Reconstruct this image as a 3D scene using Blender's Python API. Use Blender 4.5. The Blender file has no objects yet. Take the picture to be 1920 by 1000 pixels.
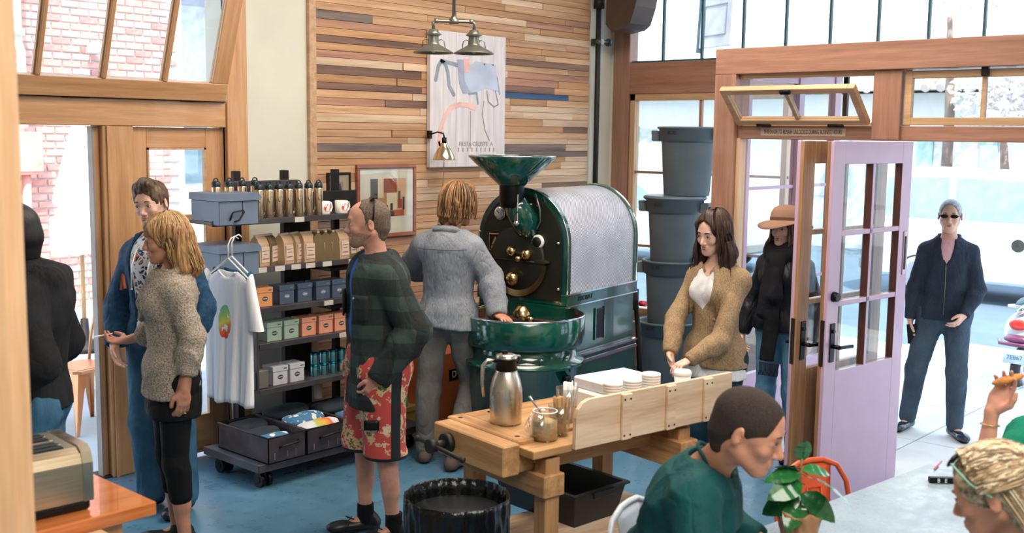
import bpy, bmesh, math, random
import numpy as np
from math import sin, cos, pi, radians, sqrt, atan2
from mathutils import Vector, Matrix, Euler, noise as mnoise
random.seed(7); np.random.seed(7)
S = bpy.context.scene
COL = S.collection

# ------------------------------------------------------------------ camera
CAM_H = 2.1
_A, _T, _R, _F = radians(42.0), radians(6.87), 0.013, 2045.0
_f = Vector((cos(_A)*cos(_T), sin(_A)*cos(_T), -sin(_T)))
_r0 = Vector((sin(_A), -cos(_A), 0)); _u0 = _r0.cross(_f)
_r = _r0*cos(_R) + _u0*sin(_R); _u = _u0*cos(_R) - _r0*sin(_R)
cd = bpy.data.cameras.new('camera'); cam = bpy.data.objects.new('camera', cd); COL.objects.link(cam)
cd.sensor_width = 36.0; cd.lens = 36.0*_F/1920.0; cd.clip_start = 0.05; cd.clip_end = 300
cam.matrix_world = Matrix(((_r.x, _u.x, -_f.x, 0), (_r.y, _u.y, -_f.y, 0), (_r.z, _u.z, -_f.z, CAM_H), (0, 0, 0, 1)))
cd.dof.use_dof = True; cd.dof.focus_distance = 6.6; cd.dof.aperture_fstop = 3.5
S.camera = cam

# ------------------------------------------------------------------ world, sun, lights, exposure
W = bpy.data.worlds.new('sky'); S.world = W; W.use_nodes = True
wn = W.node_tree.nodes; wn.clear()
bg = wn.new('ShaderNodeBackground'); wo = wn.new('ShaderNodeOutputWorld')
tc = wn.new('ShaderNodeTexCoord'); sep = wn.new('ShaderNodeSeparateXYZ'); rmp = wn.new('ShaderNodeValToRGB')
W.node_tree.links.new(tc.outputs['Generated'], sep.inputs[0]); W.node_tree.links.new(sep.outputs['Z'], rmp.inputs[0])
rmp.color_ramp.elements[0].position = 0.0; rmp.color_ramp.elements[0].color = (0.88, 0.94, 1.0, 1)
rmp.color_ramp.elements[1].position = 0.7; rmp.color_ramp.elements[1].color = (0.55, 0.76, 1.0, 1)
W.node_tree.links.new(rmp.outputs[0], bg.inputs[0]); bg.inputs[1].default_value = 2.6
W.node_tree.links.new(bg.outputs[0], wo.inputs[0])

def add_light(kind, name, loc, rot, energy, color, **kw):
    l = bpy.data.lights.new(name, kind); l.energy = energy; l.color = color
    for k, v in kw.items(): setattr(l, k, v)
    o = bpy.data.objects.new(name, l); COL.objects.link(o); o.location = loc; o.rotation_euler = rot
    return o
_sd = Vector((0.36, 0.40, -0.84)).normalized()      # high sun from behind the cafe, lighting the patio wall and the far side of the street
add_light('SUN', 'sun', (-10, -10, 20), _sd.to_track_quat('-Z', 'Y').to_euler(), 5.5, (1.0, 0.95, 0.86), angle=radians(0.6))
add_light('AREA', 'added_fill_light', (1.6, -0.4, 4.25), (0, 0, 0), 200, (1.0, 0.94, 0.86), shape='RECTANGLE', size=3.0, size_y=2.5)  # added fill near the camera to lift the interior; no actual fixture
add_light('AREA', 'added_fill_light', (4.6, 3.4, 4.25), (0, 0, 0), 150, (1.0, 0.88, 0.74), shape='RECTANGLE', size=2.6, size_y=2.0)  # second added fill, warmer, over the middle of the room; no fixture there
S.view_settings.view_transform = 'Standard'; S.view_settings.look = 'None'
S.view_settings.exposure = 0.38; S.view_settings.gamma = 1.0; S.view_settings.use_curve_mapping = False
try:
    S.cycles.max_bounces = 8; S.cycles.use_denoising = True; S.cycles.sample_clamp_indirect = 8.0
    S.cycles.caustics_reflective = False; S.cycles.caustics_refractive = False; S.cycles.transparent_max_bounces = 16
except Exception: pass

# ------------------------------------------------------------------ pixel helpers (reference frame 1920x1000)
def _ray(x, y): return _r*((x-960)/_F) + _u*((500-y)/_F) + _f
_C = Vector((0, 0, CAM_H))
def onz(x, y, z=0.0):
    d = _ray(x, y); return _C + d*((z-CAM_H)/d.z)
def onx(x, y, X):
    d = _ray(x, y); return _C + d*(X/d.x)
def ony(x, y, Y):
    d = _ray(x, y); return _C + d*(Y/d.y)
def atd(x, y, Z): return _C + _ray(x, y)*Z

# ------------------------------------------------------------------ materials
def lin(c):
    if isinstance(c, str): c = tuple(int(c[i:i+2], 16) for i in (0, 2, 4))
    out = []
    for v in c[:3]:
        v = v/255.0
        out.append(v/12.92 if v <= 0.04045 else ((v+0.055)/1.055)**2.4)
    return (out[0], out[1], out[2], 1.0)

class NT:
    def __init__(s, name):
        s.m = bpy.data.materials.new(name); s.m.use_nodes = True
        s.n = s.m.node_tree.nodes; s.l = s.m.node_tree.links
        s.b = s.n['Principled BSDF']; s.out = s.n['Material Output']
    def node(s, t, **kw):
        nd = s.n.new(t)
        for k, v in kw.items():
            if k.startswith('i_'):
                key = k[2:]; key = int(key) if key.isdigit() else key.replace('_', ' ')
                nd.inputs[key].default_value = v
            else: setattr(nd, k, v)
        return nd
    def link(s, a, b): s.l.new(a, b)
    def coord(s, kind='Object', scale=(1, 1, 1), rot=(0, 0, 0), loc=(0, 0, 0)):
        t = s.node('ShaderNodeTexCoord'); mp = s.node('ShaderNodeMapping')
        mp.inputs['Scale'].default_value = scale; mp.inputs['Rotation'].default_value = rot; mp.inputs['Location'].default_value = loc
        s.link(t.outputs[kind], mp.inputs[0]); return mp.outputs[0]
    def noise(s, vec, scale=5, detail=3, rough=0.5):
        t = s.node('ShaderNodeTexNoise'); t.inputs['Scale'].default_value = scale; t.inputs['Detail'].default_value = detail
        t.inputs['Roughness'].default_value = rough
        if vec is not None: s.link(vec, t.inputs['Vector'])
        return t.outputs['Fac']
    def ramp(s, fac, stops, interp='LINEAR'):
        r = s.node('ShaderNodeValToRGB'); e = r.color_ramp.elements; r.color_ramp.interpolation = interp
        while len(e) < len(stops): e.new(0.5)
        for el, (p, c) in zip(e, stops): el.position = p; el.color = c if isinstance(c, tuple) and len(c) == 4 else lin(c)
        s.link(fac, r.inputs[0]); return r.outputs[0]
    def mix(s, fac, a, b, mode='MIX'):
        mx = s.node('ShaderNodeMix', data_type='RGBA', blend_type=mode)
        for inp, v in ((mx.inputs[0], fac), (mx.inputs[6], a), (mx.inputs[7], b)):
            if hasattr(v, 'is_linked'): s.link(v, inp)
            else: inp.default_value = v
        return mx.outputs[2]
    def math(s, op, a, b=None, c=None):
        nd = s.node('ShaderNodeMath', operation=op)
        for i, v in enumerate((a, b, c)):
            if v is None: continue
            if hasattr(v, 'is_linked'): s.link(v, nd.inputs[i])
            else: nd.inputs[i].default_value = v
        return nd.outputs[0]
    def bump(s, h, strength=0.3, dist=0.01):
        b = s.node('ShaderNodeBump'); b.inputs['Strength'].default_value = strength; b.inputs['Distance'].default_value = dist
        s.link(h, b.inputs['Height']); s.link(b.outputs[0], s.b.inputs['Normal'])
    def set(s, **kw):
        names = dict(color='Base Color', rough='Roughness', metal='Metallic', trans='Transmission Weight', ior='IOR', alpha='Alpha',
                     coat='Coat Weight', sheen='Sheen Weight', sss='Subsurface Weight', spec='Specular IOR Level', emit='Emission Color', emits='Emission Strength')
        for k, v in kw.items():
            i = s.b.inputs[names[k]]
            if hasattr(v, 'is_linked'): s.link(v, i)
            else: i.default_value = v
        return s

_mc = {}
def mat(name, c, rough=0.6, metal=0.0, var=0.08, vs=6.0, bump=0.0, bs=60.0, coat=0.0, sheen=0.0, stretch=(1, 1, 1), emit=0.0, spec=0.5, sss=0.0):
    """painted / plastic / cloth surface: colour with a little cloudy variation and optional fine relief"""
    if name in _mc: return _mc[name]
    t = NT(name); col = lin(c)
    v = t.coord(scale=stretch)
    if var > 0:
        n = t.noise(v, vs, 4)
        lo = tuple(max(0, x*(1-var*2)) for x in col[:3])+(1,); hi = tuple(min(1, x*(1+var*2)) for x in col[:3])+(1,)
        t.set(color=t.ramp(n, [(0.3, lo), (0.7, hi)]))
    else: t.set(color=col)
    t.set(rough=rough, metal=metal, coat=coat, sheen=sheen, spec=spec)
    if sss: t.set(sss=sss); t.b.inputs['Subsurface Radius'].default_value = (0.02, 0.008, 0.004)
    if emit: t.set(emit=col, emits=emit)
    if bump: t.bump(t.noise(v, bs, 3), bump, 0.004)
    _mc[name] = t.m; return t.m

def wood(name, c1, c2, axis=0, scale=1.0, rough=0.5, coat=0.0, knots=False, grain=14.0, rnd=0.0):
    if name in _mc: return _mc[name]
    t = NT(name)
    sc = [grain*scale]*3; sc[axis] = 0.9*scale
    v = t.coord(scale=tuple(sc))
    if rnd > 0:
        oi = t.node('ShaderNodeObjectInfo'); add = t.node('ShaderNodeVectorMath', operation='ADD')
        cb = t.node('ShaderNodeCombineXYZ'); mm = t.math('MULTIPLY', oi.outputs['Random'], 37.0)
        for i in range(3): t.link(mm, cb.inputs[i])
        t.link(v, add.inputs[0]); t.link(cb.outputs[0], add.inputs[1]); v = add.outputs[0]
    n = t.noise(v, 1.3, 6, 0.62)
    n2 = t.noise(v, 7.0, 3, 0.6)
    f = t.math('ADD', t.math('MULTIPLY', n, 0.75), t.math('MULTIPLY', n2, 0.25))
    col = t.ramp(f, [(0.34, c1), (0.62, c2)])
    if rnd > 0:
        hs = t.node('ShaderNodeHueSaturation'); t.link(col, hs.inputs['Color'])
        t.link(t.math('ADD', t.math('MULTIPLY', oi.outputs['Random'], rnd), 1.0-rnd*0.5), hs.inputs['Value']); col = hs.outputs[0]
    t.set(color=col, rough=rough, coat=coat)
    t.bump(f, 0.25, 0.003)
    _mc[name] = t.m; return t.m

def metal(name, c, rough=0.3, scratch=0.1):
    if name in _mc: return _mc[name]
    t = NT(name); n = t.noise(t.coord(scale=(1, 1, 1)), 18, 4)
    t.set(color=lin(c), metal=1.0, rough=t.ramp(n, [(0.3, (rough*(1-scratch),)*3+(1,)), (0.7, (min(1, rough*(1+scratch*3)),)*3+(1,))]))
    _mc[name] = t.m; return t.m

def glass(name, tint=(1, 1, 1), alpha=0.12, rough=0.02):
    """thin window pane: mostly clear, with a fresnel reflection"""
    if name in _mc: return _mc[name]
    t = NT(name); t.n.remove(t.b)
    tr = t.node('ShaderNodeBsdfTransparent'); tr.inputs[0].default_value = tuple(tint)+(1,)
    gl = t.node('ShaderNodeBsdfGlossy'); gl.inputs['Roughness'].default_value = rough
    lw = t.node('ShaderNodeLayerWeight'); lw.inputs[0].default_value = 0.5
    mx = t.node('ShaderNodeMixShader'); fac = t.math('ADD', t.math('MULTIPLY', t.math('POWER', lw.outputs['Facing'], 5.0), 0.45), 0.03+alpha*0.3)
    t.link(fac, mx.inputs[0]); t.link(tr.outputs[0], mx.inputs[1]); t.link(gl.outputs[0], mx.inputs[2])
    t.link(mx.outputs[0], t.out.inputs[0])
    _mc[name] = t.m; return t.m

# ------------------------------------------------------------------ mesh builder
class MB:
    def __init__(s): s.v = []; s.f = []; s.sm = []
    def add(s, vs, fs, smooth=False):
        o = len(s.v); s.v += [tuple(p) for p in vs]
        for f in fs: s.f.append(tuple(i+o for i in f)); s.sm.append(smooth)
        return s
    def bx(s, x0, x1, y0, y1, z0, z1, c=0.0):
        if x0 > x1: x0, x1 = x1, x0
        if y0 > y1: y0, y1 = y1, y0
        if z0 > z1: z0, z1 = z1, z0
        return s.obox(((x0+x1)/2, (y0+y1)/2, (z0+z1)/2), (x1-x0, y1-y0, z1-z0), None, c)
    def obox(s, c, size, M=None, ch=0.0):
        hx, hy, hz = [d/2 for d in size]; ch = min(ch, hx*0.45, hy*0.45, hz*0.45)
        if ch <= 0:
            vs = [(x, y, z) for x in (-hx, hx) for y in (-hy, hy) for z in (-hz, hz)]
            fs = [(0, 1, 3, 2), (4, 6, 7, 5), (0, 4, 5, 1), (2, 3, 7, 6), (0, 2, 6, 4), (1, 5, 7, 3)]
        else:
            vs = []; idx = {}
            for a in range(3):
                for sx in (-1, 1):
                    for sy in (-1, 1):
                        for sz in (-1, 1):
                            p = [sx*(hx-ch), sy*(hy-ch), sz*(hz-ch)]; p[a] = (sx*hx, sy*hy, sz*hz)[a]
                            idx[(a, sx, sy, sz)] = len(vs); vs.append(tuple(p))
            fs = []
            for a in range(3):
                b, d = (a+1) % 3, (a+2) % 3
                for sg in (-1, 1):
                    q = []
                    for (u, w) in ((-1, -1), (1, -1), (1, 1), (-1, 1)):
                        k = [0, 0, 0]; k[a] = sg; k[b] = u; k[d] = w; q.append(idx[(a,)+tuple(k)])
                    fs.append(tuple(q if sg > 0 else q[::-1]))
            for a in range(3):          # edges along axis a
                b, d = (a+1) % 3, (a+2) % 3
                for u in (-1, 1):
                    for w in (-1, 1):
                        def K(face, t):
                            k = [0, 0, 0]; k[a] = t; k[b] = u; k[d] = w; return idx[(face,)+tuple(k)]
                        q = (K(b, -1), K(b, 1), K(d, 1), K(d, -1)); fs.append(q if u*w < 0 else q[::-1])
            for sx in (-1, 1):
                for sy in (-1, 1):
                    for sz in (-1, 1):
                        q = (idx[(0, sx, sy, sz)], idx[(1, sx, sy, sz)], idx[(2, sx, sy, sz)]); fs.append(q if sx*sy*sz > 0 else q[::-1])
        if M is not None: vs = [M @ Vector(p) for p in vs]
        return s.add([(p[0]+c[0], p[1]+c[1], p[2]+c[2]) for p in vs], fs)
    def bar(s, p, q, w, h, up=(0, 0, 1), ch=0.0):
        p = Vector(p); q = Vector(q); d = q-p; L = d.length; d.normalize(); up = Vector(up)
        if abs(d.dot(up)) > 0.98: up = Vector((1, 0, 0))
        sd = up.cross(d).normalized(); u = d.cross(sd)
        M = Matrix((d, sd, u)).transposed()
        return s.obox((p+q)/2, (L, w, h), M, ch)
    def tube(s, pts, r, n=8, cap=True, closed=False, smooth=True):
        pts = [Vector(p) for p in pts]; N = len(pts)
        rs = r if isinstance(r, (list, tuple)) else [r]*N
        t0 = (pts[1]-pts[0]).normalized(); ref = Vector((0, 0, 1)) if abs(t0.z) < 0.9 else Vector((1, 0, 0))
        sd = t0.cross(ref).normalized(); vs = []
        for i, p in enumerate(pts):
            if closed: t = (pts[(i+1) % N]-pts[i-1]).normalized()
            else: t = (pts[min(i+1, N-1)]-pts[max(i-1, 0)]).normalized()
            sd = (sd-t*sd.dot(t))
            sd = sd.normalized() if sd.length > 1e-6 else t.orthogonal().normalized()
            b = t.cross(sd)
            for k in range(n):
                a = 2*pi*k/n; vs.append(p+(sd*cos(a)+b*sin(a))*rs[i])
        fs = []
        for i in range(N if closed else N-1):
            j = (i+1) % N
            for k in range(n): fs.append((i*n+k, i*n+(k+1) % n, j*n+(k+1) % n, j*n+k))
        s.add(vs, fs, smooth)
        if cap and not closed:
            o = len(s.v)-len(vs)
            s.f.append(tuple(o+k for k in range(n))[::-1]); s.sm.append(False)
            s.f.append(tuple(o+(N-1)*n+k for k in range(n))); s.sm.append(False)
        return s
    def cyl(s, p, q, r, r2=None, n=16): return s.tube([p, q], [r, r if r2 is None else r2], n)
    def lathe(s, prof, n=24, c=(0, 0, 0), smooth=True, M=None):
        vs = []; fs = []
        for (r, z) in prof:
            for k in range(n):
                a = 2*pi*k/n; vs.append(Vector((r*cos(a), r*sin(a), z)))
        for i in range(len(prof)-1):
            for k in range(n): fs.append((i*n+k, i*n+(k+1) % n, (i+1)*n+(k+1) % n, (i+1)*n+k))
        if prof[0][0] > 1e-5: pass
        if M is not None: vs = [M @ v for v in vs]
        return s.add([(v[0]+c[0], v[1]+c[1], v[2]+c[2]) for v in vs], fs, smooth)
    def prism(s, poly, a, b, plane='xy', smooth=False):
        def P(u, w, t): return {'xy': (u, w, t), 'xz': (u, t, w), 'yz': (t, u, w)}[plane]
        n = len(poly); vs = [P(u, w, a) for u, w in poly]+[P(u, w, b) for u, w in poly]
        fs = [tuple(range(n))[::-1], tuple(range(n, 2*n))]+[(i, (i+1) % n, n+(i+1) % n, n+i) for i in range(n)]
        return s.add(vs, fs, smooth)
    def ell(s, c, r, n=14, m=9, M=None):
        if not isinstance(r, (tuple, list)): r = (r, r, r)
        vs = []; fs = []
        for i in range(m+1):
            th = pi*i/m
            for k in range(n):
                a = 2*pi*k/n; vs.append(Vector((r[0]*sin(th)*cos(a), r[1]*sin(th)*sin(a), r[2]*cos(th))))
        for i in range(m):
            for k in range(n): fs.append((i*n+k, (i+1)*n+k, (i+1)*n+(k+1) % n, i*n+(k+1) % n))
        if M is not None: vs = [M @ v for v in vs]
        return s.add([v+Vector(c) for v in vs], fs, True)
    def grid(s, fn, nu, nv, smooth=True):
        vs = [fn(i/nu, j/nv) for i in range(nu+1) for j in range(nv+1)]
        fs = [(i*(nv+1)+j, (i+1)*(nv+1)+j, (i+1)*(nv+1)+j+1, i*(nv+1)+j+1) for i in range(nu) for j in range(nv)]
        return s.add(vs, fs, smooth)
    def xf(s, M):
        s.v = [tuple(M @ Vector(p)) for p in s.v]; return s
    def mesh(s, name):
        me = bpy.data.meshes.new(name); me.from_pydata(s.v, [], s.f)
        me.polygons.foreach_set('use_smooth', s.sm)
        bm = bmesh.new(); bm.from_mesh(me); bmesh.ops.remove_doubles(bm, verts=bm.verts, dist=1e-5)
        bmesh.ops.recalc_face_normals(bm, faces=bm.faces); bm.to_mesh(me); bm.free()
        return me

def link(o, parent=None, kind=None):
    COL.objects.link(o)
    if parent is not None: o.parent = parent
    if kind: o['kind'] = kind
    return o
def obj(name, mb, m, parent=None, label=None, kind=None, thick=None, mods=None):
    me = mb if isinstance(mb, bpy.types.Mesh) else mb.mesh(name)
    for mm in (m if isinstance(m, (list, tuple)) else [m]):
        if me.materials.find(mm.name) < 0: me.materials.append(mm)
    o = bpy.data.objects.new(name, me); link(o, parent, kind)
    if label: o['label'] = label
    if thick:
        md = o.modifiers.new('thick', 'SOLIDIFY'); md.thickness = thick; md.offset = 0
    return o
def thing(name, label, cat, loc=(0, 0, 0), rz=0.0, group=None, rot=None):
    o = bpy.data.objects.new(name, None); o.empty_display_size = 0.1; COL.objects.link(o)
    o.location = loc; o.rotation_euler = rot if rot else (0, 0, rz)
    o['label'] = label; o['category'] = cat
    if group: o['group'] = group
    return o
def tag(o, label, cat, group=None):
    o['label'] = label; o['category'] = cat
    if group: o['group'] = group
    return o
def kids(o): return [c for c in bpy.data.objects if c.parent == o]
def dup(o, loc=None, rz=None, label=None, parent=None):
    c = o.copy(); COL.objects.link(c)
    if parent is not None: c.parent = parent
    if loc is not None: c.location = loc
    if rz is not None: c.rotation_euler = (0, 0, rz)
    if label: c['label'] = label
    for k in kids(o): dup(k, parent=c)
    return c
def struct(name, mb, m, parent=None, **kw): return obj(name, mb, m, parent, kind=None if parent else 'structure', **kw)
_tcache = {}
def text(name, body, size, m, loc, rot, parent=None, ext=0.001, align='CENTER', sx=1.0):
    """flat lettering, turned into a mesh"""
    key = (body, size, ext, align, m.name)
    if key not in _tcache:
        cu = bpy.data.curves.new(name, 'FONT'); cu.body = body; cu.size = size; cu.extrude = ext; cu.align_x = align; cu.align_y = 'CENTER'; cu.resolution_u = 3
        tmp = bpy.data.objects.new('tmp_text', cu); COL.objects.link(tmp)
        dg = bpy.context.evaluated_depsgraph_get(); dg.update()
        me = bpy.data.meshes.new_from_object(tmp.evaluated_get(dg)); me.name = name; me.materials.clear(); me.materials.append(m)
        bpy.data.objects.remove(tmp); bpy.data.curves.remove(cu); _tcache[key] = me
    o = bpy.data.objects.new(name, _tcache[key]); link(o, parent)
    o.location = loc; o.rotation_euler = rot; o.scale = (sx, 1, 1); return o
def disp(pts, amp, freq, seed=0):
    return amp*mnoise.noise(Vector(pts)*freq+Vector((seed, seed*1.7, seed*0.3)))
# ================================================================== SETTING
M_cream = mat('cream_plaster', (214, 212, 198), 0.85, var=0.03, vs=2, bump=0.15, bs=30)
M_honey = wood('honey_fir', (178, 126, 84), (210, 162, 116), axis=0, scale=1.0, rough=0.42, coat=0.2)
M_honeyz = wood('honey_fir_upright', (178, 126, 84), (210, 162, 116), axis=2, scale=1.0, rough=0.42, coat=0.2)
M_red = wood('reddish_fir', (134, 94, 76), (168, 124, 104), axis=1, rough=0.45, coat=0.15)
M_redz = wood('reddish_fir_upright', (134, 94, 76), (168, 124, 104), axis=2, rough=0.45, coat=0.15)
M_tan = wood('tan_sash', (170, 132, 98), (204, 166, 128), axis=1, rough=0.45, coat=0.15)
M_glass = glass('window_glass', (0.97, 0.99, 0.99), 0.10)
M_black = mat('black_metal', (24, 24, 26), 0.4, metal=0.6, var=0.1)
M_dark = mat('dark_iron', (46, 42, 40), 0.55, metal=0.5, var=0.2)
M_lilac = mat('lilac_paint', (200, 166, 190), 0.32, var=0.02, bump=0.05, bs=80, coat=0.2)
M_brass = metal('brass', (196, 168, 112), 0.28)
M_white = mat('white_paint', (235, 235, 232), 0.5, var=0.02)

# floor : polished blue-grey concrete
t = NT('polished_concrete'); v = t.coord(scale=(1, 1, 1))
n1 = t.noise(v, 0.9, 6, 0.6); n2 = t.noise(v, 9, 5, 0.7)
f = t.math('ADD', t.math('MULTIPLY', n1, 0.7), t.math('MULTIPLY', n2, 0.3))
t.set(color=t.ramp(f, [(0.3, (58, 98, 126)), (0.5, (78, 122, 150)), (0.72, (104, 148, 172))]), rough=t.ramp(n2, [(0.3, (0.22,)*3+(1,)), (0.7, (0.42,)*3+(1,))]), spec=0.6)
t.bump(n2, 0.06, 0.003); M_floor = t.m
struct('floor', MB().bx(-3.2, 6.5, -2.6, 6.1, -0.1, 0).bx(6.5, 8.1, 3.97, 6.1, -0.1, 0), M_floor)
struct('ceiling', MB().bx(-3.2, 8.3, -2.6, 6.3, 4.3, 4.45), mat('ceiling_white', (205, 200, 190), 0.9))
struct('wall_rear', MB().bx(-3.3, -3.2, -2.6, 6.3, 0, 4.3), M_cream)
struct('wall_right', MB().bx(-3.2, 6.5, -2.7, -2.6, 0, 4.3), M_cream)
# back wall (y = 6.1): left of the patio doors, over the hopper window, right of the doors
YB = 6.1
struct('wall_back', MB().bx(-3.2, 1.9, YB, YB+0.2, 0, 4.3).bx(1.9, 4.0, YB, YB+0.2, 3.35, 4.3).bx(4.0, 8.3, YB, YB+0.2, 0, 4.3), M_cream)

# --- patio door wall
struct('trim_1', MB().bx(4.0, 4.155, YB-0.035, YB+0.02, 0, 3.5, 0.004), M_honeyz)                 # casing right of the door
struct('trim_2', MB().bx(1.9, 4.0, YB-0.02, YB+0.14, 2.125, 2.285, 0.004), M_honey)              # head beam
struct('trim_3', MB().bx(3.165, 3.36, YB-0.015, YB+0.14, 0, 2.125, 0.004).bx(3.185, 3.20, YB-0.03, YB, 0, 2.125), M_honeyz)
struct('trim_4', MB().bx(1.9, 2.0, YB-0.03, YB+0.14, 0, 3.35, 0.004), M_honeyz)
# sliding leaf edge seen end on at the opening
d1 = bpy.data.objects.new('door_1', None); link(d1, kind='structure')
obj('stile', MB().bx(3.128, 3.164, YB+0.03, YB+0.075, 0.01, 2.12, 0.004), M_honeyz, d1)
obj('edge_strip', MB().bx(3.116, 3.128, YB+0.02, YB+0.08, 0.01, 2.12, 0.002), mat('grey_weather_strip', (150, 140, 132), 0.6), d1)
obj('threshold', MB().bx(2.0, 3.17, YB, YB+0.15, -0.01, 0.012, 0.003), M_dark, d1)
# closed leaf with two panes
d2 = bpy.data.objects.new('door_2', None); link(d2, kind='structure')
y0, y1 = YB+0.02, YB+0.065
for a, b in ((3.36, 3.462), (3.87, 4.0)): obj('stile', MB().bx(a, b, y0, y1, 0.01, 2.12, 0.003), M_honeyz, d2)
for a, b, w in ((1.995, 2.12, M_honey), (0.02, 0.27, M_honey)): obj('rail', MB().bx(3.462, 3.87, y0, y1, a, b, 0.003), w, d2)
obj('glazing_bar', MB().bx(3.462, 3.87, y0+0.005, y1-0.005, 1.535, 1.575, 0.003), M_honey, d2)
for a, b in ((0.27, 1.535), (1.575, 1.995)): obj('pane', MB().bx(3.462, 3.87, y0+0.018, y0+0.024, a, b), M_glass, d2)
bead = MB()
for (x0, x1, z0, z1) in ((3.462, 3.474, 0.27, 1.995), (3.858, 3.87, 0.27, 1.995)): bead.bx(x0, x1, y0-0.006, y0+0.012, z0, z1)
bead.bx(3.462, 3.87, y0-0.006, y0+0.012, 1.983, 1.995); obj('bead', bead, M_tan, d2)
# hopper window tilted inwards above the doors
hw = bpy.data.objects.new('window_1', None); link(hw, kind='structure'); hw.location = (0, 6.08, 2.30)
hw.rotation_euler = (radians(19), 0, 0)
HH = 0.92
obj('rail', MB().bx(2.0, 3.97, -0.045, 0.0, 0, 0.115, 0.004), M_honey, hw); obj('rail', MB().bx(2.0, 3.97, -0.045, 0.0, HH-0.11, HH, 0.004), M_honey, hw)
for a, b in ((2.0, 2.1), (3.855, 3.97)): obj('stile', MB().bx(a, b, -0.045, 0.0, 0.115, HH-0.11, 0.004), M_honeyz, hw)
for x in (2.36, 2.755, 3.14, 3.53): obj('glazing_bar', MB().bx(x-0.014, x+0.014, -0.05, -0.01, 0.115, HH-0.11, 0.004).bx(x-0.022, x-0.014, -0.03, -0.01, 0.115, HH-0.11), M_honeyz, hw)
xs = [2.1, 2.36, 2.755, 3.14, 3.53, 3.855]
for a, b in zip(xs[:-1], xs[1:]): obj('pane', MB().bx(a, b, -0.024, -0.019, 0.115, HH-0.11), M_glass, hw)
hg = struct('trim_5', MB().bx(2.0, 3.99, 6.068, 6.085, 2.283, 2.297), M_black)
for x in (3.0, 3.75): struct('hinge', MB().cyl((x-0.08, 6.062, 2.29), (x+0.08, 6.062, 2.29), 0.011, n=8), M_black, hg)
obj('stay_arm', MB().bar((3.985, 6.10, 2.95), (3.985, 5.86, 2.98), 0.012, 0.02).bar((3.985, 6.1, 2.75), (3.985, 5.86, 2.98), 0.01, 0.012), M_black, hg)

# --- plank wall : reclaimed boards, each its own part
pw = bpy.data.objects.new('wall_back_cladding', None); link(pw, kind='structure'); pw['label'] = 'wall clad in reclaimed wooden strips of mixed tones'
plank_mats = []
for nm, a, b, wgt in (('board_pine', (170, 126, 90), (212, 170, 132), 34), ('board_honey', (158, 112, 76), (204, 156, 112), 22), ('board_pale', (184, 150, 120), (224, 194, 164), 18),
                      ('board_pink', (150, 104, 84), (196, 148, 120), 11), ('board_brown', (92, 68, 58), (142, 108, 90), 6), ('board_grey', (88, 76, 74), (138, 118, 108), 3),):
    m_ = wood(nm, a, b, axis=0, scale=1.0, rough=0.7, grain=22, rnd=0.30)
    plank_mats += [m_]*wgt
M_bblue = wood('board_blue', (34, 60, 96), (62, 92, 130), axis=0, rough=0.6, grain=22)
PX0, PX1 = 4.715, 7.74
zc = 0.02; meshes = {}
rr = random.Random(11)
row = 0; nplank = 0
special = {2.44: (6.35, 7.45, M_bblue), 1.925: (6.25, 7.74, plank_mats[-1]), 2.70: (6.2, 7.74, plank_mats[-6]), 2.735: (4.715, 6.0, plank_mats[-6]), 2.52: (4.715, 5.7, plank_mats[-8])}
while zc < 3.75:
    h = rr.choice((0.048, 0.052, 0.056, 0.06)); x = PX0
    sp = [s for z_, s in special.items() if zc <= z_ < zc+h]
    cuts = [PX0]
    while cuts[-1] < PX1:
        cuts.append(min(PX1, cuts[-1]+rr.uniform(0.45, 1.5)))
        if PX1-cuts[-1] < 0.2: cuts[-1] = PX1
    if sp:
        a, b, _m = sp[0]; cuts = sorted(set([c for c in cuts if c < a-0.15 or c > b+0.15]+[a, b, PX0, PX1]))
    for a, b in zip(cuts[:-1], cuts[1:]):
        m_ = rr.choice(plank_mats)
        if sp and abs(a-sp[0][0]) < 1e-6: m_ = sp[0][2]
        th = rr.uniform(0.016, 0.026)
        L = round((b-a), 2); key = (L, h, round(th, 3), m_.name)
        if key not in meshes: meshes[key] = MB().bx(0.0012, L-0.0012, -round(th, 3), 0, 0.0012, h-0.0012, 0.0015).mesh('plank')
        o = obj('plank', meshes[key], m_, pw); o.location = (a, YB-0.004, zc); nplank += 1
    zc += h; row += 1
print('planks', nplank)
struct('trim_6', MB().bx(4.655, 4.715, YB-0.035, YB, 0, 4.3, 0.003), M_tan)                        # edge board
# black iron pipe with a clamp at the right end of the boards
pp = thing('iron_pipe', 'black iron pipe running up the right edge of the wooden wall', 'pipe', (7.80, 6.03, 0))
obj('pipe_run', MB().cyl((0, 0, 0.0), (0, 0, 4.3), 0.024, n=14), M_dark, pp)
for z in (2.93, 1.2): obj('pipe_clamp', MB().cyl((-0.05, -0.03, z), (0.10, -0.03, z), 0.02, n=10).bx(-0.02, 0.02, -0.05, 0.07, z-0.03, z+0.03, 0.004).cyl((0.10, -0.03, z), (0.12, -0.03, z), 0.035, n=12), metal('galvanised', (120, 130, 128), 0.35), pp)
obj('coupling', MB().cyl((0, 0, 3.22), (0, 0, 3.32), 0.05, n=14), M_dark, pp)

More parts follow.
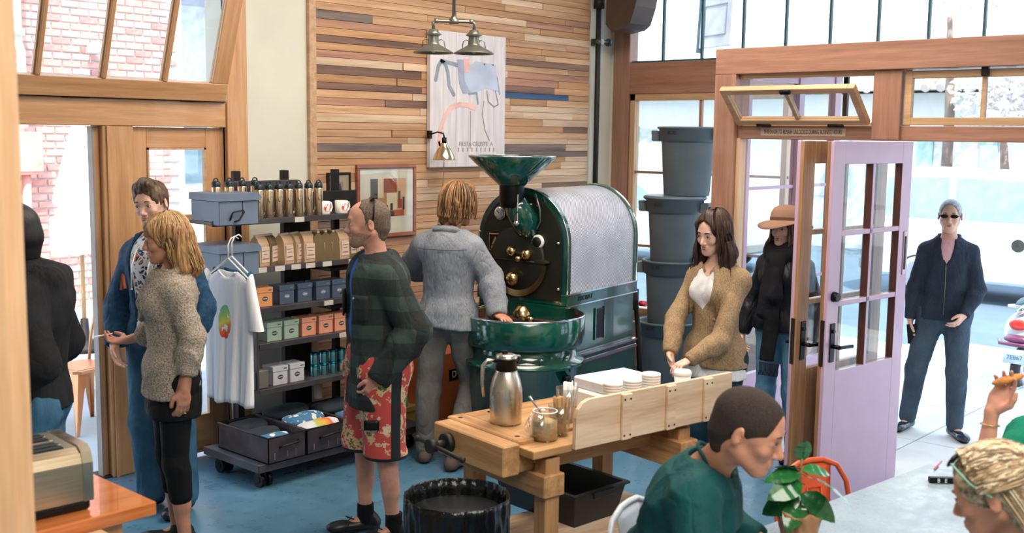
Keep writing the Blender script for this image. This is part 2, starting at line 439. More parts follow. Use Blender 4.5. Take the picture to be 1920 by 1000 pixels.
# --- street wall (x = 8.1)
FX = 8.1
struct('wall_street', MB().bx(FX, FX+0.2, 6.0, 6.3, 0, 4.3).bx(FX, FX+0.2, 4.0, 6.0, 0, 0.5).bx(FX, FX+0.2, -2.6, 6.0, 4.1, 4.3), M_cream)
struct('trim_7', MB().bx(FX-0.03, FX+0.1, 5.88, 6.06, 0, 4.3, 0.004), M_redz)                       # corner casing
struct('trim_8', MB().bx(FX-0.03, FX+0.1, 3.9, 5.88, 2.48, 2.755, 0.004), M_red)                    # beam between window and clerestory
struct('trim_9', MB().bx(FX-0.03, FX+0.1, 3.9, 5.88, 0.0, 0.5, 0.004), M_red)
# lower street window
w3 = bpy.data.objects.new('window_3', None); link(w3, kind='structure')
Y0, Y1, Z0, Z1 = 4.30, 5.87, 0.5, 2.48
for a, b in ((Y0, Y0+0.05), (Y1-0.055, Y1)): obj('frame', MB().bx(FX-0.02, FX+0.05, a, b, Z0, Z1, 0.003), wood('tan_sash_upright', (170, 132, 98), (204, 166, 128), axis=2, rough=0.45), w3)
for a, b in ((Z0, Z0+0.05), (Z1-0.06, Z1)): obj('frame', MB().bx(FX-0.02, FX+0.05, Y0, Y1, a, b, 0.003), M_tan, w3)
for y in (5.14,): obj('glazing_bar', MB().bx(FX, FX+0.03, y-0.013, y+0.013, Z0, Z1), M_redz, w3)
for z in (1.785, 1.12): obj('glazing_bar', MB().bx(FX, FX+0.03, Y0, Y1, z-0.011, z+0.011), M_red, w3)
yy = [Y0+0.05, 5.14, Y1-0.055]; zz = [Z0+0.05, 1.12, 1.785, Z1-0.06]
for i in range(2):
    for j in range(3): obj('pane', MB().bx(FX+0.012, FX+0.017, yy[i], yy[i+1], zz[j], zz[j+1]), M_glass, w3)
# clerestory
w2 = bpy.data.objects.new('window_2', None); link(w2, kind='structure')
M_steel = mat('teal_steel_bar', (46, 88, 98), 0.4, var=0.05)
ybar = [5.87, 5.549, 5.152, 4.756, 4.367, 3.985, 3.595, 3.21, 2.812]
while ybar[-1] > -2.3: ybar.append(ybar[-1]-0.395)
for y in ybar[1:-1]: obj('glazing_bar', MB().bx(FX, FX+0.03, y-0.009, y+0.009, 2.755, 4.1), M_steel, w2)
for a, b in zip(ybar[:-1], ybar[1:]): obj('pane', MB().bx(FX+0.012, FX+0.016, b, a, 2.765, 4.1), M_glass, w2)
obj('sill_bar', MB().bx(FX-0.005, FX+0.035, ybar[-1], 5.87, 2.75, 2.772), M_steel, w2)
struct('ceiling_beam_corbel', MB().prism([(5.86, 3.30), (5.86, 3.06), (5.80, 3.00), (5.66, 3.02), (5.60, 3.06), (5.55, 3.2), (5.50, 3.45), (5.50, 4.1), (5.86, 4.1)], FX-0.42, FX-0.12, 'yz'), mat('corbel_brown', (74, 56, 48), 0.5))['kind'] = 'structure'

# --- recessed entry (door plane x = 6.5)
DX = 6.5
struct('trim_10', MB().bx(DX-0.07, DX+0.12, 3.815, 3.975, 0, 2.52, 0.004), M_redz)                   # left post
struct('trim_11', MB().bx(DX-0.07, DX+0.12, -2.6, 3.975, 2.52, 2.69, 0.004), M_red)                  # header beam
struct('trim_12', MB().bx(DX-0.02, DX+0.12, -2.6, 3.815, 2.095, 2.185, 0.004), M_red)                # door head rail
struct('trim_13', MB().bx(DX-0.045, DX+0.12, 2.70, 2.875, 2.10, 2.52, 0.004), M_redz)                # post between transoms
struct('trim_14', MB().bx(DX-0.045, DX+0.12, 1.60, 1.76, 2.10, 2.52, 0.004), M_redz)
struct('trim_15', MB().bx(DX, 8.1, -2.6, 3.90, 2.60, 2.67), mat('soffit_grey', (170, 168, 162), 0.9))     # recess soffit
struct('wall_entry', MB().bx(DX-0.05, DX+0.15, -2.6, 0.6, 0, 2.52), M_red)
struct('trim_16', MB().bx(8.0, 8.3, -2.6, 3.9, 2.60, 2.76), M_red)
text('sign_lettering', 'THIS DOOR TO REMAIN UNLOCKED DURING BUSINESS HOURS', 0.038, mat('sign_letter_dark', (60, 48, 44), 0.6), (DX-0.024, 3.345, 2.143), (pi/2, 0, -pi/2), None, 0.0005, sx=0.5)['kind'] = 'structure'
struct('trim_17', MB().bx(DX-0.0225, DX-0.02, 3.05, 3.64, 2.118, 2.168), mat('sign_strip', (186, 160, 140), 0.5))

def sash(name, x, ya, yb, za, zb, m, tilt=0, bars=1, fw=0.045):
    w = bpy.data.objects.new(name, None); link(w, kind='structure'); w.location = (x, 0, za); w.rotation_euler = (0, -tilt, 0)
    h = zb-za
    for a, b in ((ya, ya+fw), (yb-fw, yb)): obj('stile', MB().bx(-0.02, 0.02, a, b, 0, h, 0.003), m, w)
    for a, b in ((0, fw), (h-fw, h)): obj('rail', MB().bx(-0.02, 0.02, ya+fw, yb-fw, a, b, 0.003), m, w)
    ys = [ya+fw]+[ya+(yb-ya)*(i+1)/(bars+1) for i in range(bars)]+[yb-fw]
    for y in ys[1:-1]: obj('glazing_bar', MB().bx(-0.016, 0.016, y-0.012, y+0.012, fw, h-fw), m, w)
    for a, b in zip(ys[:-1], ys[1:]): obj('pane', MB().bx(-0.003, 0.002, a, b, fw, h-fw), M_glass, w)
    return w
w4 = sash('window_4', DX-0.045, 2.885, 3.805, 2.20, 2.52, M_tan, tilt=radians(47))
obj('latch', MB().bx(-0.04, -0.02, 3.30, 3.37, 0.29, 0.32, 0.004), M_black, w4)
for y in (3.10, 3.60): obj('hinge', MB().cyl((-0.02, y-0.05, 0.0), (-0.02, y+0.05, 0.0), 0.012, n=8), M_black, w4)
# fixed frame left in the opening of the tilted sash
w4f = bpy.data.objects.new('window_5', None); link(w4f, kind='structure')
obj('frame', MB().bx(DX+0.02, DX+0.06, 2.875, 3.81, 2.185, 2.205).bx(DX-0.02, DX+0.06, 2.875, 3.81, 2.49, 2.52), M_tan, w4f)
obj('glazing_bar', MB().bx(DX+0.55, DX+0.58, 3.32, 3.35, 2.1, 2.6), M_black, w4f)
obj('stay_arm', MB().bar((DX, 3.80, 2.42), (DX-0.22, 3.80, 2.38), 0.01, 0.014), M_black, w4f)
sash('window_6', DX+0.0, 1.77, 2.69, 2.19, 2.51, M_tan)
obj('latch', MB().bx(DX-0.05, DX-0.02, 2.20, 2.24, 2.47, 2.53, 0.004), M_black, w4f)

# return wall of the recess, glazed, lilac outside
w7 = bpy.data.objects.new('window_7', None); link(w7, kind='structure')
for a, b in ((DX+0.12, DX+0.24), (7.42, 7.50), (8.0, 8.1)): obj('frame', MB().bx(a, b, 3.86, 3.92, 0.0, 2.6, 0.003), M_lilac, w7)
obj('panel', MB().bx(DX+0.24, 8.0, 3.87, 3.91, 0.0, 0.42), M_lilac, w7)
for z in (2.5,): obj('frame', MB().bx(DX+0.24, 8.0, 3.87, 3.91, z, 2.6), M_lilac, w7)
for z in (1.75, 1.05): obj('glazing_bar', MB().bx(DX+0.24, 8.0, 3.88, 3.90, z-0.012, z+0.012), M_lilac, w7)
for a, b in ((DX+0.24, 7.42), (7.50, 8.0)):
    for c, d in ((0.42, 1.038), (1.062, 1.738), (1.762, 2.5)): obj('pane', MB().bx(a, b, 3.888, 3.892, c, d), M_glass, w7)
struct('trim_18', MB().bx(DX-0.03, DX+0.05, 3.79, 3.815, 0, 2.1), wood('jamb_pale', (190, 150, 112), (226, 190, 150), axis=2))

# two open door leaves, folded back against each other
def leaf(name, hinge, near, inner):
    d = bpy.data.objects.new(name, None); link(d, kind='structure')
    h = Vector(hinge+(0,)); n = Vector(near+(0,)); ax = (n-h); Lw = ax.length; ang = atan2(ax.y, ax.x)
    d.location = h; d.rotation_euler = (0, 0, ang)          # local x : hinge -> free edge ; local +y : lilac outside face
    H = 2.09; T = 0.022
    def two(nm, x0, x1, z0, z1):
        obj(nm, MB().bx(x0, x1, 0.0, T, z0, z1, 0.002), M_lilac, d, label='lilac painted outside face')
        obj(nm, MB().bx(x0, x1, -T, 0.0, z0, z1, 0.002), inner, d, label='bare wood inside face')
    two('stile', 0, 0.115, 0.01, H); two('stile', Lw-0.115, Lw, 0.01, H)
    two('rail', 0.115, Lw-0.115, H-0.125, H); two('panel', 0.115, Lw-0.115, 0.01, 0.80)
    xm = Lw/2; zs = [0.80, 1.16, 1.60, H-0.125]
    two('glazing_bar', xm-0.014, xm+0.014, 0.80, H-0.125)
    M_in = mat('dark_walnut', (92, 52, 44), 0.5)  # dark brown wood for the side faces of stile and middle bar
    for z in (1.185, 1.58): two('glazing_bar', 0.115, Lw-0.115, z-0.014, z+0.014)
    zs = [0.80, 1.185, 1.58, H-0.125]
    for a, b in ((0.115, xm-0.014), (xm+0.014, Lw-0.115)):
        for c, e in zip(zs[:-1], zs[1:]): obj('pane', MB().bx(a, b, -0.002, 0.002, c, e), M_glass, d)
    s = MB()
    for x in (0.115, xm+0.014): s.bx(x, x+0.004, -T-0.001, T+0.001, 0.80, H-0.125)
    obj('rebate', s, M_in, d)
    for sg in (1, -1):
        y = sg*(T+0.004)
        obj('lock_plate', MB().bx(Lw-0.085, Lw-0.04, y-0.004, y+0.004, 0.86, 1.08, 0.003), M_black, d)
        obj('lever_handle', MB().cyl((Lw-0.062, y, 0.95), (Lw-0.062, y+sg*0.05, 0.95), 0.012, n=10).bar((Lw-0.055, y+sg*0.05, 0.95), (Lw-0.19, y+sg*0.055, 0.945), 0.016, 0.02, ch=0.004), M_black, d)
        obj('keyhole', MB().cyl((Lw-0.062, y, 1.035), (Lw-0.062, y+sg*0.014, 1.035), 0.011, n=10), M_black, d)
    obj('edge_lock', MB().bx(Lw-0.001, Lw+0.003, -0.012, 0.012, 0.84, 1.10), M_dark, d)
    if name == 'door_4':
        obj('deadbolt', MB().cyl((Lw-0.062, T, 1.23), (Lw-0.062, T+0.03, 1.23), 0.03, 0.024, n=16), M_black, d)
        obj('strike_plate', MB().bx(0.025, 0.06, T, T+0.006, 1.30, 1.56, 0.003), metal('lilac_grey_plate', (190, 160, 170), 0.4), d)
        obj('strike_slot', MB().bx(0.034, 0.050, T+0.005, T+0.009, 1.33, 1.53), M_black, d)
    return d
M_leafwood = wood('leaf_wood', (132, 90, 62), (184, 138, 100), axis=2, rough=0.45, coat=0.1)
# leaf 4 : outside face towards the right ; leaf 3 just left of it
d4 = leaf('door_4', (6.45, 2.625), (5.60, 2.715), M_leafwood)
d3 = leaf('door_3', (6.45, 2.775), (5.55, 2.868), M_leafwood); 
d3.scale = (1, -1, 1)
# ================================================================== OUTSIDE
# street side : sidewalk slabs, kerb, road
M_slab = mat('pale_concrete', (222, 224, 224), 0.85, var=0.05, vs=3, bump=0.2, bs=120)
pav = bpy.data.objects.new('sidewalk', None); link(pav, kind='structure')
obj('bed', MB().bx(DX+0.1, 11.2, -6, 18, -0.25, -0.10), mat('joint_grey', (120, 124, 126), 0.9), pav)
smesh = MB().bx(0.006, 1.134, 0.006, 1.194, -0.02, 0.0, 0.006).mesh('slab')
for i in range(4):
    for j in range(17):
        o = obj('slab', smesh, M_slab, pav); o.location = (6.62+i*1.14, -5.4+j*1.2, -0.08)
obj('kerb', MB().bx(11.18, 11.36, -6, 18, -0.25, -0.075, 0.01), mat('kerb', (215, 208, 200), 0.8), pav)
struct('street', MB().bx(11.3, 60, -40, 60, -0.4, -0.2), mat('worn_asphalt', (104, 122, 136), 0.9, var=0.05, vs=2))
struct('yard_ground', MB().bx(-10, 11.2, 6.1, 40, -0.3, -0.02), mat('patio_concrete', (170, 176, 180), 0.9, var=0.06, vs=2))
struct('ramp', MB().prism([(11.36, -0.08), (12.6, -0.195), (11.36, -0.195)], 3.0, 4.6, 'xz'), mat('ramp_concrete', (226, 212, 198), 0.8))

# patio : brick building
bw = thing('brick_building', 'pink red brick building wall across the patio', 'building', (0, 11.5, 0))
M_mortar = mat('mortar', (224, 218, 214), 0.95, var=0.04)
obj('wall', MB().bx(1.0, 7.0, 0.02, 3.0, -0.02, 5.5), M_mortar, bw)
bm1 = [mat('brick_%s' % n, c, 0.9, var=0.10, vs=12) for n, c in (('salmon', (232, 172, 158)), ('rose', (222, 152, 142)), ('pale', (236, 190, 176)), ('dusty', (226, 176, 168)))]
bmeshes = [MB().bx(0.004, 0.196+0.0, 0, 0.04, 0.004, 0.064, 0.003).mesh('brick') for _ in bm1]
for me, m_ in zip(bmeshes, bm1): me.materials.append(m_)
rr = random.Random(5); vis = []; restm = [MB() for _ in bm1]; nb = 0
cand = []
for k in range(2, 58):
    z = k*0.079
    x = 1.02+(k % 2)*0.105
    while x+0.2 < 6.98: cand.append((x, z)); x += 0.211
def seen(x, z):     # seen through the patio door, its pane or the hopper window
    s = (x*6.1/11.5, 2.1+(z-2.1)*6.1/11.5)
    if 2.28 < s[0] < 3.1 and 0.9 < s[1] < 2.12: return 0
    if 3.45 < s[0] < 3.7 and 1.5 < s[1] < 2.0: return 0
    if 2.45 < s[0] < 3.75 and 2.4 < s[1] < 2.95: return 1
    return 3
cand.sort(key=lambda c: seen(*c))
for i, (x, z) in enumerate(cand):
    j = rr.choice((0, 0, 1, 2, 3, 3))
    if i < 300:
        o = bpy.data.objects.new('brick', bmeshes[j]); link(o, bw); o.location = (x, -0.005*rr.random(), z)
    else: restm[j].bx(x+0.004, x+0.2, 0, 0.04, z+0.004, z+0.064)
rest = MB()
for j in range(4):
    o = obj('brickwork', restm[j], bm1[j], bw); o['kind'] = 'stuff'
obj('plinth', MB().bx(1.0, 7.02, -0.03, 0.04, -0.02, 0.16), mat('plinth_grey', (176, 178, 184), 0.9), bw)
eb = thing('meter_box', 'pink painted electrical box with conduit on the brick wall', 'box', (4.78, 11.44, 0))
M_pink = mat('pink_paint', (232, 172, 158), 0.5)
obj('cabinet', MB().bx(0, 0.42, -0.14, 0.0, 1.63, 2.06, 0.01), M_pink, eb); obj('lid', MB().bx(-0.01, 0.43, -0.155, -0.14, 1.66, 2.07, 0.006), M_pink, eb)
obj('conduit', MB().cyl((0.29, -0.05, 0.2), (0.29, -0.05, 1.63), 0.045, n=10), M_pink, eb)
tag(obj('drain_pipe', MB().tube([(5.05, 11.42, 4.8), (5.05, 11.42, 2.98), (5.05, 11.36, 2.9), (5.05, 11.36, 2.1)], 0.045, 10).cyl((5.05, 11.40, 3.05), (5.05, 11.40, 3.12), 0.065), M_white), 'white drain pipe running down the brick wall above the doors', 'pipe')
tag(obj('wall_lamp', MB().lathe([(0.0, 0.12), (0.07, 0.10), (0.10, 0.0), (0.0, 0.0)], 14, (5.86, 11.38, 2.92)).cyl((5.86, 11.5, 3.0), (5.86, 11.38, 3.0), 0.02), M_white), 'small white round lamp on the brick wall', 'lamp')
# neighbouring pale building behind
nbld = thing('pale_house', 'pale stucco house beyond the brick building at the patio end', 'building', (0, 0, 0))
obj('wall', MB().bx(8.8, 15, 17.0, 22, -0.1, 5.5), mat('pale_stucco', (232, 232, 228), 0.9), nbld); obj('roof', MB().prism([(8.5, 5.4), (15.3, 5.4), (11.9, 7.2)], 16.7, 22.3, 'xz'), mat('grey_shingle', (120, 116, 118), 0.9), nbld)
obj('window', MB().bx(10.2, 11.4, 16.96, 17.0, 1.2, 2.6), mat('dim_pane', (120, 140, 150), 0.2), nbld)
obj('awning', MB().prism([(0, 0), (1.4, -0.3), (1.4, -0.36), (0, -0.06)], 8.4, 12.0, 'yz').xf(Matrix.Translation((0, 15.6, 4.6))), mat('lavender_awning', (200, 200, 214), 0.7), nbld)
# umbrella folded, patio table, metal chair
um = thing('patio_umbrella', 'closed white patio umbrella outside the left door', 'umbrella', (4.98, 10.05, -0.02))
def umb(u, v):
    z = 0.95+1.30*v; a = 2*pi*u; r = (0.30*(1-v)**0.8+0.02)*(1+0.22*sin(8*a)*(1-v)) * (1.0 if v > 0.32 else (0.72+0.28*v/0.32))
    if 0.28 < v < 0.36: r *= 0.72
    return (r*cos(a), r*sin(a), z)
obj('canopy', MB().grid(umb, 64, 24), mat('white_canvas', (240, 238, 235), 0.8, var=0.02), um)
obj('pole', MB().cyl((0, 0, 0), (0, 0, 2.4), 0.02, n=10), mat('pole_wood', (190, 150, 110), 0.5), um)
obj('base', MB().lathe([(0, 0.0), (0.26, 0), (0.26, 0.05), (0.05, 0.10), (0.035, 0.3), (0, 0.3)], 24), M_dark, um)
# ================================================================== THINGS ON THE BACK WALL
M_galv = metal('galvanised_shade', (132, 134, 128), 0.35)
M_shade = mat('grey_green_enamel', (112, 112, 104), 0.3, metal=0.5, var=0.08)
# double pendant lamp on pipe
LP = atd(851, 40, 7.0)
pl = thing('pendant_lamp', 'double barn pendant lamp on a grey pipe arm hanging before the wooden wall', 'lamp', LP)
M_pipe = metal('lamp_pipe', (150, 146, 138), 0.35)
obj('stem', MB().cyl((0, 0, 0), (0, 0, 4.3-LP.z), 0.012, n=10), M_pipe, pl)
ad = Vector((sin(radians(42)), -cos(radians(42)), 0)).lerp(Vector((1, 0, 0)), 0.15).normalized()
obj('arm', MB().tube([ad*(-0.13)+Vector((0, 0, -0.05)), ad*(-0.135)+Vector((0, 0, -0.012)), ad*(-0.11), (0, 0, 0), ad*0.11, ad*0.135+Vector((0, 0, -0.012)), ad*0.13+Vector((0, 0, -0.05))], 0.011, 10), M_pipe, pl)
obj('fitting', MB().cyl(ad*-0.03, ad*0.03, 0.018, n=12).cyl((0, 0, -0.015), (0, 0, 0.03), 0.018, n=12), M_pipe, pl)
for q_ in (1, -1): obj('elbow', MB().cyl(ad*0.1*q_, ad*0.125*q_, 0.016, n=10), M_pipe, pl)
for sg in (-1, 1):
    c = ad*(0.13*sg)+Vector((0, 0, -0.05))
    sh = obj('lamp_shade', MB().lathe([(0.012, 0.0), (0.03, -0.005), (0.034, -0.02), (0.055, -0.036), (0.034, -0.045), (0.034, -0.05), (0.037, -0.09), (0.040, -0.10), (0.075, -0.118), (0.128, -0.148), (0.131, -0.154), (0.126, -0.150), (0.07, -0.124), (0.0, -0.11)], 32, c), M_shade, pl)
    for s2 in (-1, 1):
        hd = MB().tube([c+ad*s2*(0.036+0.02*0)+Vector((0, 0, -0.072)), c+ad*s2*0.052+Vector((0, 0, -0.066)), c+ad*s2*0.068+Vector((0, 0, -0.078)), c+ad*s2*0.075+Vector((0, 0, -0.116))], 0.0035, 6)
        obj('loop_handle', hd, M_galv, sh)
    obj('bulb', MB().ell(c+Vector((0, 0, -0.125)), (0.022, 0.022, 0.026)), mat('frosted_bulb', (240, 230, 205), 0.4), pl)

# big poster board (faded picture of a cyclist's machine)
p0 = ony(805, 55, 6.04); p1 = ony(947, 64, 6.04); p2 = ony(803, 314, 6.04)
PXa, PXb, PZa, PZb = p0.x, p1.x, p2.z+0.0, p0.z
Wp, Hp = PXb-PXa, PZb-PZa
po = thing('poster_board', 'large faded white poster board with a bicycle picture on the wooden wall', 'poster', (PXa, 6.03, PZa))
t = NT('faded_board'); v = t.coord(scale=(9, 1, 1)); n = t.noise(v, 3, 5); t.set(color=t.ramp(n, [(0.3, (208, 200, 202)), (0.7, (232, 224, 224))]), rough=0.7)
for k in range(6):
    a = Wp*k/6
    obj('board', MB().bx(a+0.001, a+Wp/6-0.001, 0, 0.035, 0, Hp, 0.001), t.m, po)
M_pb = mat('print_blue', (168, 172, 198), 0.8, var=0.1); M_pr = mat('print_coral', (232, 184, 176), 0.8, var=0.1); M_ps = mat('print_slate', (146, 158, 172), 0.8, var=0.12)
M_pl = mat('print_pale_blue', (192, 200, 220), 0.8, var=0.08); M_pg = mat('print_grey', (150, 142, 146), 0.8)
def pt(u, w): return (Wp*u, -0.002, Hp*(1-w))
def stroke(pts, r, m, nm='print'):
    mb = MB(); P = [Vector(pt(*q)) for q in pts]
    for a, b in zip(P[:-1], P[1:]): mb.bar(a, b, r*2, 0.0016, up=(0, 1, 0))
    for q in P: mb.prism([(q.x+r*cos(pi*k/5), q.z+r*sin(pi*k/5)) for k in range(10)], -0.0030, -0.0005, 'xz')
    return obj(nm, mb, m, po)
arc = [(0.12+0.30*0+0.30-0.30*cos(pi*k/20), 0.98-0.0-0.42*sin(pi*k/20)) for k in range(0, 13)]
stroke([(0.11, 0.86), (0.13, 0.72), (0.19, 0.62), (0.27, 0.555), (0.38, 0.53), (0.48, 0.535), (0.57, 0.555)], 0.018, M_pr, 'front_wheel_print')
stroke([(0.07, 0.36), (0.10, 0.26), (0.14, 0.22), (0.19, 0.24), (0.22, 0.30), (0.24, 0.40), (0.30, 0.46)], 0.016, M_ps, 'handlebar_print')
stroke([(0.14, 0.22), (0.30, 0.235), (0.40, 0.25)], 0.015, M_ps, 'handlebar_print')
obj('figure_print', MB().prism([(Wp*a, Hp*(1-b)) for a, b in ((0.34, 0.20), (0.47, 0.19), (0.5, 0.24), (0.6, 0.20), (0.86, 0.22), (0.88, 0.34), (0.90, 0.42), (0.72, 0.40), (0.6, 0.43), (0.42, 0.45), (0.37, 0.38))][::-1], -0.003, -0.001, 'xz'), M_pl, po)
obj('figure_print', MB().prism([(Wp*a, Hp*(1-b)) for a, b in ((0.34, 0.2), (0.42, 0.2), (0.44, 0.36), (0.52, 0.44), (0.42, 0.45), (0.37, 0.38))][::-1], -0.004, -0.002, 'xz'), M_pb, po)
obj('figure_print', MB().prism([(Wp*a, Hp*(1-b)) for a, b in ((0.42, 0.19), (0.5, 0.19), (0.5, 0.29), (0.43, 0.29))][::-1], -0.005, -0.003, 'xz'), M_pr, po)
stroke([(0.70, 0.22), (0.82, 0.22), (0.88, 0.32), (0.92, 0.44)], 0.007, M_ps); stroke([(0.5, 0.45), (0.60, 0.44), (0.62, 0.52)], 0.008, M_ps); stroke([(0.74, 0.42), (0.76, 0.50), (0.84, 0.54), (0.90, 0.52), (0.86, 0.42)], 0.005, M_pg)
stroke([(0.52, 0.58), (0.52, 0.86)], 0.003, M_pg); stroke([(0.70, 0.5), (0.68, 0.60), (0.72, 0.72), (0.78, 0.80)], 0.004, M_pg)
stroke([(0.11, 0.80), (0.13, 0.86), (0.10, 0.90)], 0.010, M_pr)
text('print_lettering', 'FIESTA CELESTE  A', 0.047, M_pg, (Wp*0.60, -0.002, Hp*0.172), (pi/2, 0, 0), po, 0.0005)
for k_ in range(9): obj('faint_stroke', MB().bx(Wp*(.36+.06*k_), Wp*(.36+.06*k_)+.008, -.003, -.001, Hp*.115, Hp*.145), M_pg, po)

# clamp lamp with polished reflector
cl = thing('clamp_lamp', 'small shiny clamp lamp with lit bulb hanging before the white poster', 'lamp', ony(833, 258, 5.88))
M_alu = metal('polished_reflector', (226, 206, 176), 0.18)
obj('reflector', MB().lathe([(0.024, -0.04), (0.028, -0.06), (0.05, -0.085), (0.075, -0.13), (0.085, -0.165), (0.088, -0.167), (0.083, -0.163), (0.07, -0.128), (0.045, -0.086), (0.0, -0.075)], 28), M_alu, cl)
obj('socket', MB().cyl((0, 0, 0.0), (0, 0, -0.05), 0.018, n=14).tube([(0, 0, 0.0), (-0.01, 0.0, 0.03), (-0.02, 0.05, 0.04), (-0.02, 0.14, 0.02)], 0.006, 8), M_black, cl)
obj('bulb', MB().ell((0, 0, -0.13), (0.03, 0.03, 0.035)), mat('lit_bulb', (255, 226, 170), 0.5, emit=9.0, var=0), cl)
obj('cord', MB().tube([(0, 0.0, -0.17), (0.004, 0.02, -0.4), (0.02, 0.08, -0.65), (0.02, 0.14, -0.9)], 0.0035, 6), mat('cord_ochre', (120, 96, 70), 0.6), cl)
obj('wall_clip', MB().bx(-0.035, -0.005, 0.12, 0.155, -0.01, 0.05, 0.004), M_black, cl)

def frame(nm, label, xa, ya, xb, yb, yw, fm, fw, matm, inner, art):
    a = ony(xa, ya, yw); b = ony(xb, yb, yw); w = b.x-a.x; h = a.z-b.z
    o = thing(nm, label, 'picture', (a.x, yw, b.z))
    for n, bx in (('frame_rail', (0, w, 0, fw)), ('frame_rail', (0, w, h-fw, h)), ('frame_stile', (0, fw, fw, h-fw)), ('frame_stile', (w-fw, w, fw, h-fw))):
        obj(n, MB().bx(bx[0], bx[1], -0.012, 0.018, bx[2], bx[3], 0.003), fm, o)
    obj('mount', MB().bx(fw, w-fw, 0, 0.012, fw, h-fw), matm, o)
    i0, i1, i2, i3 = inner; art(o, fw+i0*(w-2*fw), fw+i1*(w-2*fw), fw+i2*(h-2*fw), fw+i3*(h-2*fw))
    obj('glazing', MB().bx(fw, w-fw, -0.006, -0.004, fw, h-fw), M_glass, o)
    return o
def art_cafe(o, x0, x1, z0, z1):
    P = mat('art_ochre', (196, 140, 92), 0.8); w, h = x1-x0, z1-z0
    def r(a, b, c, d, m, k=0): obj('picture_field', MB().bx(x0+a*w, x0+b*w, -0.002-0.0005*k, 0, z0+c*h, z0+d*h), m, o)
    r(0, 1, 0, 1, P); r(0.0, .2, .35, 1, mat('art_slate', (96, 92, 98), .8), 1); r(.36, .74, .62, 1, mat('art_red', (158, 74, 50), .8), 1); r(.2, .36, .5, 1, mat('art_cream', (230, 206, 170), .8), 1)
    r(.74, 1, .0, 1, mat('art_peach', (222, 172, 130), .8), 1); r(.45, .74, .1, .62, mat('art_cream', (230, 206, 170), .8), 1); r(.05, .95, 0, .16, mat('art_rust', (186, 92, 60), .8), 2)
    r(.78, .84, .3, .66, mat('art_slate', (96, 92, 98), .8), 2); r(.76, .88, .2, .45, mat('art_red', (158, 74, 50), .8), 3); r(.9, .96, .16, .5, mat('art_dark', (60, 44, 44), .8), 3); r(.4, .48, .16, .3, mat('art_dark', (60, 44, 44), .8), 3)
    r(.1, .18, .36, .62, mat('art_dark', (60, 44, 44), .8), 3); r(.55, .62, .16, .34, mat('art_dark', (60, 44, 44), .8), 3)
def art_small(o, x0, x1, z0, z1):
    obj('picture_field', MB().bx(x0, x1, -0.002, 0, z0, z1), mat('art_grey', (150, 136, 130), .8), o)
    obj('picture_figure', MB().prism([(x0+(x1-x0)*a, z0+(z1-z0)*b) for a, b in ((.3, 0), (.7, 0), (.8, .4), (.6, .9), (.35, .8), (.2, .4))], -0.003, -0.001, 'xz'), mat('art_dark', (60, 44, 44), .8), o)
M_mahog = wood('frame_mahogany', (120, 60, 42), (168, 98, 70), axis=0, rough=0.3, coat=0.4)
frame('framed_print', 'large red wood framed cafe print on cream mount right of the shelves', 668, 309, 779, 440, 6.06, M_mahog, 0.028, mat('mount_cream', (226, 214, 196), .8), (.2, .86, .26, .84), art_cafe)
frame('framed_print', 'small dark framed sketch left of the large red framed print', 614, 324, 657, 368, 6.06, M_dark, 0.016, mat('mount_tan', (190, 160, 130), .8), (.3, .72, .02, .62), art_small)

# dark pipe frame / cords behind the shelves left out; power strip on the cream wall
# ================================================================== COFFEE ROASTER
def RO(r, f): return (r*sin(_A)+f*cos(_A), -r*cos(_A)+f*sin(_A))
rx, ry = RO(0.078, 7.2)
ro = thing('coffee_roaster', 'large dark green drum coffee roaster with a funnel hopper and cooling tray', 'roaster', (rx, ry, 0), rz=radians(7.4))
t = NT('roaster_green'); n = t.noise(t.coord(), 4, 3); t.set(color=t.ramp(n, [(0.3, (4, 58, 50)), (0.7, (8, 84, 70))]), rough=0.14, coat=0.6, spec=0.7); G = t.m
M_face = mat('olive_black_iron', (40, 40, 34), 0.42, metal=0.3, var=0.1, bump=0.1, bs=40)
M_brassb = metal('polished_brass', (206, 180, 128), 0.2)
M_chrome = metal('chrome', (210, 212, 214), 0.12)
R_, ZC, L_ = 0.335, 1.40, 0.90
# perforated jacket
t = NT('perforated_jacket'); tcn = t.node('ShaderNodeTexCoord')
sx = t.node('ShaderNodeSeparateXYZ'); t.link(tcn.outputs['Object'], sx.inputs[0])
ang = t.math('ARCTAN2', t.math('SUBTRACT', sx.outputs['Z'], ZC), sx.outputs['Y'])
cb = t.node('ShaderNodeCombineXYZ'); t.link(t.math('MULTIPLY', sx.outputs['X'], 62.0), cb.inputs[0]); t.link(t.math('MULTIPLY', ang, 21.0), cb.inputs[1])
wa = t.math('MULTIPLY', t.math('SINE', t.math('MULTIPLY', sx.outputs['X'], 390.0)), t.math('SINE', t.math('MULTIPLY', ang, 130.0)))
n = t.noise(t.coord(scale=(1, 1, 1)), 6, 4)
base = t.ramp(t.math('ADD', wa, t.math('MULTIPLY', n, 0.6)), [(0.1, (112, 112, 122)), (0.55, (240, 236, 240))])
t.set(color=base, metal=0.45, rough=0.38); t.bump(wa, 0.35, 0.004); M_jack = t.m
def arc_pts(r, a0, a1, n): return [(r*cos(a0+(a1-a0)*i/n), ZC+r*sin(a0+(a1-a0)*i/n)) for i in range(n+1)]
jk = MB(); A0, A1, n = radians(-2), radians(182), 40
pts = [(R_+0.012, 1.06)]+arc_pts(R_+0.012, 0, pi, n)+[(-R_-0.012, 1.06)]
jk.add([(0.015, y, z) for y, z in pts]+[(L_-0.015, y, z) for y, z in pts], [(i, i+1, len(pts)+i+1, len(pts)+i) for i in range(len(pts)-1)], True)
obj('perforated_jacket', jk, M_jack, ro, label='silver perforated sheet jacket round the drum')
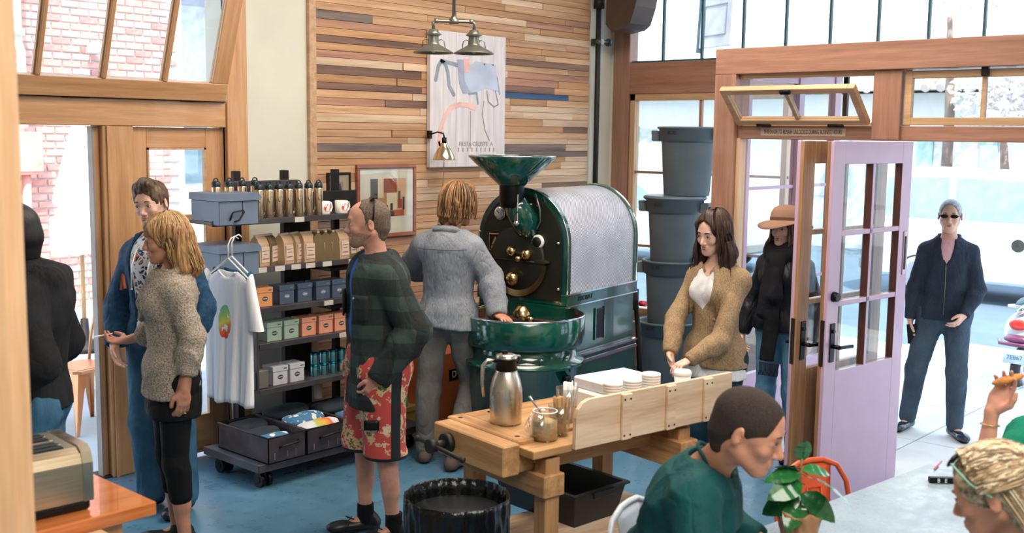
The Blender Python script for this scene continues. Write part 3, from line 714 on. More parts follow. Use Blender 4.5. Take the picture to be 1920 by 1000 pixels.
def arch(r): return [(r, 1.02)]+arc_pts(r, 0, pi, n)+[(-r, 1.02)]
obj('end_plate', MB().prism(arch(R_+0.02), -0.02, 0.02, 'yz'), G, ro)
obj('end_plate', MB().prism(arch(R_+0.02), L_-0.02, L_+0.02, 'yz'), G, ro)
obj('drum_face', MB().prism([(R_-0.02, 1.03)]+arc_pts(R_-0.02, 0, pi, n)+[(-R_+0.02, 1.03)], -0.035, -0.018, 'yz'), M_face, ro, label='dark iron front plate of the drum')
for x_ in (-0.02, L_+0.02): obj('bright_trim', MB().tube([(x_, y, z) for y, z in arch(R_+0.02)], 0.006, 6), M_chrome, ro)
# round drum door ring
FC = (0.02, 1.29)    # (y, z)
obj('drum_door', MB().lathe([(0.0, 0.02), (0.20, 0.02), (0.215, 0.012), (0.215, 0.0)], 48, (-0.04, FC[0], FC[1]), M=Matrix.Rotation(-pi/2, 4, 'Y')), M_face, ro)
ring = MB(); rin, rout = 0.205, 0.252
N = 28; a0, a1 = radians(188), radians(352)
vs = []
for i in range(N+1):
    a = a0+(a1-a0)*i/N; w = 0.6+0.4*sin(pi*i/N)
    for r, x in ((rin, -0.055), (rin+(rout-rin)*w, -0.055), (rin, -0.04), (rin+(rout-rin)*w, -0.04)): vs.append((x, FC[0]+r*cos(a), FC[1]+r*sin(a)))
fs = []
for i in range(N):
    o_ = 4*i
    fs += [(o_, o_+1, o_+5, o_+4), (o_+1, o_+3, o_+7, o_+5), (o_, o_+4, o_+6, o_+2)]
obj('brass_lip', ring.add(vs, fs), M_brassb, ro)
def fy(dx): return -dx/229.0
def fz(py): return 1.735-(py-358)/284.0
def ball(px, py, r, m=None, nm='counterweight_ball', x=-0.09):
    y, z = fy(px-982), fz(py)
    obj(nm, MB().ell((x, y, z), r, 18, 12).cyl((-0.035, y, z), (x, y, z), r*0.35, n=10), m or M_brassb, ro)
ball(953, 524, 0.055, x=-0.14); ball(976, 521, 0.048, x=-0.09); ball(972, 470, 0.036, x=-0.08); ball(999, 474, 0.036, x=-0.08); ball(990, 482, 0.02, x=-0.12)
obj('sampler_rod', MB().cyl((-0.08, fy(972-982), fz(471)), (-0.10, fy(1002-982), fz(474)), 0.012, n=8), M_dark, ro)
obj('door_handle', MB().tube([(-0.10, fy(948-982), fz(535)), (-0.14, fy(947-982), fz(550)), (-0.16, fy(944-982), fz(563))], 0.009, 8).ell((-0.16, fy(944-982), fz(565)), 0.014), M_dark, ro)
for px, py in ((1000, 382), (1013, 383), (960, 436), (993, 438), (1050, 450), (1051, 535), (906, 438), (912, 532)):
    ball(px, py, 0.011, M_chrome, 'bolt', x=-0.045)
def gauge(px, py, r, ringm, dialm):
    y, z = fy(px-982), fz(py); Rm = Matrix.Rotation(-pi/2, 4, 'Y')
    g = obj('gauge', MB().lathe([(0, 0.02), (r*0.85, 0.02), (r, 0.016), (r, 0.0)], 24, (-0.04, y, z), M=Rm), ringm, ro)
    obj('dial', MB().lathe([(0, 0.023), (r*0.72, 0.023), (r*0.72, 0.018)], 20, (-0.04, y, z), M=Rm), dialm, g)
    obj('needle', MB().bar((-0.065, y, z), (-0.065, y+r*0.4, z+r*0.4), 0.003, 0.004), M_black, g)
gauge(945, 401, 0.046, M_chrome, M_white); gauge(1014, 450, 0.046, M_white, M_dark)
obj('name_plate', MB().bx(-0.05, -0.035, fy(950-982), fy(924-982), fz(473), fz(440), 0.003), M_brassb, ro, label='brass framed black maker plate')
obj('plate_field', MB().bx(-0.053, -0.049, fy(948-982), fy(926-982), fz(471), fz(442)), M_black, ro)
yc = fy(937-982)
em = MB().prism([(yc-0.028, fz(461)), (yc+0.028, fz(461)), (yc, fz(445))], -0.056, -0.052, 'yz').bx(-0.056, -0.052, yc-0.032, yc+0.032, fz(469), fz(463))
obj('plate_emblem', em, M_brassb, ro)
obj('face_bracket', MB().bx(-0.10, -0.035, fy(936-982), fy(914-982), fz(496), fz(480), 0.004), M_brassb, ro)
obj('face_bracket', MB().bx(-0.07, -0.03, fy(1037-982), fy(1012-982), fz(488), fz(483)), M_brassb, ro)
obj('rail_bar', MB().cyl((-0.06, fy(912-982), fz(487)), (-0.06, fy(1030-982), fz(489)), 0.008, n=8), M_dark, ro)
# hopper
HX = -0.15; hz = 1.966
obj('hopper', MB().lathe([(0.272, hz-0.004), (0.28, hz), (0.284, hz-0.008), (0.09, hz-0.185), (0.085, hz-0.19), (0.078, hz-0.18), (0.265, hz-0.01)], 48, (HX, 0, 0)), G, ro, label='glossy dark green funnel hopper')
obj('hopper_neck', MB().lathe([(0.082, hz-0.185), (0.082, hz-0.29), (0.07, hz-0.33), (0.0, hz-0.34)], 28, (HX, 0, 0)), M_black, ro, label='black cylindrical neck')
obj('hopper_rim', MB().tube([(HX+0.281*cos(2*pi*k/40), 0.281*sin(2*pi*k/40), hz) for k in range(40)], 0.005, 6, closed=True), M_chrome, ro)
obj('feed_chute', MB().tube([(HX+0.01, 0.0, hz-0.26), (HX+0.03, -0.03, hz-0.34), (-0.07, -0.05, hz-0.42), (-0.04, -0.055, hz-0.50), (-0.02, -0.055, hz-0.54)], [0.06, 0.085, 0.095, 0.07, 0.02], 20), G, ro)
obj('chute_slot', MB().bx(-0.19, -0.175, -0.075, -0.045, hz-0.42, hz-0.24, 0.004).ell((-0.18, -0.06, hz-0.43), 0.02), M_chrome, ro)
obj('chute_arm', MB().tube([(-0.06, -0.12, hz-0.24), (-0.06, -0.16, hz-0.34), (-0.05, -0.16, hz-0.42), (-0.045, -0.12, hz-0.48)], 0.008, 8), M_galv, ro)
# stripe and lower body
yR = -R_-0.012
obj('side_stripe', MB().bx(-0.03, L_+0.02, yR-0.015, -yR+0.015, 1.00, 1.075, 0.004), G, ro)
obj('stripe_trim', MB().bx(-0.03, L_+0.02, yR-0.02, yR, 1.072, 1.082).bx(-0.03, L_+0.02, yR-0.02, yR, 0.995, 1.003), M_chrome, ro)
text('side_lettering', 'PROBAT', 0.045, M_dark, (0.20, yR-0.017, 1.037), (pi/2, 0, 0), ro, 0.001, sx=1.1)
obj('body', MB().bx(-0.03, L_, yR, -yR, 0.66, 1.0, 0.006), G, ro, label='upper green cabinet')
obj('body_base', MB().bx(-0.10, L_+0.01, yR-0.02, -yR+0.02, 0.06, 0.655, 0.006), G, ro)
obj('ledge', MB().bx(-0.10, L_+0.02, yR-0.03, yR, 0.65, 0.664).bx(-0.03, L_+0.02, yR-0.028, yR-0.01, 0.60, 0.62), M_chrome, ro)
obj('side_slot', MB().bx(0.36, 0.47, yR-0.006, yR-0.002, 0.735, 0.935), M_black, ro); obj('slot_frame', MB().bx(0.35, 0.36, yR-0.01, yR, 0.725, 0.945).bx(0.47, 0.48, yR-0.01, yR, 0.725, 0.945), G, ro)
for x_ in (0.0, 0.8):
    for y_ in (-0.26, 0.26): obj('foot', MB().cyl((x_, y_, 0), (x_, y_, 0.07), 0.035, n=12), M_black, ro)
# rear machinery : fan duct and bits seen at the right
obj('rear_pipe', MB().tube([(L_+0.02, yR+0.05, 0.95), (L_+0.12, yR+0.05, 0.95), (L_+0.14, yR+0.03, 0.7), (L_+0.14, yR, 0.3)], 0.02, 8).cyl((L_+0.1, yR+0.05, 0.85), (L_+0.1, yR+0.05, 1.0), 0.035, n=12), M_dark, ro)
obj('rear_valve', MB().cyl((L_+0.1, yR, 0.9), (L_+0.1, yR-0.05, 0.9), 0.02, n=10), mat('valve_red', (190, 40, 40), 0.4), ro)
obj('rear_motor', MB().bx(L_+0.02, L_+0.16, yR+0.05, 0.2, 0.1, 0.6, 0.02), M_dark, ro)
# cooling tray (its centre in the roaster's own frame)
tw = Vector((RO(0.084, 6.88)[0]-rx, RO(0.084, 6.88)[1]-ry, 0)); tw.rotate(Euler((0, 0, -radians(7.4)))); tx, ty = tw.x, tw.y
r = 0.382
obj('cooling_tray', MB().lathe([(0, 0.895), (r-0.012, 0.895), (r-0.008, 0.965), (r, 0.972), (r+0.006, 0.965), (r+0.003, 0.85), (r-0.002, 0.80), (r-0.03, 0.775), (0, 0.775)], 64, (tx, ty, 0)), G, ro, label='round green cooling tray')
obj('tray_rim', MB().tube([(tx+r*cos(2*pi*k/56), ty+r*sin(2*pi*k/56), 0.972) for k in range(56)], 0.008, 8, closed=True), M_chrome, ro)
t = NT('perforated_tray_floor'); n = t.noise(t.coord(), 60, 2); t.set(color=t.ramp(n, [(0.3, (70, 46, 36)), (0.7, (120, 84, 66))]), rough=0.5, metal=0.3)
obj('tray_floor', MB().lathe([(0, 0.90), (r-0.014, 0.90)], 48, (tx, ty, 0)), t.m, ro)
obj('tray_wall', MB().lathe([(r-0.013, 0.90), (r-0.010, 0.964)], 48, (tx, ty, 0)), t.m, ro)
obj('stirrer_hub', MB().lathe([(0.0, 1.02), (0.03, 1.01), (0.058, 0.97), (0.06, 0.93), (0.045, 0.90)], 20, (tx+0.03, ty+0.04, 0)), M_brassb, ro)
for k in range(3):
    a = 0.5+k*2.09; obj('stirrer_arm', MB().bar((tx, ty, 0.925), (tx+0.34*cos(a), ty+0.34*sin(a), 0.915), 0.012, 0.03).bar((tx+0.1*cos(a), ty+0.1*sin(a), 0.915), (tx+0.3*cos(a+0.15), ty+0.3*sin(a+0.15), 0.91), 0.01, 0.03), M_dark, ro)
obj('tray_knob', MB().ell((tx-0.02, ty-0.06, 0.94), 0.02), M_brassb, ro)
obj('tray_base', MB().lathe([(r-0.05, 0.775), (r-0.045, 0.70), (r+0.0, 0.69), (r+0.0, 0.665), (r-0.03, 0.655), (r-0.04, 0.08), (0, 0.08)], 48, (tx, ty, 0)), G, ro)
obj('tray_plinth', MB().lathe([(0.27, 0.09), (0.27, 0.0), (0, 0)], 32, (tx, ty, 0)), M_black, ro)
for k in range(3):
    a = radians(200+k*32); obj('bolt', MB().ell((tx+(r-0.035)*cos(a), ty+(r-0.035)*sin(a), 0.735), 0.012), M_chrome, ro)
# tray door latch
a = radians(262); lx, ly = tx+(r-0.03)*cos(a), ty+(r-0.03)*sin(a)
obj('latch', MB().bx(lx-0.03, lx+0.03, ly-0.02, ly+0.02, 0.56, 0.62, 0.005).tube([(lx, ly-0.02, 0.59), (lx+0.08, ly-0.04, 0.585), (lx+0.13, ly-0.02, 0.58)], 0.008, 8).ell((lx+0.15, ly-0.02, 0.58), 0.018), M_black, ro)
# ================================================================== TRASH CANS by the street window
M_can = mat('grey_bin_plastic', (92, 106, 114), 0.5, var=0.05, bump=0.08, bs=60)
M_canl = mat('grey_lid_plastic', (104, 120, 132), 0.4, var=0.05)
M_ink = mat('moulded_dark', (44, 52, 60), 0.6)
def can(loc, label, lid, rz):
    c = thing('trash_can', label, 'bin', loc, rz=rz, group='grey bins stacked by the street window')
    H = 0.56
    obj('body', MB().lathe([(0, 0.0), (0.185, 0.0), (0.19, 0.01), (0.218, 0.46), (0.219, 0.462)], 40), M_can, c)
    obj('rim_band', MB().lathe([(0.222, 0.445), (0.234, 0.45), (0.240, 0.545), (0.256, 0.552), (0.256, 0.565), (0.24, 0.567), (0.232, 0.55), (0.226, 0.46), (0.0, 0.45)], 40), M_can, c)
    for a in (0, pi):
        M = Matrix.Rotation(a, 4, 'Z')
        obj('side_handle', MB().bx(0.235, 0.30, -0.055, -0.045, 0.45, 0.53, 0.004).bx(0.235, 0.30, 0.045, 0.055, 0.45, 0.53, 0.004).bx(0.28, 0.305, -0.055, 0.055, 0.50, 0.535, 0.006).bx(0.235, 0.29, -0.055, 0.055, 0.445, 0.455, 0.003).xf(M), M_can, c)
    if lid: obj('lid', MB().lathe([(0, 0.585), (0.10, 0.59), (0.20, 0.582), (0.245, 0.585), (0.262, 0.575), (0.264, 0.56), (0.25, 0.562)], 40), M_canl, c)
    L = 'BRUTE'
    for i, ch in enumerate(L):
        a = pi*0.5-0.28+0.07*(i-2); rr_ = 0.2395
        text('moulded_lettering', ch, 0.042, M_ink, (rr_*cos(a-pi), rr_*sin(a-pi), 0.515), (pi/2, 0, a-pi+pi/2), c, 0.002)
    return c
cp = onz(1251, 723, 0); RZ = radians(-75)
def can_at(x, y_, z, lab, lid): return can((x, y_, z), lab, lid, RZ)
b0 = atd(1262, 500, 9.15)
X0c, Y0c = b0.x, b0.y
can_at(X0c-0.02, Y0c+0.03, 0.0, 'grey round bin, bottom of the stack of four by the window', False)
can_at(X0c, Y0c+0.01, 0.515, 'grey round bin, second from the bottom of the window stack', False)
can_at(X0c+0.0, Y0c+0.0, 1.035, 'grey round bin, third up and carrying a lid under the top bin', True)
can_at(X0c+0.06, Y0c-0.07, 1.62-0.0, 'grey round bin, topmost of the stack by the street window', False)

# ================================================================== WORKBENCH with condiments
bench = thing('workbench', 'old pale wooden workbench used as a condiment stand in the room centre', 'table', (3.296, 3.342, 0), rz=radians(-9.5))
# local : x along the bench, y = minus towards the camera
M_bw = wood('bench_wood', (150, 104, 62), (206, 158, 106), axis=0, rough=0.6, grain=12); M_bwy = wood('bench_wood_cross', (150, 104, 62), (206, 158, 106), axis=1, rough=0.6, grain=12); M_bwz = wood('bench_wood_leg', (146, 100, 60), (200, 152, 102), axis=2, rough=0.6, grain=12)
M_bp = wood('bench_pale_board', (196, 158, 124), (232, 204, 174), axis=0, rough=0.6, grain=10)
obj('end_cap', MB().bx(0, 0.09, -0.50, 0, 0.735, 0.87, 0.006), M_bwy, bench)
obj('top_board', MB().bx(0.09, 1.16, -0.25, 0, 0.80, 0.868, 0.004), M_bw, bench)
obj('top_board', MB().bx(0.09, 1.16, -0.45, -0.252, 0.80, 0.866, 0.004), M_bw, bench)
obj('front_board', MB().bx(0.0, 1.16, -0.60, -0.453, 0.815, 0.85, 0.003), M_bw, bench)
obj('vise_jaw', MB().bx(-0.09, -0.003, -0.52, -0.03, 0.735, 0.865, 0.006), M_bwy, bench)
obj('apron', MB().bx(0.05, 1.10, -0.43, -0.39, 0.70, 0.80, 0.003), M_bw, bench)
obj('cross_beam', MB().bx(0.06, 0.17, -0.60, 0.0, 0.64, 0.735, 0.005), M_bwy, bench); obj('cross_beam', MB().bx(0.84, 0.95, -0.62, 0.02, 0.62, 0.75, 0.005), M_bwy, bench)
for x in (0.08, 0.86):
    obj('leg', MB().bx(x, x+0.075, -0.585, -0.51, 0.0, 0.80, 0.004), M_bwz, bench); obj('leg', MB().bx(x, x+0.075, -0.09, -0.015, 0.0, 0.80, 0.004), M_bwz, bench)
for y in (-0.58, -0.44, -0.30, -0.16): obj('shelf_board', MB().bx(0.0, 1.02, y, y+0.135, 0.325, 0.35, 0.003), M_bp, bench)
obj('stretcher', MB().bx(0.155, 0.86, -0.55, -0.52, 0.25, 0.325, 0.003), M_bw, bench)
vs_ = MB().cyl((-0.12, -0.15, 0.80), (-0.085, -0.15, 0.80), 0.042, n=18).cyl((-0.19, -0.15, 0.80), (-0.10, -0.15, 0.80), 0.018, n=12).cyl((-0.20, -0.15, 0.80), (-0.165, -0.15, 0.80), 0.03, n=14)
obj('vise_screw', vs_, M_dark, bench); obj('vise_handle', MB().cyl((-0.175, -0.03, 0.805), (-0.175, -0.36, 0.79), 0.009, n=10).ell((-0.175, -0.03, 0.805), 0.014).ell((-0.175, -0.36, 0.79), 0.014), M_dark, bench)
# low splash board with rounded end
sb = [(0.20, 0.83), (1.16, 0.83), (1.16, 1.03), (0.275, 1.03), (0.24, 1.02), (0.215, 0.995), (0.203, 0.96)]
for k, (a, b) in enumerate(((0, 0.0),)): obj('splash_board', MB().prism(sb, -0.625, -0.605, 'xz'), M_bp, bench)
for x in (0.45, 0.72, 0.96): obj('batten', MB().bx(x, x+0.055, -0.642, -0.6255, 0.83, 1.028, 0.003), M_bp, bench); 
for x in (0.452, 0.722, 0.962): 
    for xx in (x+0.008, x+0.042):
        for z in (0.85, 1.005): obj('screw', MB().cyl((xx, -0.643, z), (xx, -0.639, z), 0.005, n=8), M_dark, bench)
for k, (x, y) in enumerate(((0.03, -0.06), (0.045, -0.44), (0.2, -0.05), (0.66, -0.1), (0.9, -0.12), (0.5, -0.2))): obj('dog_hole', MB().cyl((x, y, 0.866), (x, y, 0.8705), 0.012, n=10), M_dark, bench)
def bl(u, v, z):
    a = radians(-9.5); return (3.296+u*cos(a)+v*sin(a)*1.0, 3.342+u*sin(a)-v*cos(a), z)
M_steel2 = metal('brushed_steel', (206, 196, 182), 0.26)
# vacuum jug
tj = thing('thermal_jug', 'brushed steel vacuum coffee jug with black collar on the bench', 'jug', bl(0.145, 0.235, 0.868), rz=radians(150))
obj('body', MB().lathe([(0, 0), (0.066, 0), (0.069, 0.008), (0.069, 0.02), (0.071, 0.10), (0.070, 0.15), (0.062, 0.19), (0.048, 0.225), (0.043, 0.235), (0, 0.235)], 40), M_steel2, tj)
obj('collar', MB().lathe([(0.044, 0.228), (0.047, 0.235), (0.043, 0.272), (0.05, 0.276), (0.05, 0.285), (0.0, 0.286)], 32), M_black, tj)
obj('lid', MB().lathe([(0.047, 0.285), (0.046, 0.295), (0.03, 0.302), (0, 0.304)], 28).bx(-0.06, -0.02, -0.012, 0.012, 0.285, 0.295, 0.003), M_steel2, tj)
obj('thumb_lever', MB().bx(-0.005, 0.02, -0.008, 0.008, 0.30, 0.318, 0.003), M_black, tj)
obj('handle', MB().tube([(0.045, 0, 0.272), (0.085, 0, 0.278), (0.105, 0, 0.255), (0.108, 0, 0.18), (0.10, 0, 0.12)], [0.007, 0.009, 0.009, 0.008, 0.006], 8), M_steel2, tj)
obj('spout', MB().tube([(-0.03, 0, 0.26), (-0.06, 0, 0.288)], [0.02, 0.012], 10), M_black, tj)
# sugar jar with scoop
t = NT('jar_glass'); t.set(color=(1, 1, 1, 1), trans=1.0, rough=0.02, ior=1.3); M_jar = t.m
sj = thing('sugar_jar', 'glass clip jar of raw sugar with its lid swung open on the bench', 'jar', bl(0.15, 0.49, 0.852))
obj('glass_body', MB().lathe([(0, 0.0), (0.052, 0), (0.056, 0.008), (0.056, 0.085), (0.048, 0.10), (0.048, 0.112), (0.052, 0.114), (0.052, 0.12), (0.044, 0.12), (0.044, 0.10), (0.0525, 0.083), (0.0525, 0.01), (0, 0.004)], 32), glass('clear_jar_glass', (0.93, 0.94, 0.93), 0.35), sj)
obj('raw_sugar', MB().lathe([(0, 0.005), (0.051, 0.006), (0.051, 0.078), (0.03, 0.085), (0, 0.088)], 24), mat('raw_sugar', (214, 178, 128), 0.9, bump=0.5, bs=300), sj)
obj('rubber_ring', MB().tube([(0.05*cos(2*pi*k/24), 0.05*sin(2*pi*k/24), 0.12) for k in range(24)], 0.003, 6, closed=True), M_white, sj)
Ml = Matrix.Translation((-0.075, -0.01, 0.075)) @ Matrix.Rotation(radians(-62), 4, 'Y')
obj('glass_lid', MB().lathe([(0, 0.02), (0.03, 0.018), (0.046, 0.008), (0.05, 0.0), (0.046, -0.004), (0.03, 0.004), (0, 0.006)], 28, M=Ml), glass('clear_jar_glass', (0.93, 0.94, 0.93), 0.35), sj)
obj('wire_clip', MB().tube([(-0.05, -0.03, 0.115), (-0.07, -0.03, 0.09), (-0.06, -0.03, 0.06)], 0.0015, 6).tube([(-0.05, 0.03, 0.115), (-0.07, 0.03, 0.09), (-0.06, 0.03, 0.06)], 0.0015, 6), M_chrome, sj)
tag(obj('spoon', MB().tube([(0, 0, 0), (-0.03, 0.01, 0.06), (-0.075, 0.02, 0.12)], [0.008, 0.004, 0.006], 8), M_chrome), 'metal spoon standing up in the sugar jar', 'spoon').location = Vector(bl(0.15, 0.49, 0.852))+Vector((0.0, 0, 0.07))
# tumbler of wooden stirrers
def tumbler(loc, h, r0, r1, label, m, cat='cup', nm='tumbler', group=None):
    o = obj(nm, MB().lathe([(0, 0.0), (r0, 0), (r1, h), (r1-0.003, h), (r0-0.003, 0.006), (0, 0.006)], 24), m); o.location = loc
    tag(o, label, cat, group); return o
M_cupg = glass('thin_cup_glass', (0.9, 0.92, 0.92), 0.3)
s1 = bl(0.245, 0.475, 0.852); s2 = bl(0.375, 0.37, 0.868)
tumbler(s1, 0.13, 0.038, 0.050, 'clear glass full of wooden stirring sticks beside the sugar jar', M_cupg)
tumbler(s2, 0.15, 0.038, 0.050, 'clear glass of white paper straws behind the stirring sticks', M_cupg)
M_stick = mat('birch_stick', (214, 172, 122), 0.7, var=0.08); M_straw = mat('paper_white', (236, 232, 230), 0.7, var=0.02)
rr = random.Random(3); stick0 = None
for k in range(44):
    a = rr.uniform(0, 2*pi); q = rr.uniform(0, 0.034); tl = rr.uniform(0.0, 0.012)
    if stick0 is None: me = MB().bx(-0.003, 0.003, -0.001, 0.001, 0, 0.155).mesh('stirring_stick'); me.materials.append(M_stick); stick0 = me
    o = bpy.data.objects.new('stirring_stick', stick0); link(o); tag(o, 'thin flat wooden stirring stick in the glass beside the jar', 'stirrer', 'wooden stirring sticks in the glass')
    o.location = Vector(s1)+Vector((q*cos(a)*0.8, q*sin(a)*0.8, 0.008)); o.rotation_euler = (-sin(a)*q*3.0, cos(a)*q*3.0, a*3)
me = MB().cyl((0, 0, 0), (0, 0, 0.165), 0.0035, n=6).mesh('straw'); me.materials.append(M_straw)
for k in range(34):
    a = rr.uniform(0, 2*pi); q = rr.uniform(0, 0.034)
    o = bpy.data.objects.new('straw', me); link(o); tag(o, 'white paper wrapped straw in the rear glass on the bench', 'straw', 'white straws in the glass')
    o.location = Vector(s2)+Vector((q*cos(a)*0.8, q*sin(a)*0.8, 0.008)); o.rotation_euler = (-sin(a)*q*2.5, cos(a)*q*2.5, a)
# lids, napkins behind the splash board
me = MB().lathe([(0, 0.01), (0.035, 0.01), (0.036, 0.014), (0.044, 0.012), (0.045, 0.0), (0.042, 0.0)], 24).mesh('cup_lid'); me.materials.append(M_white)
for (u, v, lab, nst) in ((0.62, 0.40, 'bench stack nearest the straws', 12), (0.74, 0.40, 'middle stack on the bench', 12), (0.86, 0.40, 'stack nearest the right bench end', 13)):
    for k in range(nst):
        o = bpy.data.objects.new('cup_lid', me); link(o); o.location = bl(u, v, 0.868+k*0.012)
        tag(o, 'white cup lid, number %s from the top of the %s' % (['one', 'two', 'three', 'four', 'five', 'six', 'seven', 'eight', 'nine', 'ten', 'eleven', 'twelve', 'thirteen'][nst-1-k], lab), 'lid', lab)
nap = thing('napkin_tray', 'white tray of napkins lying behind the splash board', 'tray', bl(0.56, 0.28, 0.868), rz=radians(-9.5))
obj('tray', MB().bx(0, 0.34, -0.12, 0.12, 0, 0.09, 0.01), M_white, nap); obj('napkin_stack', MB().bx(0.02, 0.34, -0.1, 0.1, 0.09, 0.14, 0.006), mat('napkin_white', (228, 228, 236), 0.9), nap)
pc = thing('paper_cup', 'white lidded paper cup held by the woman in the tan blazer', 'cup', bl(1.05, 0.42, 0.868))
obj('cup_body', MB().lathe([(0, 0), (0.028, 0), (0.04, 0.13), (0, 0.13)], 24), M_white, pc)
obj('lid', MB().lathe([(0.042, 0.128), (0.043, 0.138), (0.038, 0.15), (0, 0.15)], 24), M_white, pc)
# bus tub
M_tub = mat('black_tub_plastic', (20, 24, 28), 0.4, var=0.1, bump=0.1, bs=80)
tb = thing('bus_tub', 'black rectangular plastic tub on the lower shelf of the bench', 'tub', (3.676, 2.916, 0.35), rz=radians(-5))
def tubm(L, Wd, h, t_=0.012, d=0.03):
    m = MB(); 
    def ringp(x, y, z): return [(x, y, z), (L-x, y, z), (L-x, Wd-y, z), (x, Wd-y, z)]
    rs = [ringp(d, d, 0), ringp(0, 0, h), ringp(-0.015, -0.015, h), ringp(-0.015, -0.015, h+0.012), ringp(0.008, 0.008, h+0.012), ringp(d+0.006, d+0.006, 0.008)]
    vs = [p for r_ in rs for p in r_]; fs = []
    for i in range(len(rs)-1):
        for k in range(4): fs.append((4*i+k, 4*i+(k+1) % 4, 4*i+4+(k+1) % 4, 4*i+4+k))
    fs += [(0, 3, 2, 1), (20, 21, 22, 23)]
    return m.add(vs, fs)
obj('tub_body', tubm(0.34, 0.53, 0.15), M_tub, tb)
obj('rim_grip', MB().bx(0.10, 0.24, -0.028, -0.012, 0.13, 0.158, 0.004), M_tub, tb); obj('rim_grip', MB().bx(0.10, 0.24, 0.54, 0.556, 0.13, 0.158, 0.004), M_tub, tb)
# trash bin with bag
bx_ = onz(857, 929, 0.72)
tbn = thing('trash_bin', 'round bin lined with a glossy black bag in front of the bench', 'bin', (bx_.x, bx_.y, 0))
obj('bin_body', MB().lathe([(0, 0), (0.15, 0), (0.165, 0.5), (0.18, 0.66), (0, 0.66)], 32), M_tub, tbn)
t = NT('glossy_bag'); n = t.noise(t.coord(scale=(1, 1, 0.5)), 9, 6, 0.65); t.set(color=(0.004, 0.005, 0.006, 1), rough=0.14, spec=0.35); t.bump(n, .5, 0.02); M_bag = t.m
def bag(u, v):
    a = 2*pi*u
    if v < 0.5:      # outside skirt up to the rim
        q = v/0.5; r = 0.178+0.022*q; z = 0.30+0.42*q; w = 0.012*(1-q)
    else:
        q = (v-0.5)/0.5; r = 0.200-0.045*q-0.02*sin(q*pi); z = 0.72-0.40*q; w = 0.012*q
        if q < 0.08: z = 0.724
    w2 = w+0.004
    r += w2*(abs(sin(4.5*a+9*z))-.5+0.8*abs(sin(8.5*a-z*15))+0.5*sin(31*a+z*12))*1.2
    return (r*cos(a), r*sin(a), z)
obj('bag', MB().grid(bag, 120, 40), M_bag, tbn, label='glossy black bin bag folded over the rim')
def bf(u, v):
    a = 2*pi*u; r = 0.165*v; return (r*cos(a), r*sin(a), 0.36+0.03*sin(5*a)*v+0.05*(v**2))
obj('bag_bottom', MB().grid(bf, 40, 8), M_bag, tbn)
# ================================================================== SHELVING, CART, SHIRTS
M_shelf = mat('dark_bronze_steel', (82, 76, 80), 0.45, metal=0.4, var=0.15)
M_shelfd = mat('black_brown_steel', (34, 30, 30), 0.5, metal=0.4, var=0.15)
YF, YK = 5.44, 5.74
sh = thing('display_shelving', 'dark steel display shelving against the cream wall, loaded with bottles, bags and tins', 'shelf', (0, 0, 0))
ZS = [1.585, 1.295, 1.045, 0.825, 0.545]
X0S = [3.47, 3.47, 3.74, 3.78, 3.78]; X1S = 4.86
for i, z in enumerate(ZS):
    sf = obj('shelf_board', MB().bx(X0S[i], X1S, YF, YK, z-0.022, z, 0.003).bx(X0S[i], X1S, YF-0.006, YF, z-0.03, z+0.004, 0.002), M_shelf, sh)
for x in (3.83, 4.19, 4.60): obj('upright', MB().bx(x, x+0.045, YK, YK+0.045, 0.16, 1.86, 0.004), M_shelfd, sh)
obj('back_panel', MB().bx(4.20, 4.42, YK+0.03, YK+0.04, 0.2, 1.56), M_shelfd, sh)
obj('header_panel', MB().bx(3.80, 4.28, YK-0.04, YK-0.02, 1.60, 1.80, 0.01).bx(3.82, 4.26, YK-0.045, YK-0.04, 1.62, 1.785), M_shelf, sh)
obj('header_panel', MB().bx(4.36, 4.76, YK-0.04, YK-0.02, 1.60, 1.72, 0.01), M_shelfd, sh)
obj('side_panel', MB().bx(3.765, 3.78, YF, YK, 0.545, 0.95, 0.003), M_shelf, sh)
obj('wooden_side_box', MB().bx(3.70, 3.86, YF+0.02, YK, 0.548, 0.66, 0.004), mat('weathered_grey_wood', (104, 98, 92), 0.8, var=0.2), sh)
for z in (1.27, 1.025): obj('riser', MB().bx(4.36, 4.8, YF+0.05, YK, z-0.05, z-0.03), M_shelfd, sh)
M_label = mat('price_label', (200, 190, 180), 0.6, var=0.02)
for zi, xs_ in ((0, (4.08, 4.62)), (1, (3.80, 3.93, 4.05, 4.16, 4.29, 4.50, 4.62)), (2, (4.30,)), (3, (4.42,))):
    for x in xs_: obj('price_tag', MB().bx(x-0.035, x+0.035, YF-0.012, YF-0.006, ZS[zi]-0.03, ZS[zi]+0.0), M_label, sh)
# bottles
M_bot = metal('bottle_steel', (214, 190, 158), 0.22)
def bottle(loc, label, big=True):
    b = thing('travel_bottle', label, 'bottle', loc, group='steel drink bottles on the top shelf')
    obj('flask', MB().lathe([(0, 0), (0.026, 0), (0.0275, 0.006), (0.0275, 0.165), (0.0255, 0.172), (0, 0.172)], 24), M_bot, b)
    obj('cap', MB().lathe([(0.026, 0.17), (0.0265, 0.176), (0.0265, 0.195), (0.018, 0.205), (0, 0.207)], 20), mat('cap_teal_black', (22, 40, 46), 0.35), b)
    obj('cap_loop', MB().tube([(-0.017, 0, 0.2), (-0.012, 0, 0.216), (0.0, 0, 0.221), (0.012, 0, 0.216), (0.017, 0, 0.2)], 0.004, 6), mat('cap_teal_black', (22, 40, 46), 0.35), b)
    dk = []
    vs_ = []; 
    for k in range(20):
        a = 2*pi*k/20; u = 0.021*cos(a); w = 0.021*sin(a); th = u/0.0275
        vs_.append((0.0279*sin(th), -0.0279*cos(th), 0.108+w))
    obj('round_logo', MB().add(vs_, [tuple(range(20))]), mat('logo_brown', (70, 46, 34), 0.5), b)
    return b
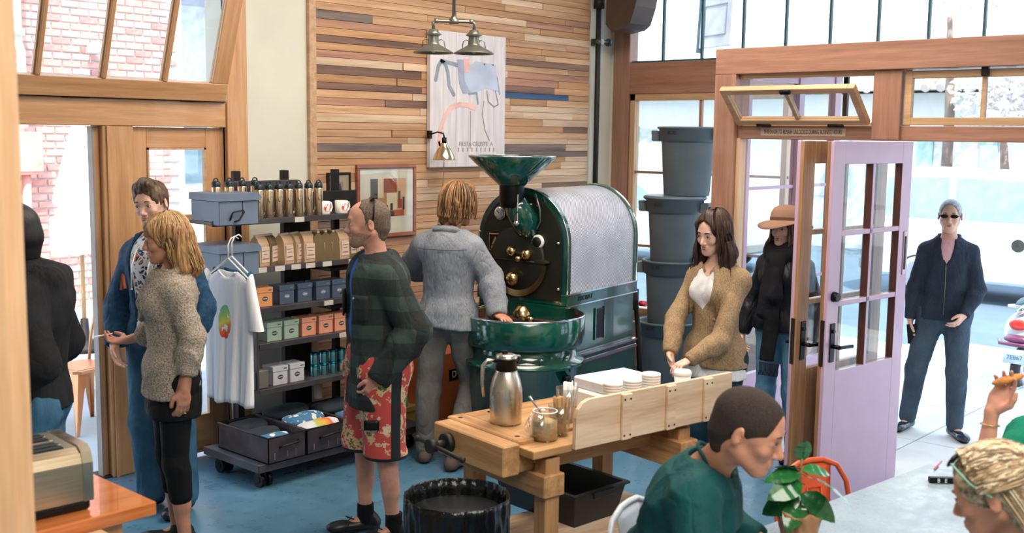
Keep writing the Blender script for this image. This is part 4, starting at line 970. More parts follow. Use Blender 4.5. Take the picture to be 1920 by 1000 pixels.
for k in range(7):
    x = ony(486+18.6*k, 405, YF+0.06).x
    bottle((x, YF+0.06, ZS[0]), ['steel bottle nearest the grey metal box', 'steel bottle second from the grey metal box', 'steel bottle third from the grey metal box', 'steel bottle in the middle of the front row', 'steel bottle third from the white mugs', 'steel bottle second from the white mugs', 'steel bottle nearest the white mugs'][k]+' on the top shelf')
for k in range(4):
    x = 3.60+0.09*k
    bottle((x, YF+0.15, ZS[0]+0.02), ['steel bottle rising behind the grey box at its left end', 'steel bottle behind the grey box, second from the left', 'steel bottle behind the grey box, third from the left', 'steel bottle behind the grey box at its right end'][k])
# mugs
M_mug = mat('mug_white', (232, 226, 220), 0.3, var=0.02)
def mug(loc, label, rz=0):
    g = thing('mug', label, 'mug', loc, rz=rz)
    obj('cup', MB().lathe([(0, 0), (0.038, 0), (0.041, 0.01), (0.042, 0.085), (0.039, 0.085), (0.037, 0.01), (0, 0.008)], 28), M_mug, g)
    obj('handle', MB().tube([(0.038, 0, 0.07), (0.06, 0, 0.072), (0.066, 0, 0.045), (0.056, 0, 0.02), (0.038, 0, 0.018)], 0.006, 8), M_mug, g)
    vs_ = []
    for k in range(20):
        a = 2*pi*k/20; u = 0.024*cos(a); w = 0.024*sin(a); th = u/0.042-0.05
        vs_.append((0.0425*sin(th), -0.0425*cos(th), 0.044+w))
    obj('round_logo', MB().add(vs_, [tuple(range(20))]), mat('logo_red', (216, 74, 60), 0.5), g)
for px, lab in ((607, 'white mug with red disc, nearest the steel bottles'), (640, 'white mug with red disc, farther from the steel bottles')):
    mug((ony(px, 400, YF+0.06).x, YF+0.06, ZS[0]), lab)
# grey metal boxes hung at the left end
M_box = mat('blue_grey_box', (112, 126, 146), 0.45, metal=0.2, var=0.06)
def metalbox(x, z, label, handle=True):
    b = thing('metal_file_box', label, 'box', (x, YF-0.06, z))
    obj('box_body', MB().bx(0, 0.265, -0.01, 0.28, 0.0, 0.14, 0.004), M_box, b)
    obj('lid', MB().prism([(-0.01, 0.14), (0.275, 0.14), (0.275, 0.165), (0.262, 0.183), (0.0, 0.183), (-0.01, 0.178)], -0.02, 0.285, 'xz'), M_box, b)
    obj('seam', MB().bx(0.155, 0.158, -0.0125, -0.01, 0.05, 0.14), M_black, b)
    if handle: obj('bail_handle', MB().tube([(0.07, -0.014, 0.03), (0.075, -0.03, 0.07), (0.085, -0.03, 0.078), (0.15, -0.03, 0.085), (0.155, -0.03, 0.075), (0.12, -0.03, 0.03), (0.10, -0.014, 0.02)], 0.005, 8), M_dark, b)
metalbox(3.475, ZS[0]-0.02, 'blue grey metal box with a wire handle at the left of the top shelf')
metalbox(3.475, ZS[1]+0.0-0.03, 'blue grey metal box behind the hanging shirts on the second shelf', False)
# coffee bags
def bag_mesh(w, d, h, fold=0.03):
    m = MB(); L = [(0, w, d), (h*0.12, w*1.02, d*1.03), (h*0.7, w*1.0, d*0.9), (h*0.88, w*0.99, d*0.55), (h*0.97, w*0.98, d*0.12), (h, w*0.96, d*0.06)]
    vs_ = []; fs = []
    for z, a, b in L:
        for x, y in ((-a/2, -b/2), (0, -b/2*1.06), (a/2, -b/2), (a/2*0.96, 0), (a/2, b/2), (0, b/2*1.04), (-a/2, b/2), (-a/2*0.96, 0)): vs_.append((x, y, z))
    for i in range(len(L)-1):
        for k in range(8): fs.append((8*i+k, 8*i+(k+1) % 8, 8*i+8+(k+1) % 8, 8*i+8+k))
    fs += [tuple(range(8))[::-1], tuple(range(40, 48))]
    return m.add(vs_, fs)
M_kraft = mat('kraft_paper', (186, 154, 122), 0.8, var=0.06, bump=0.2, bs=30); M_kraftl = mat('kraft_label', (206, 184, 166), 0.8, var=0.05); M_kraftd = mat('dark_kraft', (112, 92, 62), 0.8, var=0.1)
def coffee_bag(px, rz, label, dark=False, y=YF+0.09, s=1.0):
    x = ony(px, 485, y).x
    g = thing('coffee_bag', label, 'bag', (x, y, ZS[1]), rz=rz, group='kraft paper coffee bags on the second shelf')
    obj('bag_body', bag_mesh(0.095*s, 0.085*s, 0.185*s), M_kraftd if dark else M_kraft, g)
    obj('front_label', MB().bx(-0.036*s, 0.036*s, -0.0475*s, -0.0435*s, 0.02, 0.115*s, 0.001), M_kraftl, g)
    obj('label_print', MB().bx(-0.028*s, 0.028*s, -0.0485*s, -0.0465*s, 0.04, 0.047).bx(-0.02*s, 0.02*s, -0.0485*s, -0.0465*s, 0.07, 0.074).bx(-0.028*s, 0.028*s, -0.0485*s, -0.0465*s, 0.09, 0.093), mat('print_rust', (150, 100, 96), 0.7), g)
    obj('tin_tie', MB().bx(-0.047*s, 0.047*s, -0.008, 0.008, 0.178*s, 0.188*s, 0.001), M_kraftl, g)
for i, (px, rz, dk, lab) in enumerate(((487, .25, 0, 'kraft coffee bag right beside the second grey metal box'), (503, .5, 1, 'darker kraft coffee bag turned sideways after the first bag'), (532, .3, 0, 'kraft coffee bag standing a little forward left of centre'), (552, .45, 0, 'kraft coffee bag close behind the forward one'), (573, .1, 0, 'greyish kraft coffee bag facing front in the middle of the row'),
        (592, 1.3, 1, 'dark side-on coffee bag, first of the tight group'), (606, 1.3, 1, 'dark side-on coffee bag, second of the tight group'), (620, 1.3, 1, 'dark side-on coffee bag, third of the tight group'), (637, .2, 0, 'kraft coffee bag with pale label closing the tight group'))):
    coffee_bag(px, rz, lab+' on the shelf', dk, y=YF+0.09+(0.02 if i in (3, 1) else 0))
for k in range(3): coffee_bag(655+k*14, .2, ['kraft coffee bag partly behind the man in the plaid jacket', 'kraft coffee bag hidden mostly by the plaid jacket man', 'last kraft coffee bag at the right shelf end'][k], k == 0, y=YF+0.15)
# tins
def tin(px, zi, c, lab, logo=(52, 66, 88), y=YF+0.05, w=0.108, h=0.118):
    x = ony(px, 560, y).x
    g = thing('gift_tin', lab, 'box', (x, y, ZS[zi]))
    m = mat('tin_%d_%d_%d' % c, c, 0.5, var=0.03)
    obj('tin_body', MB().bx(-w/2, w/2, 0, w, 0, h*0.76, 0.002), m, g); obj('lid', MB().bx(-w/2-0.003, w/2+0.003, -0.003, w+0.003, h*0.72, h, 0.002), m, g)
    lm = mat('logo_%d_%d_%d' % logo, logo, 0.5); vs_ = [(0.02*cos(2*pi*k/16), -0.0008, h*0.42+0.0135*sin(2*pi*k/16)) for k in range(16)]
    obj('oval_logo', MB().prism([(p[0], p[2]) for p in vs_], -0.0015, 0.0, 'xz'), lm, g); obj('logo_band', MB().bx(-0.015, 0.015, -0.0022, -0.0014, h*0.42-0.003, h*0.42+0.003), M_label, g)
    obj('lid_print', MB().bx(w*0.2, w*0.42, -0.0045, -0.003, h*0.84, h*0.88), lm, g)
OR, NV, MT, PK, WH = (226, 152, 98), (74, 88, 108), (162, 186, 168), (232, 158, 128), (206, 206, 214)
tin(497, 2, OR, 'orange tin at the left end of the middle shelf'); 
for px, lab in ((538, 'navy tin right after the orange tin'), (572, 'navy tin, second of four'), (606, 'navy tin, third of four'), (636, 'navy tin, last before the plaid jacket man')): tin(px, 2, NV, lab+' on the middle shelf', (120, 132, 150))
for px, c, lab in ((514, MT, 'mint green tin at the left end of the fourth shelf'), (546, MT, 'mint green tin beside the peach tins'), (579, PK, 'peach tin beside the mint tins'), (611, PK, 'peach tin in the middle of three peach tins'), (640, PK, 'peach tin nearest the plaid jacket man')): tin(px, 3, c, lab)
for px, lab in ((524, 'white tin with dark oval, left of two on the lowest shelf'), (556, 'white tin with dark oval, right of two on the lowest shelf')): tin(px, 4, WH, lab, (60, 62, 70))
M_c1 = metal('teal_silver_tin', (130, 190, 200), 0.3); M_c2 = metal('teal_label', (20, 110, 124), 0.4)
k = 0
for zz in (0, 1):
    for px in (590, 607, 624, 640):
        x = ony(px, 690, YF+0.10).x; k += 1
        g = thing('round_tin', '%s teal and silver round tin, %s from the white tins' % (['lower', 'upper'][zz], ['first', 'second', 'third', 'fourth'][(k-1) % 4]), 'tin', (x, YF+0.10, ZS[4]+zz*0.078), group='round teal tins on the lowest shelf')
        obj('tin_body', MB().lathe([(0, 0), (0.027, 0), (0.0275, 0.004), (0.0275, 0.07), (0.026, 0.074), (0, 0.074)], 22), M_c1, g)
        obj('lid_band', MB().lathe([(0.0285, 0.062), (0.0285, 0.075), (0, 0.0765)], 22), M_c2, g)
ex = thing('spray_can', 'red topped white can on the floor cart below the lowest shelf', 'can', (ony(595, 740, 5.66).x, 5.66, 0.36))
obj('can_body', MB().lathe([(0, 0), (0.032, 0), (0.033, 0.005), (0.033, 0.10), (0, 0.10)], 20), mat('can_offwhite', (190, 182, 176), .4), ex); obj('can_top', MB().lathe([(0.033, 0.10), (0.033, 0.125), (0.024, 0.14), (0, 0.14)], 20), mat('can_red', (170, 44, 48), .4), ex)
# ---- cart with crates of folded shirts
ct = thing('flat_cart', 'dark flatbed cart on black casters in front of the shelving', 'cart', (0, 0, 0))
CX0, CX1, CY0, CY1 = 3.62, 4.95, 5.225, 5.80
obj('deck', MB().bx(CX0, CX1, CY0, CY1, 0.125, 0.16, 0.004), mat('cart_blue_grey', (72, 84, 98), .5, metal=.3), ct); obj('deck_rim', MB().bx(CX0-0.006, CX1, CY0-0.008, CY0, 0.115, 0.163, .002).bx(CX0-0.01, CX0-0.002, CY0, CY1, 0.115, 0.163, .002), M_shelf, ct)
for (x, y) in ((3.70, 5.31), (3.70, 5.72), (4.85, 5.31), (4.85, 5.72)):
    for dx in (-0.02, 0.03): 
        w = obj('caster_wheel', MB().cyl((x+dx-0.013, y, 0.045), (x+dx+0.013, y, 0.045), 0.045, n=20).cyl((x+dx-0.017, y, 0.045), (x+dx+0.017, y, 0.045), 0.02, n=12), M_black, ct)
    obj('caster_fork', MB().bx(x-0.003, x+0.013, y-0.02, y+0.02, 0.04, 0.125, .003), M_dark, ct)
obj('front_bracket', MB().tube([(3.84, 5.81, 0.16), (3.84, 5.81, 0.55)], 0.012, 8), mat('pale_steel', (150, 150, 150), .4, metal=.6), ct)
M_crate = mat('rusted_steel_crate', (72, 62, 66), .5, metal=.4, var=.2, vs=9)
def crate(x, y, w, d, h, label, tn=True):
    c = thing('steel_crate', label, 'crate', (x, y, 0.163))
    for nm, b in (('side_panel', (0, 0.005, 0, d, 0, h)), ('side_panel', (w-0.005, w, 0, d, 0, h)), ('end_panel', (0, w, 0, 0.005, 0, h)), ('end_panel', (0, w, d-0.005, d, 0, h)), ('base_panel', (0, w, 0, d, 0, 0.005))): obj(nm, MB().bx(*b), M_crate, c)
    obj('rim', MB().tube([(0, 0, h), (w, 0, h), (w, d, h), (0, d, h)], 0.006, 6, closed=True), M_crate, c)
    obj('pull_handle', MB().tube([(w*0.3, 0, h*0.55), (w*0.34, -0.02, h*0.62), (w*0.75, -0.025, h*0.68), (w*0.8, 0, h*0.7)], 0.007, 8), M_dark, c)
    for a_, b_ in ((.15, .18), (.5, .52), (.72, .74)): obj('wear_mark', MB().bx(w*a_, w*b_, -0.002, 0, 0.02, h*0.38), mat('scuff_grey', (110, 104, 106), .6), c)
    return c
crate(3.665, 5.20, 0.27, 0.52, 0.155, 'dark steel crate of folded shirts at the left end of the cart')
crate(3.945, 5.20, 0.32, 0.52, 0.155, 'dark steel crate of folded shirts in the middle of the cart')
crate(4.275, 5.20, 0.32, 0.52, 0.155, 'dark steel crate of folded shirts at the right end of the cart')
def fold_shirt(x, y, z, L, w, hh, m, rz, label, stripes=None):
    def fn(u, v):
        a = 2*pi*u; q = v*2-1
        r_ = (1-abs(q)**6)**0.3 if abs(q) < 1 else 0.0
        xx = L/2*q; yy = w/2*cos(a)*r_; zz = hh/2*sin(a)*r_
        n_ = mnoise.noise(Vector((xx*14, yy*14, x*7+sin(a)*2)))*0.010
        return (xx, yy*(1+0.05*sin(6*q)), zz+hh/2+n_)
    o = obj('folded_shirt', MB().grid(fn, 24, 26), m); o.location = (x, y, z); o.rotation_euler = (0, 0, rz)
    tag(o, label, 'shirt', 'folded shirts in the crates'); return o
M_dk = mat('charcoal_cotton', (44, 56, 66), .9, var=.12, bump=.3, bs=80)
def striped(name, a, b, sc, thr=0.55):
    t = NT(name); v = t.coord(scale=(1, 1, 1)); wv = t.node('ShaderNodeTexVoronoi'); wv.inputs['Scale'].default_value = sc; t.link(v, wv.inputs[0])
    t.set(color=t.ramp(wv.outputs['Distance'], [(thr-0.03, a), (thr+0.03, b)]), rough=.85); return t.m
M_bluew = striped('blue_white_print', (236, 238, 242), (74, 128, 168), 24, .42)
t = NT('rainbow_white_print'); sx_ = t.node('ShaderNodeSeparateXYZ'); t.link(t.coord(), sx_.inputs[0])
t.set(color=t.ramp(t.math('ADD', t.math('MULTIPLY', sx_.outputs['X'], 3.2), 0.5), [(0.30, (232, 232, 240)), (0.36, (190, 206, 110)), (0.55, (240, 180, 70)), (0.72, (236, 110, 70)), (0.78, (232, 232, 240))]), rough=.85); M_rain = t.m
for (x, y, z, L, w, hh, m, rz, lab) in (
    (3.80, 5.60, .26, .24, .16, .07, M_dk, 0.1, 'charcoal folded shirt at the back of the left crate'), (3.80, 5.46, .24, .23, .14, .07, M_dk, 0.0, 'charcoal rolled shirt before the rear one in the left crate'), (3.80, 5.35, .235, .23, .10, .06, M_bluew, 0.0, 'white and blue patterned shirt in the left crate'), (3.80, 5.26, .235, .22, .10, .06, M_rain, 0.0, 'white shirt with a rainbow print at the front of the left crate'),
    (4.10, 5.62, .28, .30, .16, .09, M_dk, 0.0, 'charcoal folded shirt at the back of the middle crate'), (4.10, 5.44, .27, .28, .15, .08, M_bluew, 0.1, 'white and blue lettered shirt in the middle crate'), (4.10, 5.29, .26, .29, .12, .075, M_rain, 0.05, 'white shirt with orange print at the front of the middle crate'),
    (4.43, 5.55, .27, .29, .18, .09, M_dk, 0.0, 'charcoal folded shirt at the back of the right crate'), (4.43, 5.33, .26, .28, .15, .08, M_bluew, 0.0, 'patterned shirt at the front of the right crate')):
    fold_shirt(x, y, z, L, w, hh, m, rz, lab)
# ---- shirts on white hangers
M_shirt = None
t = NT('white_tee_cotton'); v = t.coord(); sx_ = t.node('ShaderNodeSeparateXYZ'); t.link(v, sx_.inputs[0])
xx = t.math('DIVIDE', t.math('ADD', sx_.outputs['X'], 0.00), 0.056); zz = t.math('DIVIDE', t.math('ADD', sx_.outputs['Z'], 0.285), 0.095)
d_ = t.math('ADD', t.math('POWER', t.math('ABSOLUTE', xx), 2.0), t.math('POWER', t.math('ABSOLUTE', zz), 2.0))
inside = t.math('LESS_THAN', d_, 1.0); front = t.math('LESS_THAN', sx_.outputs['Y'], -0.004)
gcol = t.ramp(t.math('ADD', t.math('MULTIPLY', zz, 0.45), t.math('ADD', t.math('MULTIPLY', xx, -0.12), 0.5)), [(0.1, (232, 70, 50)), (0.35, (244, 130, 70)), (0.5, (242, 220, 90)), (0.7, (170, 206, 110)), (0.95, (110, 190, 150))])
n = t.noise(v, 30, 3); fac = t.math('MULTIPLY', t.math('MULTIPLY', inside, front), t.math('GREATER_THAN', n, 0.40))
t.set(color=t.mix(fac, lin((242, 242, 248)), gcol), rough=.85); t.bump(t.noise(t.coord(scale=(8, 8, 1.2)), 2.2, 3), .5, .03); M_tee = t.m
def hung_shirt(loc, rz, m, label, W=0.40, Hs=0.74):
    s_ = thing('hanging_shirt', label, 'shirt', loc, rz=rz)
    def side(front):
        sg = -1 if front else 1
        def fn(u, v):
            q = u*2-1; z = -Hs*v
            w = 0.075+ (W/2-0.075)*min(1, v/0.10)**0.7 if v < 0.10 else W/2*(1+0.04*sin(v*3))
            x = q*w; z0 = z
            if v < 0.10: z0 = -Hs*v - (0.035 if front else 0.008)*max(0, 1-(q/0.9)**2)*(1-v/0.10)
            z0 -= 0.0
            y = sg*(0.018+0.03*v)*(1-q*q)**0.5 + 0.012*sin(q*11+1.3)*v + 0.006*sin(q*23+v*3)*v
            return (x, y, z0+0.01*sin(q*5)*v)
        return fn
    mb = MB().grid(side(True), 36, 30).grid(side(False), 36, 30)
    obj('shirt_body', mb, m, s_, thick=0.003)
    for sg in (-1, 1):
        def slv(u, v):
            a = 2*pi*u; p = Vector((sg*(W/2-0.02), 0, -0.06)).lerp(Vector((sg*(W/2+0.035), 0, -0.31)), v); r_ = 0.075+0.02*v
            return (p.x+0.55*r_*cos(a)*(0.5+0.5*v)*1.0, 0.35*r_*sin(a), p.z+ (0.06*sg*cos(a))*(1-v)*1.0)
        obj('sleeve', MB().grid(slv, 24, 10), m, s_)
    obj('neck_rib', MB().tube([(-0.075+0.15*k/12, -0.014, -0.002-0.036*sin(pi*k/12)) for k in range(13)], 0.005, 6), m, s_)
    return s_
def hanger(loc, rz, label):
    h = thing('hanger', label, 'hanger', loc, rz=rz)
    obj('wire_frame', MB().tube([(0, 0, 0.055), (-0.17, 0, -0.045), (-0.16, 0, -0.055), (0.16, 0, -0.055), (0.17, 0, -0.045)], 0.005, 8, closed=True), M_white, h)
    obj('hook', MB().tube([(0, 0, 0.055), (0, 0, 0.13), (0.0, 0.02, 0.165), (0.0, 0.05, 0.175), (0.0, 0.07, 0.16)], 0.004, 8), M_white, h)
hp = ony(428, 482, 5.20)
hung_shirt((hp.x, 5.20, 1.33), radians(-86), M_tee, 'white tee with a green to red oval print hanging in front of the shelves')
hanger((hp.x, 5.20, 1.345), radians(-86), 'white hanger holding the white printed tee')
hung_shirt((hp.x+0.07, 5.27, 1.33), radians(-86), mat('teal_tee', (38, 92, 116), .85, bump=.3, bs=20), 'dark teal tee hanging behind the white printed tee', W=0.32, Hs=0.68)
hanger((hp.x+0.07, 5.27, 1.345), radians(-86), 'white hanger holding the teal tee behind')
# ================================================================== FOREGROUND : post, counter, toaster, table, chairs, plant
pcn = Vector((1.0, 2.18, 0))
struct('trim_19', MB().bx(0.76, 0.965, 2.18, 2.42, 0, 4.3, 0.012), wood('pale_fir_post', (196, 146, 104), (228, 186, 142), axis=2, rough=.5))
struct('trim_20', MB().bx(0.68, 0.92, 2.165, 2.20, 0, 4.3, 0.006), wood('pale_fir_post', (196, 146, 104), (228, 186, 142), axis=2, rough=.5))
M_orw = wood('varnished_orange_wood', (176, 92, 44), (214, 128, 70), axis=0, rough=.12, coat=.9)
ctr = thing('counter', 'glossy orange wood counter at the lower left carrying the toaster', 'counter', (0, 0, 0))
obj('countertop', MB().bx(0.2, 1.755, 3.10, 3.53, 0.875, 0.92, 0.004), M_orw, ctr)
obj('cabinet_body', MB().bx(0.2, 1.66, 3.14, 3.50, 0, 0.875, 0.004), M_honeyz, ctr)
cb2 = thing('service_shelf', 'pale wooden board in front of the orange counter', 'shelf', (0, 0, 0))
obj('board', MB().bx(0.3, 1.56, 2.90, 3.085, 0.852, 0.884, 0.003), M_tan, cb2); obj('support', MB().bx(0.4, 1.45, 2.95, 3.07, 0, 0.852), M_honeyz, cb2)
# toaster
ts = thing('toaster', 'wide brushed steel four slot toaster on the orange counter', 'toaster', (1.565, 3.18, 0.922), rz=radians(-4))
t = NT('toaster_steel'); n = t.noise(t.coord(scale=(1, 60, 60)), 3, 3); t.set(color=t.ramp(n, [(.3, (182, 160, 132)), (.7, (202, 182, 156))]), metal=1.0, rough=.3); M_ts = t.m
prof = [(0, .03), (0, .15), (.012, .18), (.035, .195), (.265, .195), (.288, .18), (.30, .15), (.30, .03)]
obj('shell', MB().prism([(y, z) for y, z in prof], -0.36, -0.012, 'yz', False), M_ts, ts)
obj('end_cheek', MB().prism([(-0.004, .028), (-0.004, .15), (.009, .184), (.034, .200), (.266, .200), (.291, .184), (.304, .15), (.304, .028)], -0.012, 0.02, 'yz'), metal('chrome_cheek', (190, 176, 156), .2), ts)
obj('end_cheek', MB().prism([(-0.004, .028), (-0.004, .15), (.009, .184), (.034, .200), (.266, .200), (.291, .184), (.304, .15), (.304, .028)], -0.38, -0.36, 'yz'), metal('chrome_cheek', (190, 176, 156), .2), ts)
obj('plinth', MB().bx(-0.37, 0.01, 0.0, 0.30, 0.0, 0.03, .006), M_black, ts)
for k, y in enumerate((.06, .115, .18, .235)): obj('bread_slot', MB().bx(-0.33, -0.05, y-0.014, y+0.014, .1955, .198), M_black, ts)
obj('slot_rail', MB().bx(-0.335, -0.045, .082, .093, .196, .201, .002).bx(-0.335, -0.045, .145, .150, .196, .201).bx(-0.335, -0.045, .202, .213, .196, .201, .002), M_chrome, ts)
# big communal table
t = NT('pale_table_laminate'); v = t.coord(); n = t.noise(v, 4, 5); t.set(color=t.ramp(n, [(.3, (138, 158, 174)), (.7, (160, 178, 190))]), rough=t.ramp(t.noise(v, 20, 3), [(.3, (.2,)*3+(1,)), (.7, (.38,)*3+(1,))]), spec=.6); M_tabl = t.m
L0 = onz(1395, 1000, .75); R0 = onz(1740, 870, .75)
dT = Vector((R0.x-L0.x, R0.y-L0.y, 0)); aT = atan2(dT.y, dT.x)
tbl = thing('communal_table', 'large pale topped table at the lower right where people sit', 'table', (R0.x, R0.y, 0), rz=aT)
obj('tabletop', MB().bx(-2.6, 0, -1.15, 0, .71, .75, .004), M_tabl, tbl)
for x, y in ((-2.45, -1.0), (-2.45, -.15), (-.15, -1.0), (-.15, -.15)): obj('leg', MB().bx(x-.035, x+.035, y-.035, y+.035, 0, .71, .004), M_dark, tbl)
# table number stand
mk = thing('table_card', 'small black card with white letters lying near the far corner of the table', 'card', (onz(1770, 905, .752).x, onz(1770, 905, .752).y, .751), rz=radians(-50))
obj('card', MB().bx(-.06, .05, -.012, .012, 0, .022, .002), M_black, mk)
for k, ch in enumerate('BE'): text('card_letter', ch, .022, M_white, (-.025+.028*k, -.0125, .011), (pi/2, 0, 0), mk, .0005)
tag(obj('pen', MB().tube([(0, 0, 0), (.13, .02, 0)], .004, 8), mat('pen_pink', (206, 120, 130), .4)), 'thin pink pen lying at the far end of the table', 'pen').location = onz(1752, 880, .755)
# plant in a paper wrapped pot
pp_ = onz(1497, 1025, .75)
pt_ = thing('potted_plant', 'small rubber plant with dark leaves in a brown paper wrapped pot', 'plant', (pp_.x, pp_.y, .75))
def potf(u, v):
    a = 2*pi*u; r_ = .052+.018*v+.006*v*sin(7*a)+.003*sin(13*a+v*9); return (r_*cos(a), r_*sin(a), .125*v+(.008*sin(5*a) if v > .9 else 0))
obj('paper_wrap', MB().grid(potf, 56, 12), mat('brown_paper', (164, 118, 78), .5, bump=.6, bs=20, coat=.2), pt_, thick=.002)
obj('soil', MB().lathe([(0, .10), (.062, .10)], 20), mat('soil', (60, 42, 32), .95, bump=.6), pt_)
obj('stem', MB().tube([(0, 0, .09), (.004, .003, .18), (-.002, .004, .27), (0, 0, .31)], [.006, .005, .004, .003], 8), mat('stem_brown', (150, 110, 80), .7), pt_)
t = NT('rubber_leaf'); n = t.noise(t.coord(), 9, 4); t.set(color=t.ramp(n, [(.3, (16, 66, 34)), (.7, (44, 122, 56))]), rough=.22, coat=.4); M_leaf = t.m
def leafm(L, w, cup=.2, droop=.4):
    def fn(u, v):
        q = v*2-1; ww = w*(sin(pi*min(1, u*1.0))**.7)*(1-.15*u); x = L*u; z = -droop*L*u*u+cup*abs(q)*ww*.8; return (x, q*ww, z+.002*sin(u*24))
    return MB().grid(fn, 14, 8)
# camera-right and toward-camera directions on the table
rv = Vector((_r0.x, _r0.y, 0)); fv = Vector((cos(_A), sin(_A), 0))
def place_leaf(base, dirv, elev, L, w, roll=0, droop=.3, cup=.15):
    d = dirv.normalized(); x = (d*cos(elev)+Vector((0, 0, sin(elev)))).normalized(); y = Vector((0, 0, 1)).cross(x).normalized(); z = x.cross(y)
    Mx = Matrix((x, y, z)).transposed().to_4x4(); Mx.translation = base
    lf = obj('leaf', leafm(L, w, cup, droop).xf(Mx @ Matrix.Rotation(roll, 4, 'X')), M_leaf, pt_)
    obj('petiole', MB().tube([base-d*.02-Vector((0, 0, .012)), base], .002, 6), mat('stem_brown', (150, 110, 80), .7), lf)
place_leaf(Vector((0, 0, .29)), -fv, 1.40, .085, .032, roll=0.1, droop=.15, cup=.3)
place_leaf(Vector((0, 0, .26)), rv+fv*.2, .10, .11, .030, roll=.5, droop=.4)
place_leaf(Vector((0, 0, .24)), rv-fv*.6, .1, .17, .035, roll=-.3, droop=.55)
place_leaf(Vector((0, 0, .18)), rv*.9-fv*.8, -.2, .12, .045, roll=.6, droop=.6)
place_leaf(Vector((0, 0, .25)), -rv-fv*.3, .1, .12, .034, roll=-.6, droop=.4)
place_leaf(Vector((0, 0, .22)), -rv-fv*.8, -.05, .13, .042, roll=-.8, droop=.4)
place_leaf(Vector((0, 0, .18)), -rv-fv*.3, -.3, .13, .045, roll=-.9, droop=.5)
place_leaf(Vector((0, 0, .15)), -rv*.5-fv*.8, -.2, .11, .042, roll=-.2, droop=.5)
place_leaf(Vector((0, 0, .26)), -rv*.9+fv*.2, .35, .10, .03, roll=.5, droop=.4)

# sheet metal cafe chair : round hoop back, tapered pressed legs
def cafe_chair(name, label, loc, rz, m, seat=.45):
    c = thing(name, label, 'chair', loc, rz=rz)      # front = +x
    s_ = .36
    obj('seat', MB().prism([(-.16, -.15), (-.10, -.18), (.14, -.185), (.18, -.14), (.18, .14), (.14, .185), (-.10, .18), (-.16, .15)], seat-.02, seat, 'xy').bx(-.13, .15, -.15, .15, seat-.001, seat+.004, .003), m, c)
    for sx_, sy_ in ((1, 1), (1, -1), (-1, 1), (-1, -1)):
        top = Vector((sx_*.14, sy_*.15, seat-.01)); bot = Vector((sx_*.20, sy_*.20, 0.0)); out = Vector((sx_, sy_, 0)).normalized()
        vs_ = []; 
        sd = Vector((-sy_, sx_, 0)).normalized()
        for p, w in ((top, .055), (top.lerp(bot, .35), .036), (bot, .013)):
            for q in (p-sd*w-out*.012, p+out*.012, p+sd*w-out*.012): vs_.append(q)
        fs = []
        for i in range(2):
            for k in range(2): fs.append((3*i+k, 3*i+k+1, 3*i+4+k, 3*i+3+k))
        obj('leg', MB().add(vs_, fs), m, c, thick=.004)
    hoop = [(-.165, -.17, seat-.02), (-.20, -.185, seat+.18), (-.225, -.175, seat+.30), (-.235, -.13, seat+.37), (-.238, -.06, seat+.398), (-.238, 0, seat+.402), (-.238, .06, seat+.398), (-.235, .13, seat+.37), (-.225, .175, seat+.30), (-.20, .185, seat+.18), (-.165, .17, seat-.02)]
    obj('back_hoop', MB().tube(hoop, .011, 8), m, c)
    def sp(u, v):
        z = seat+.39*u; w = .062+.03*abs(u-.4)+.02*u; return (-.165-.073*u, (v*2-1)*w, z)
    obj('back_splat', MB().grid(sp, 10, 6), m, c, thick=.003)
    def spi(u, v):
        z = seat+.06+.24*u; return (-.157-.073*(z-seat)/.39, (v*2-1)*.035, z)
    obj('splat_panel', MB().tube([spi(0, 0), spi(1, 0), spi(1, 1), spi(0, 1)], .004, 6, closed=True), m, c)
    return c
M_cw = mat('white_grey_enamel', (196, 200, 206), .35, coat=.3); M_co = mat('orange_enamel', (206, 86, 44), .35, coat=.3); M_cc = metal('copper_enamel', (214, 160, 122), .38)
cw = atd(1178, 935, 3.76); rzc = radians(-80); cafe_chair('cafe_chair', 'pale grey metal cafe chair behind the seated man in green', (cw.x+.24*cos(rzc), cw.y+.24*sin(rzc), 0), rzc, M_cw)
co = atd(1520, 860, 4.27); rzc = radians(-112); cafe_chair('cafe_chair', 'orange metal cafe chair behind the potted plant', (co.x+.24*cos(rzc), co.y+.24*sin(rzc), 0), rzc, M_co)
cc = onz(165, 815, -.02); cafe_chair('cafe_chair', 'copper coloured metal chair on the patio outside the left door', (onz(160, 800, -.02).x, onz(160, 800, -.02).y, -.02), radians(188), M_cc)
ptb = thing('patio_table', 'round dark based patio table behind the copper chair', 'table', (4.35, 7.75, -.02))
obj('tabletop', MB().lathe([(0, .73), (.32, .73), (.32, .71), (0, .70)], 32), mat('patio_wood', (190, 150, 120), .6), ptb); obj('column', MB().cyl((0, 0, .02), (0, 0, .7), .04, n=12), M_dark, ptb); obj('base', MB().lathe([(0, .06), (.1, .05), (.27, .02), (.28, 0), (0, 0)], 32), M_dark, ptb)
# orange box between the roaster man's legs
ob = thing('supply_box', 'orange box with a black label on the floor behind the roaster operator', 'box', (5.42, 5.35, 0), rz=.1)
obj('box_body', MB().bx(-.3, .25, 0, .3, 0, .58, .004), mat('orange_carton', (196, 104, 52), .7), ob); obj('label', MB().bx(-.14, -.04, -.003, 0, .38, .46), M_black, ob); text('label_lettering', 'D', .07, M_white, (-.085, -.004, .42), (pi/2, 0, 0), ob)
ob2 = thing('yellow_crate', 'dull yellow bin on the floor by the wooden wall behind the operator', 'box', (4.95, 5.45, 0), rz=.05)
obj('box_body', MB().bx(-.2, .3, 0, .3, 0, .22, .01), mat('dull_yellow', (150, 130, 60), .6), ob2); obj('rim', MB().bx(-.21, .31, -.01, 0, .19, .225, .003), mat('dull_yellow', (150, 130, 60), .6), ob2)
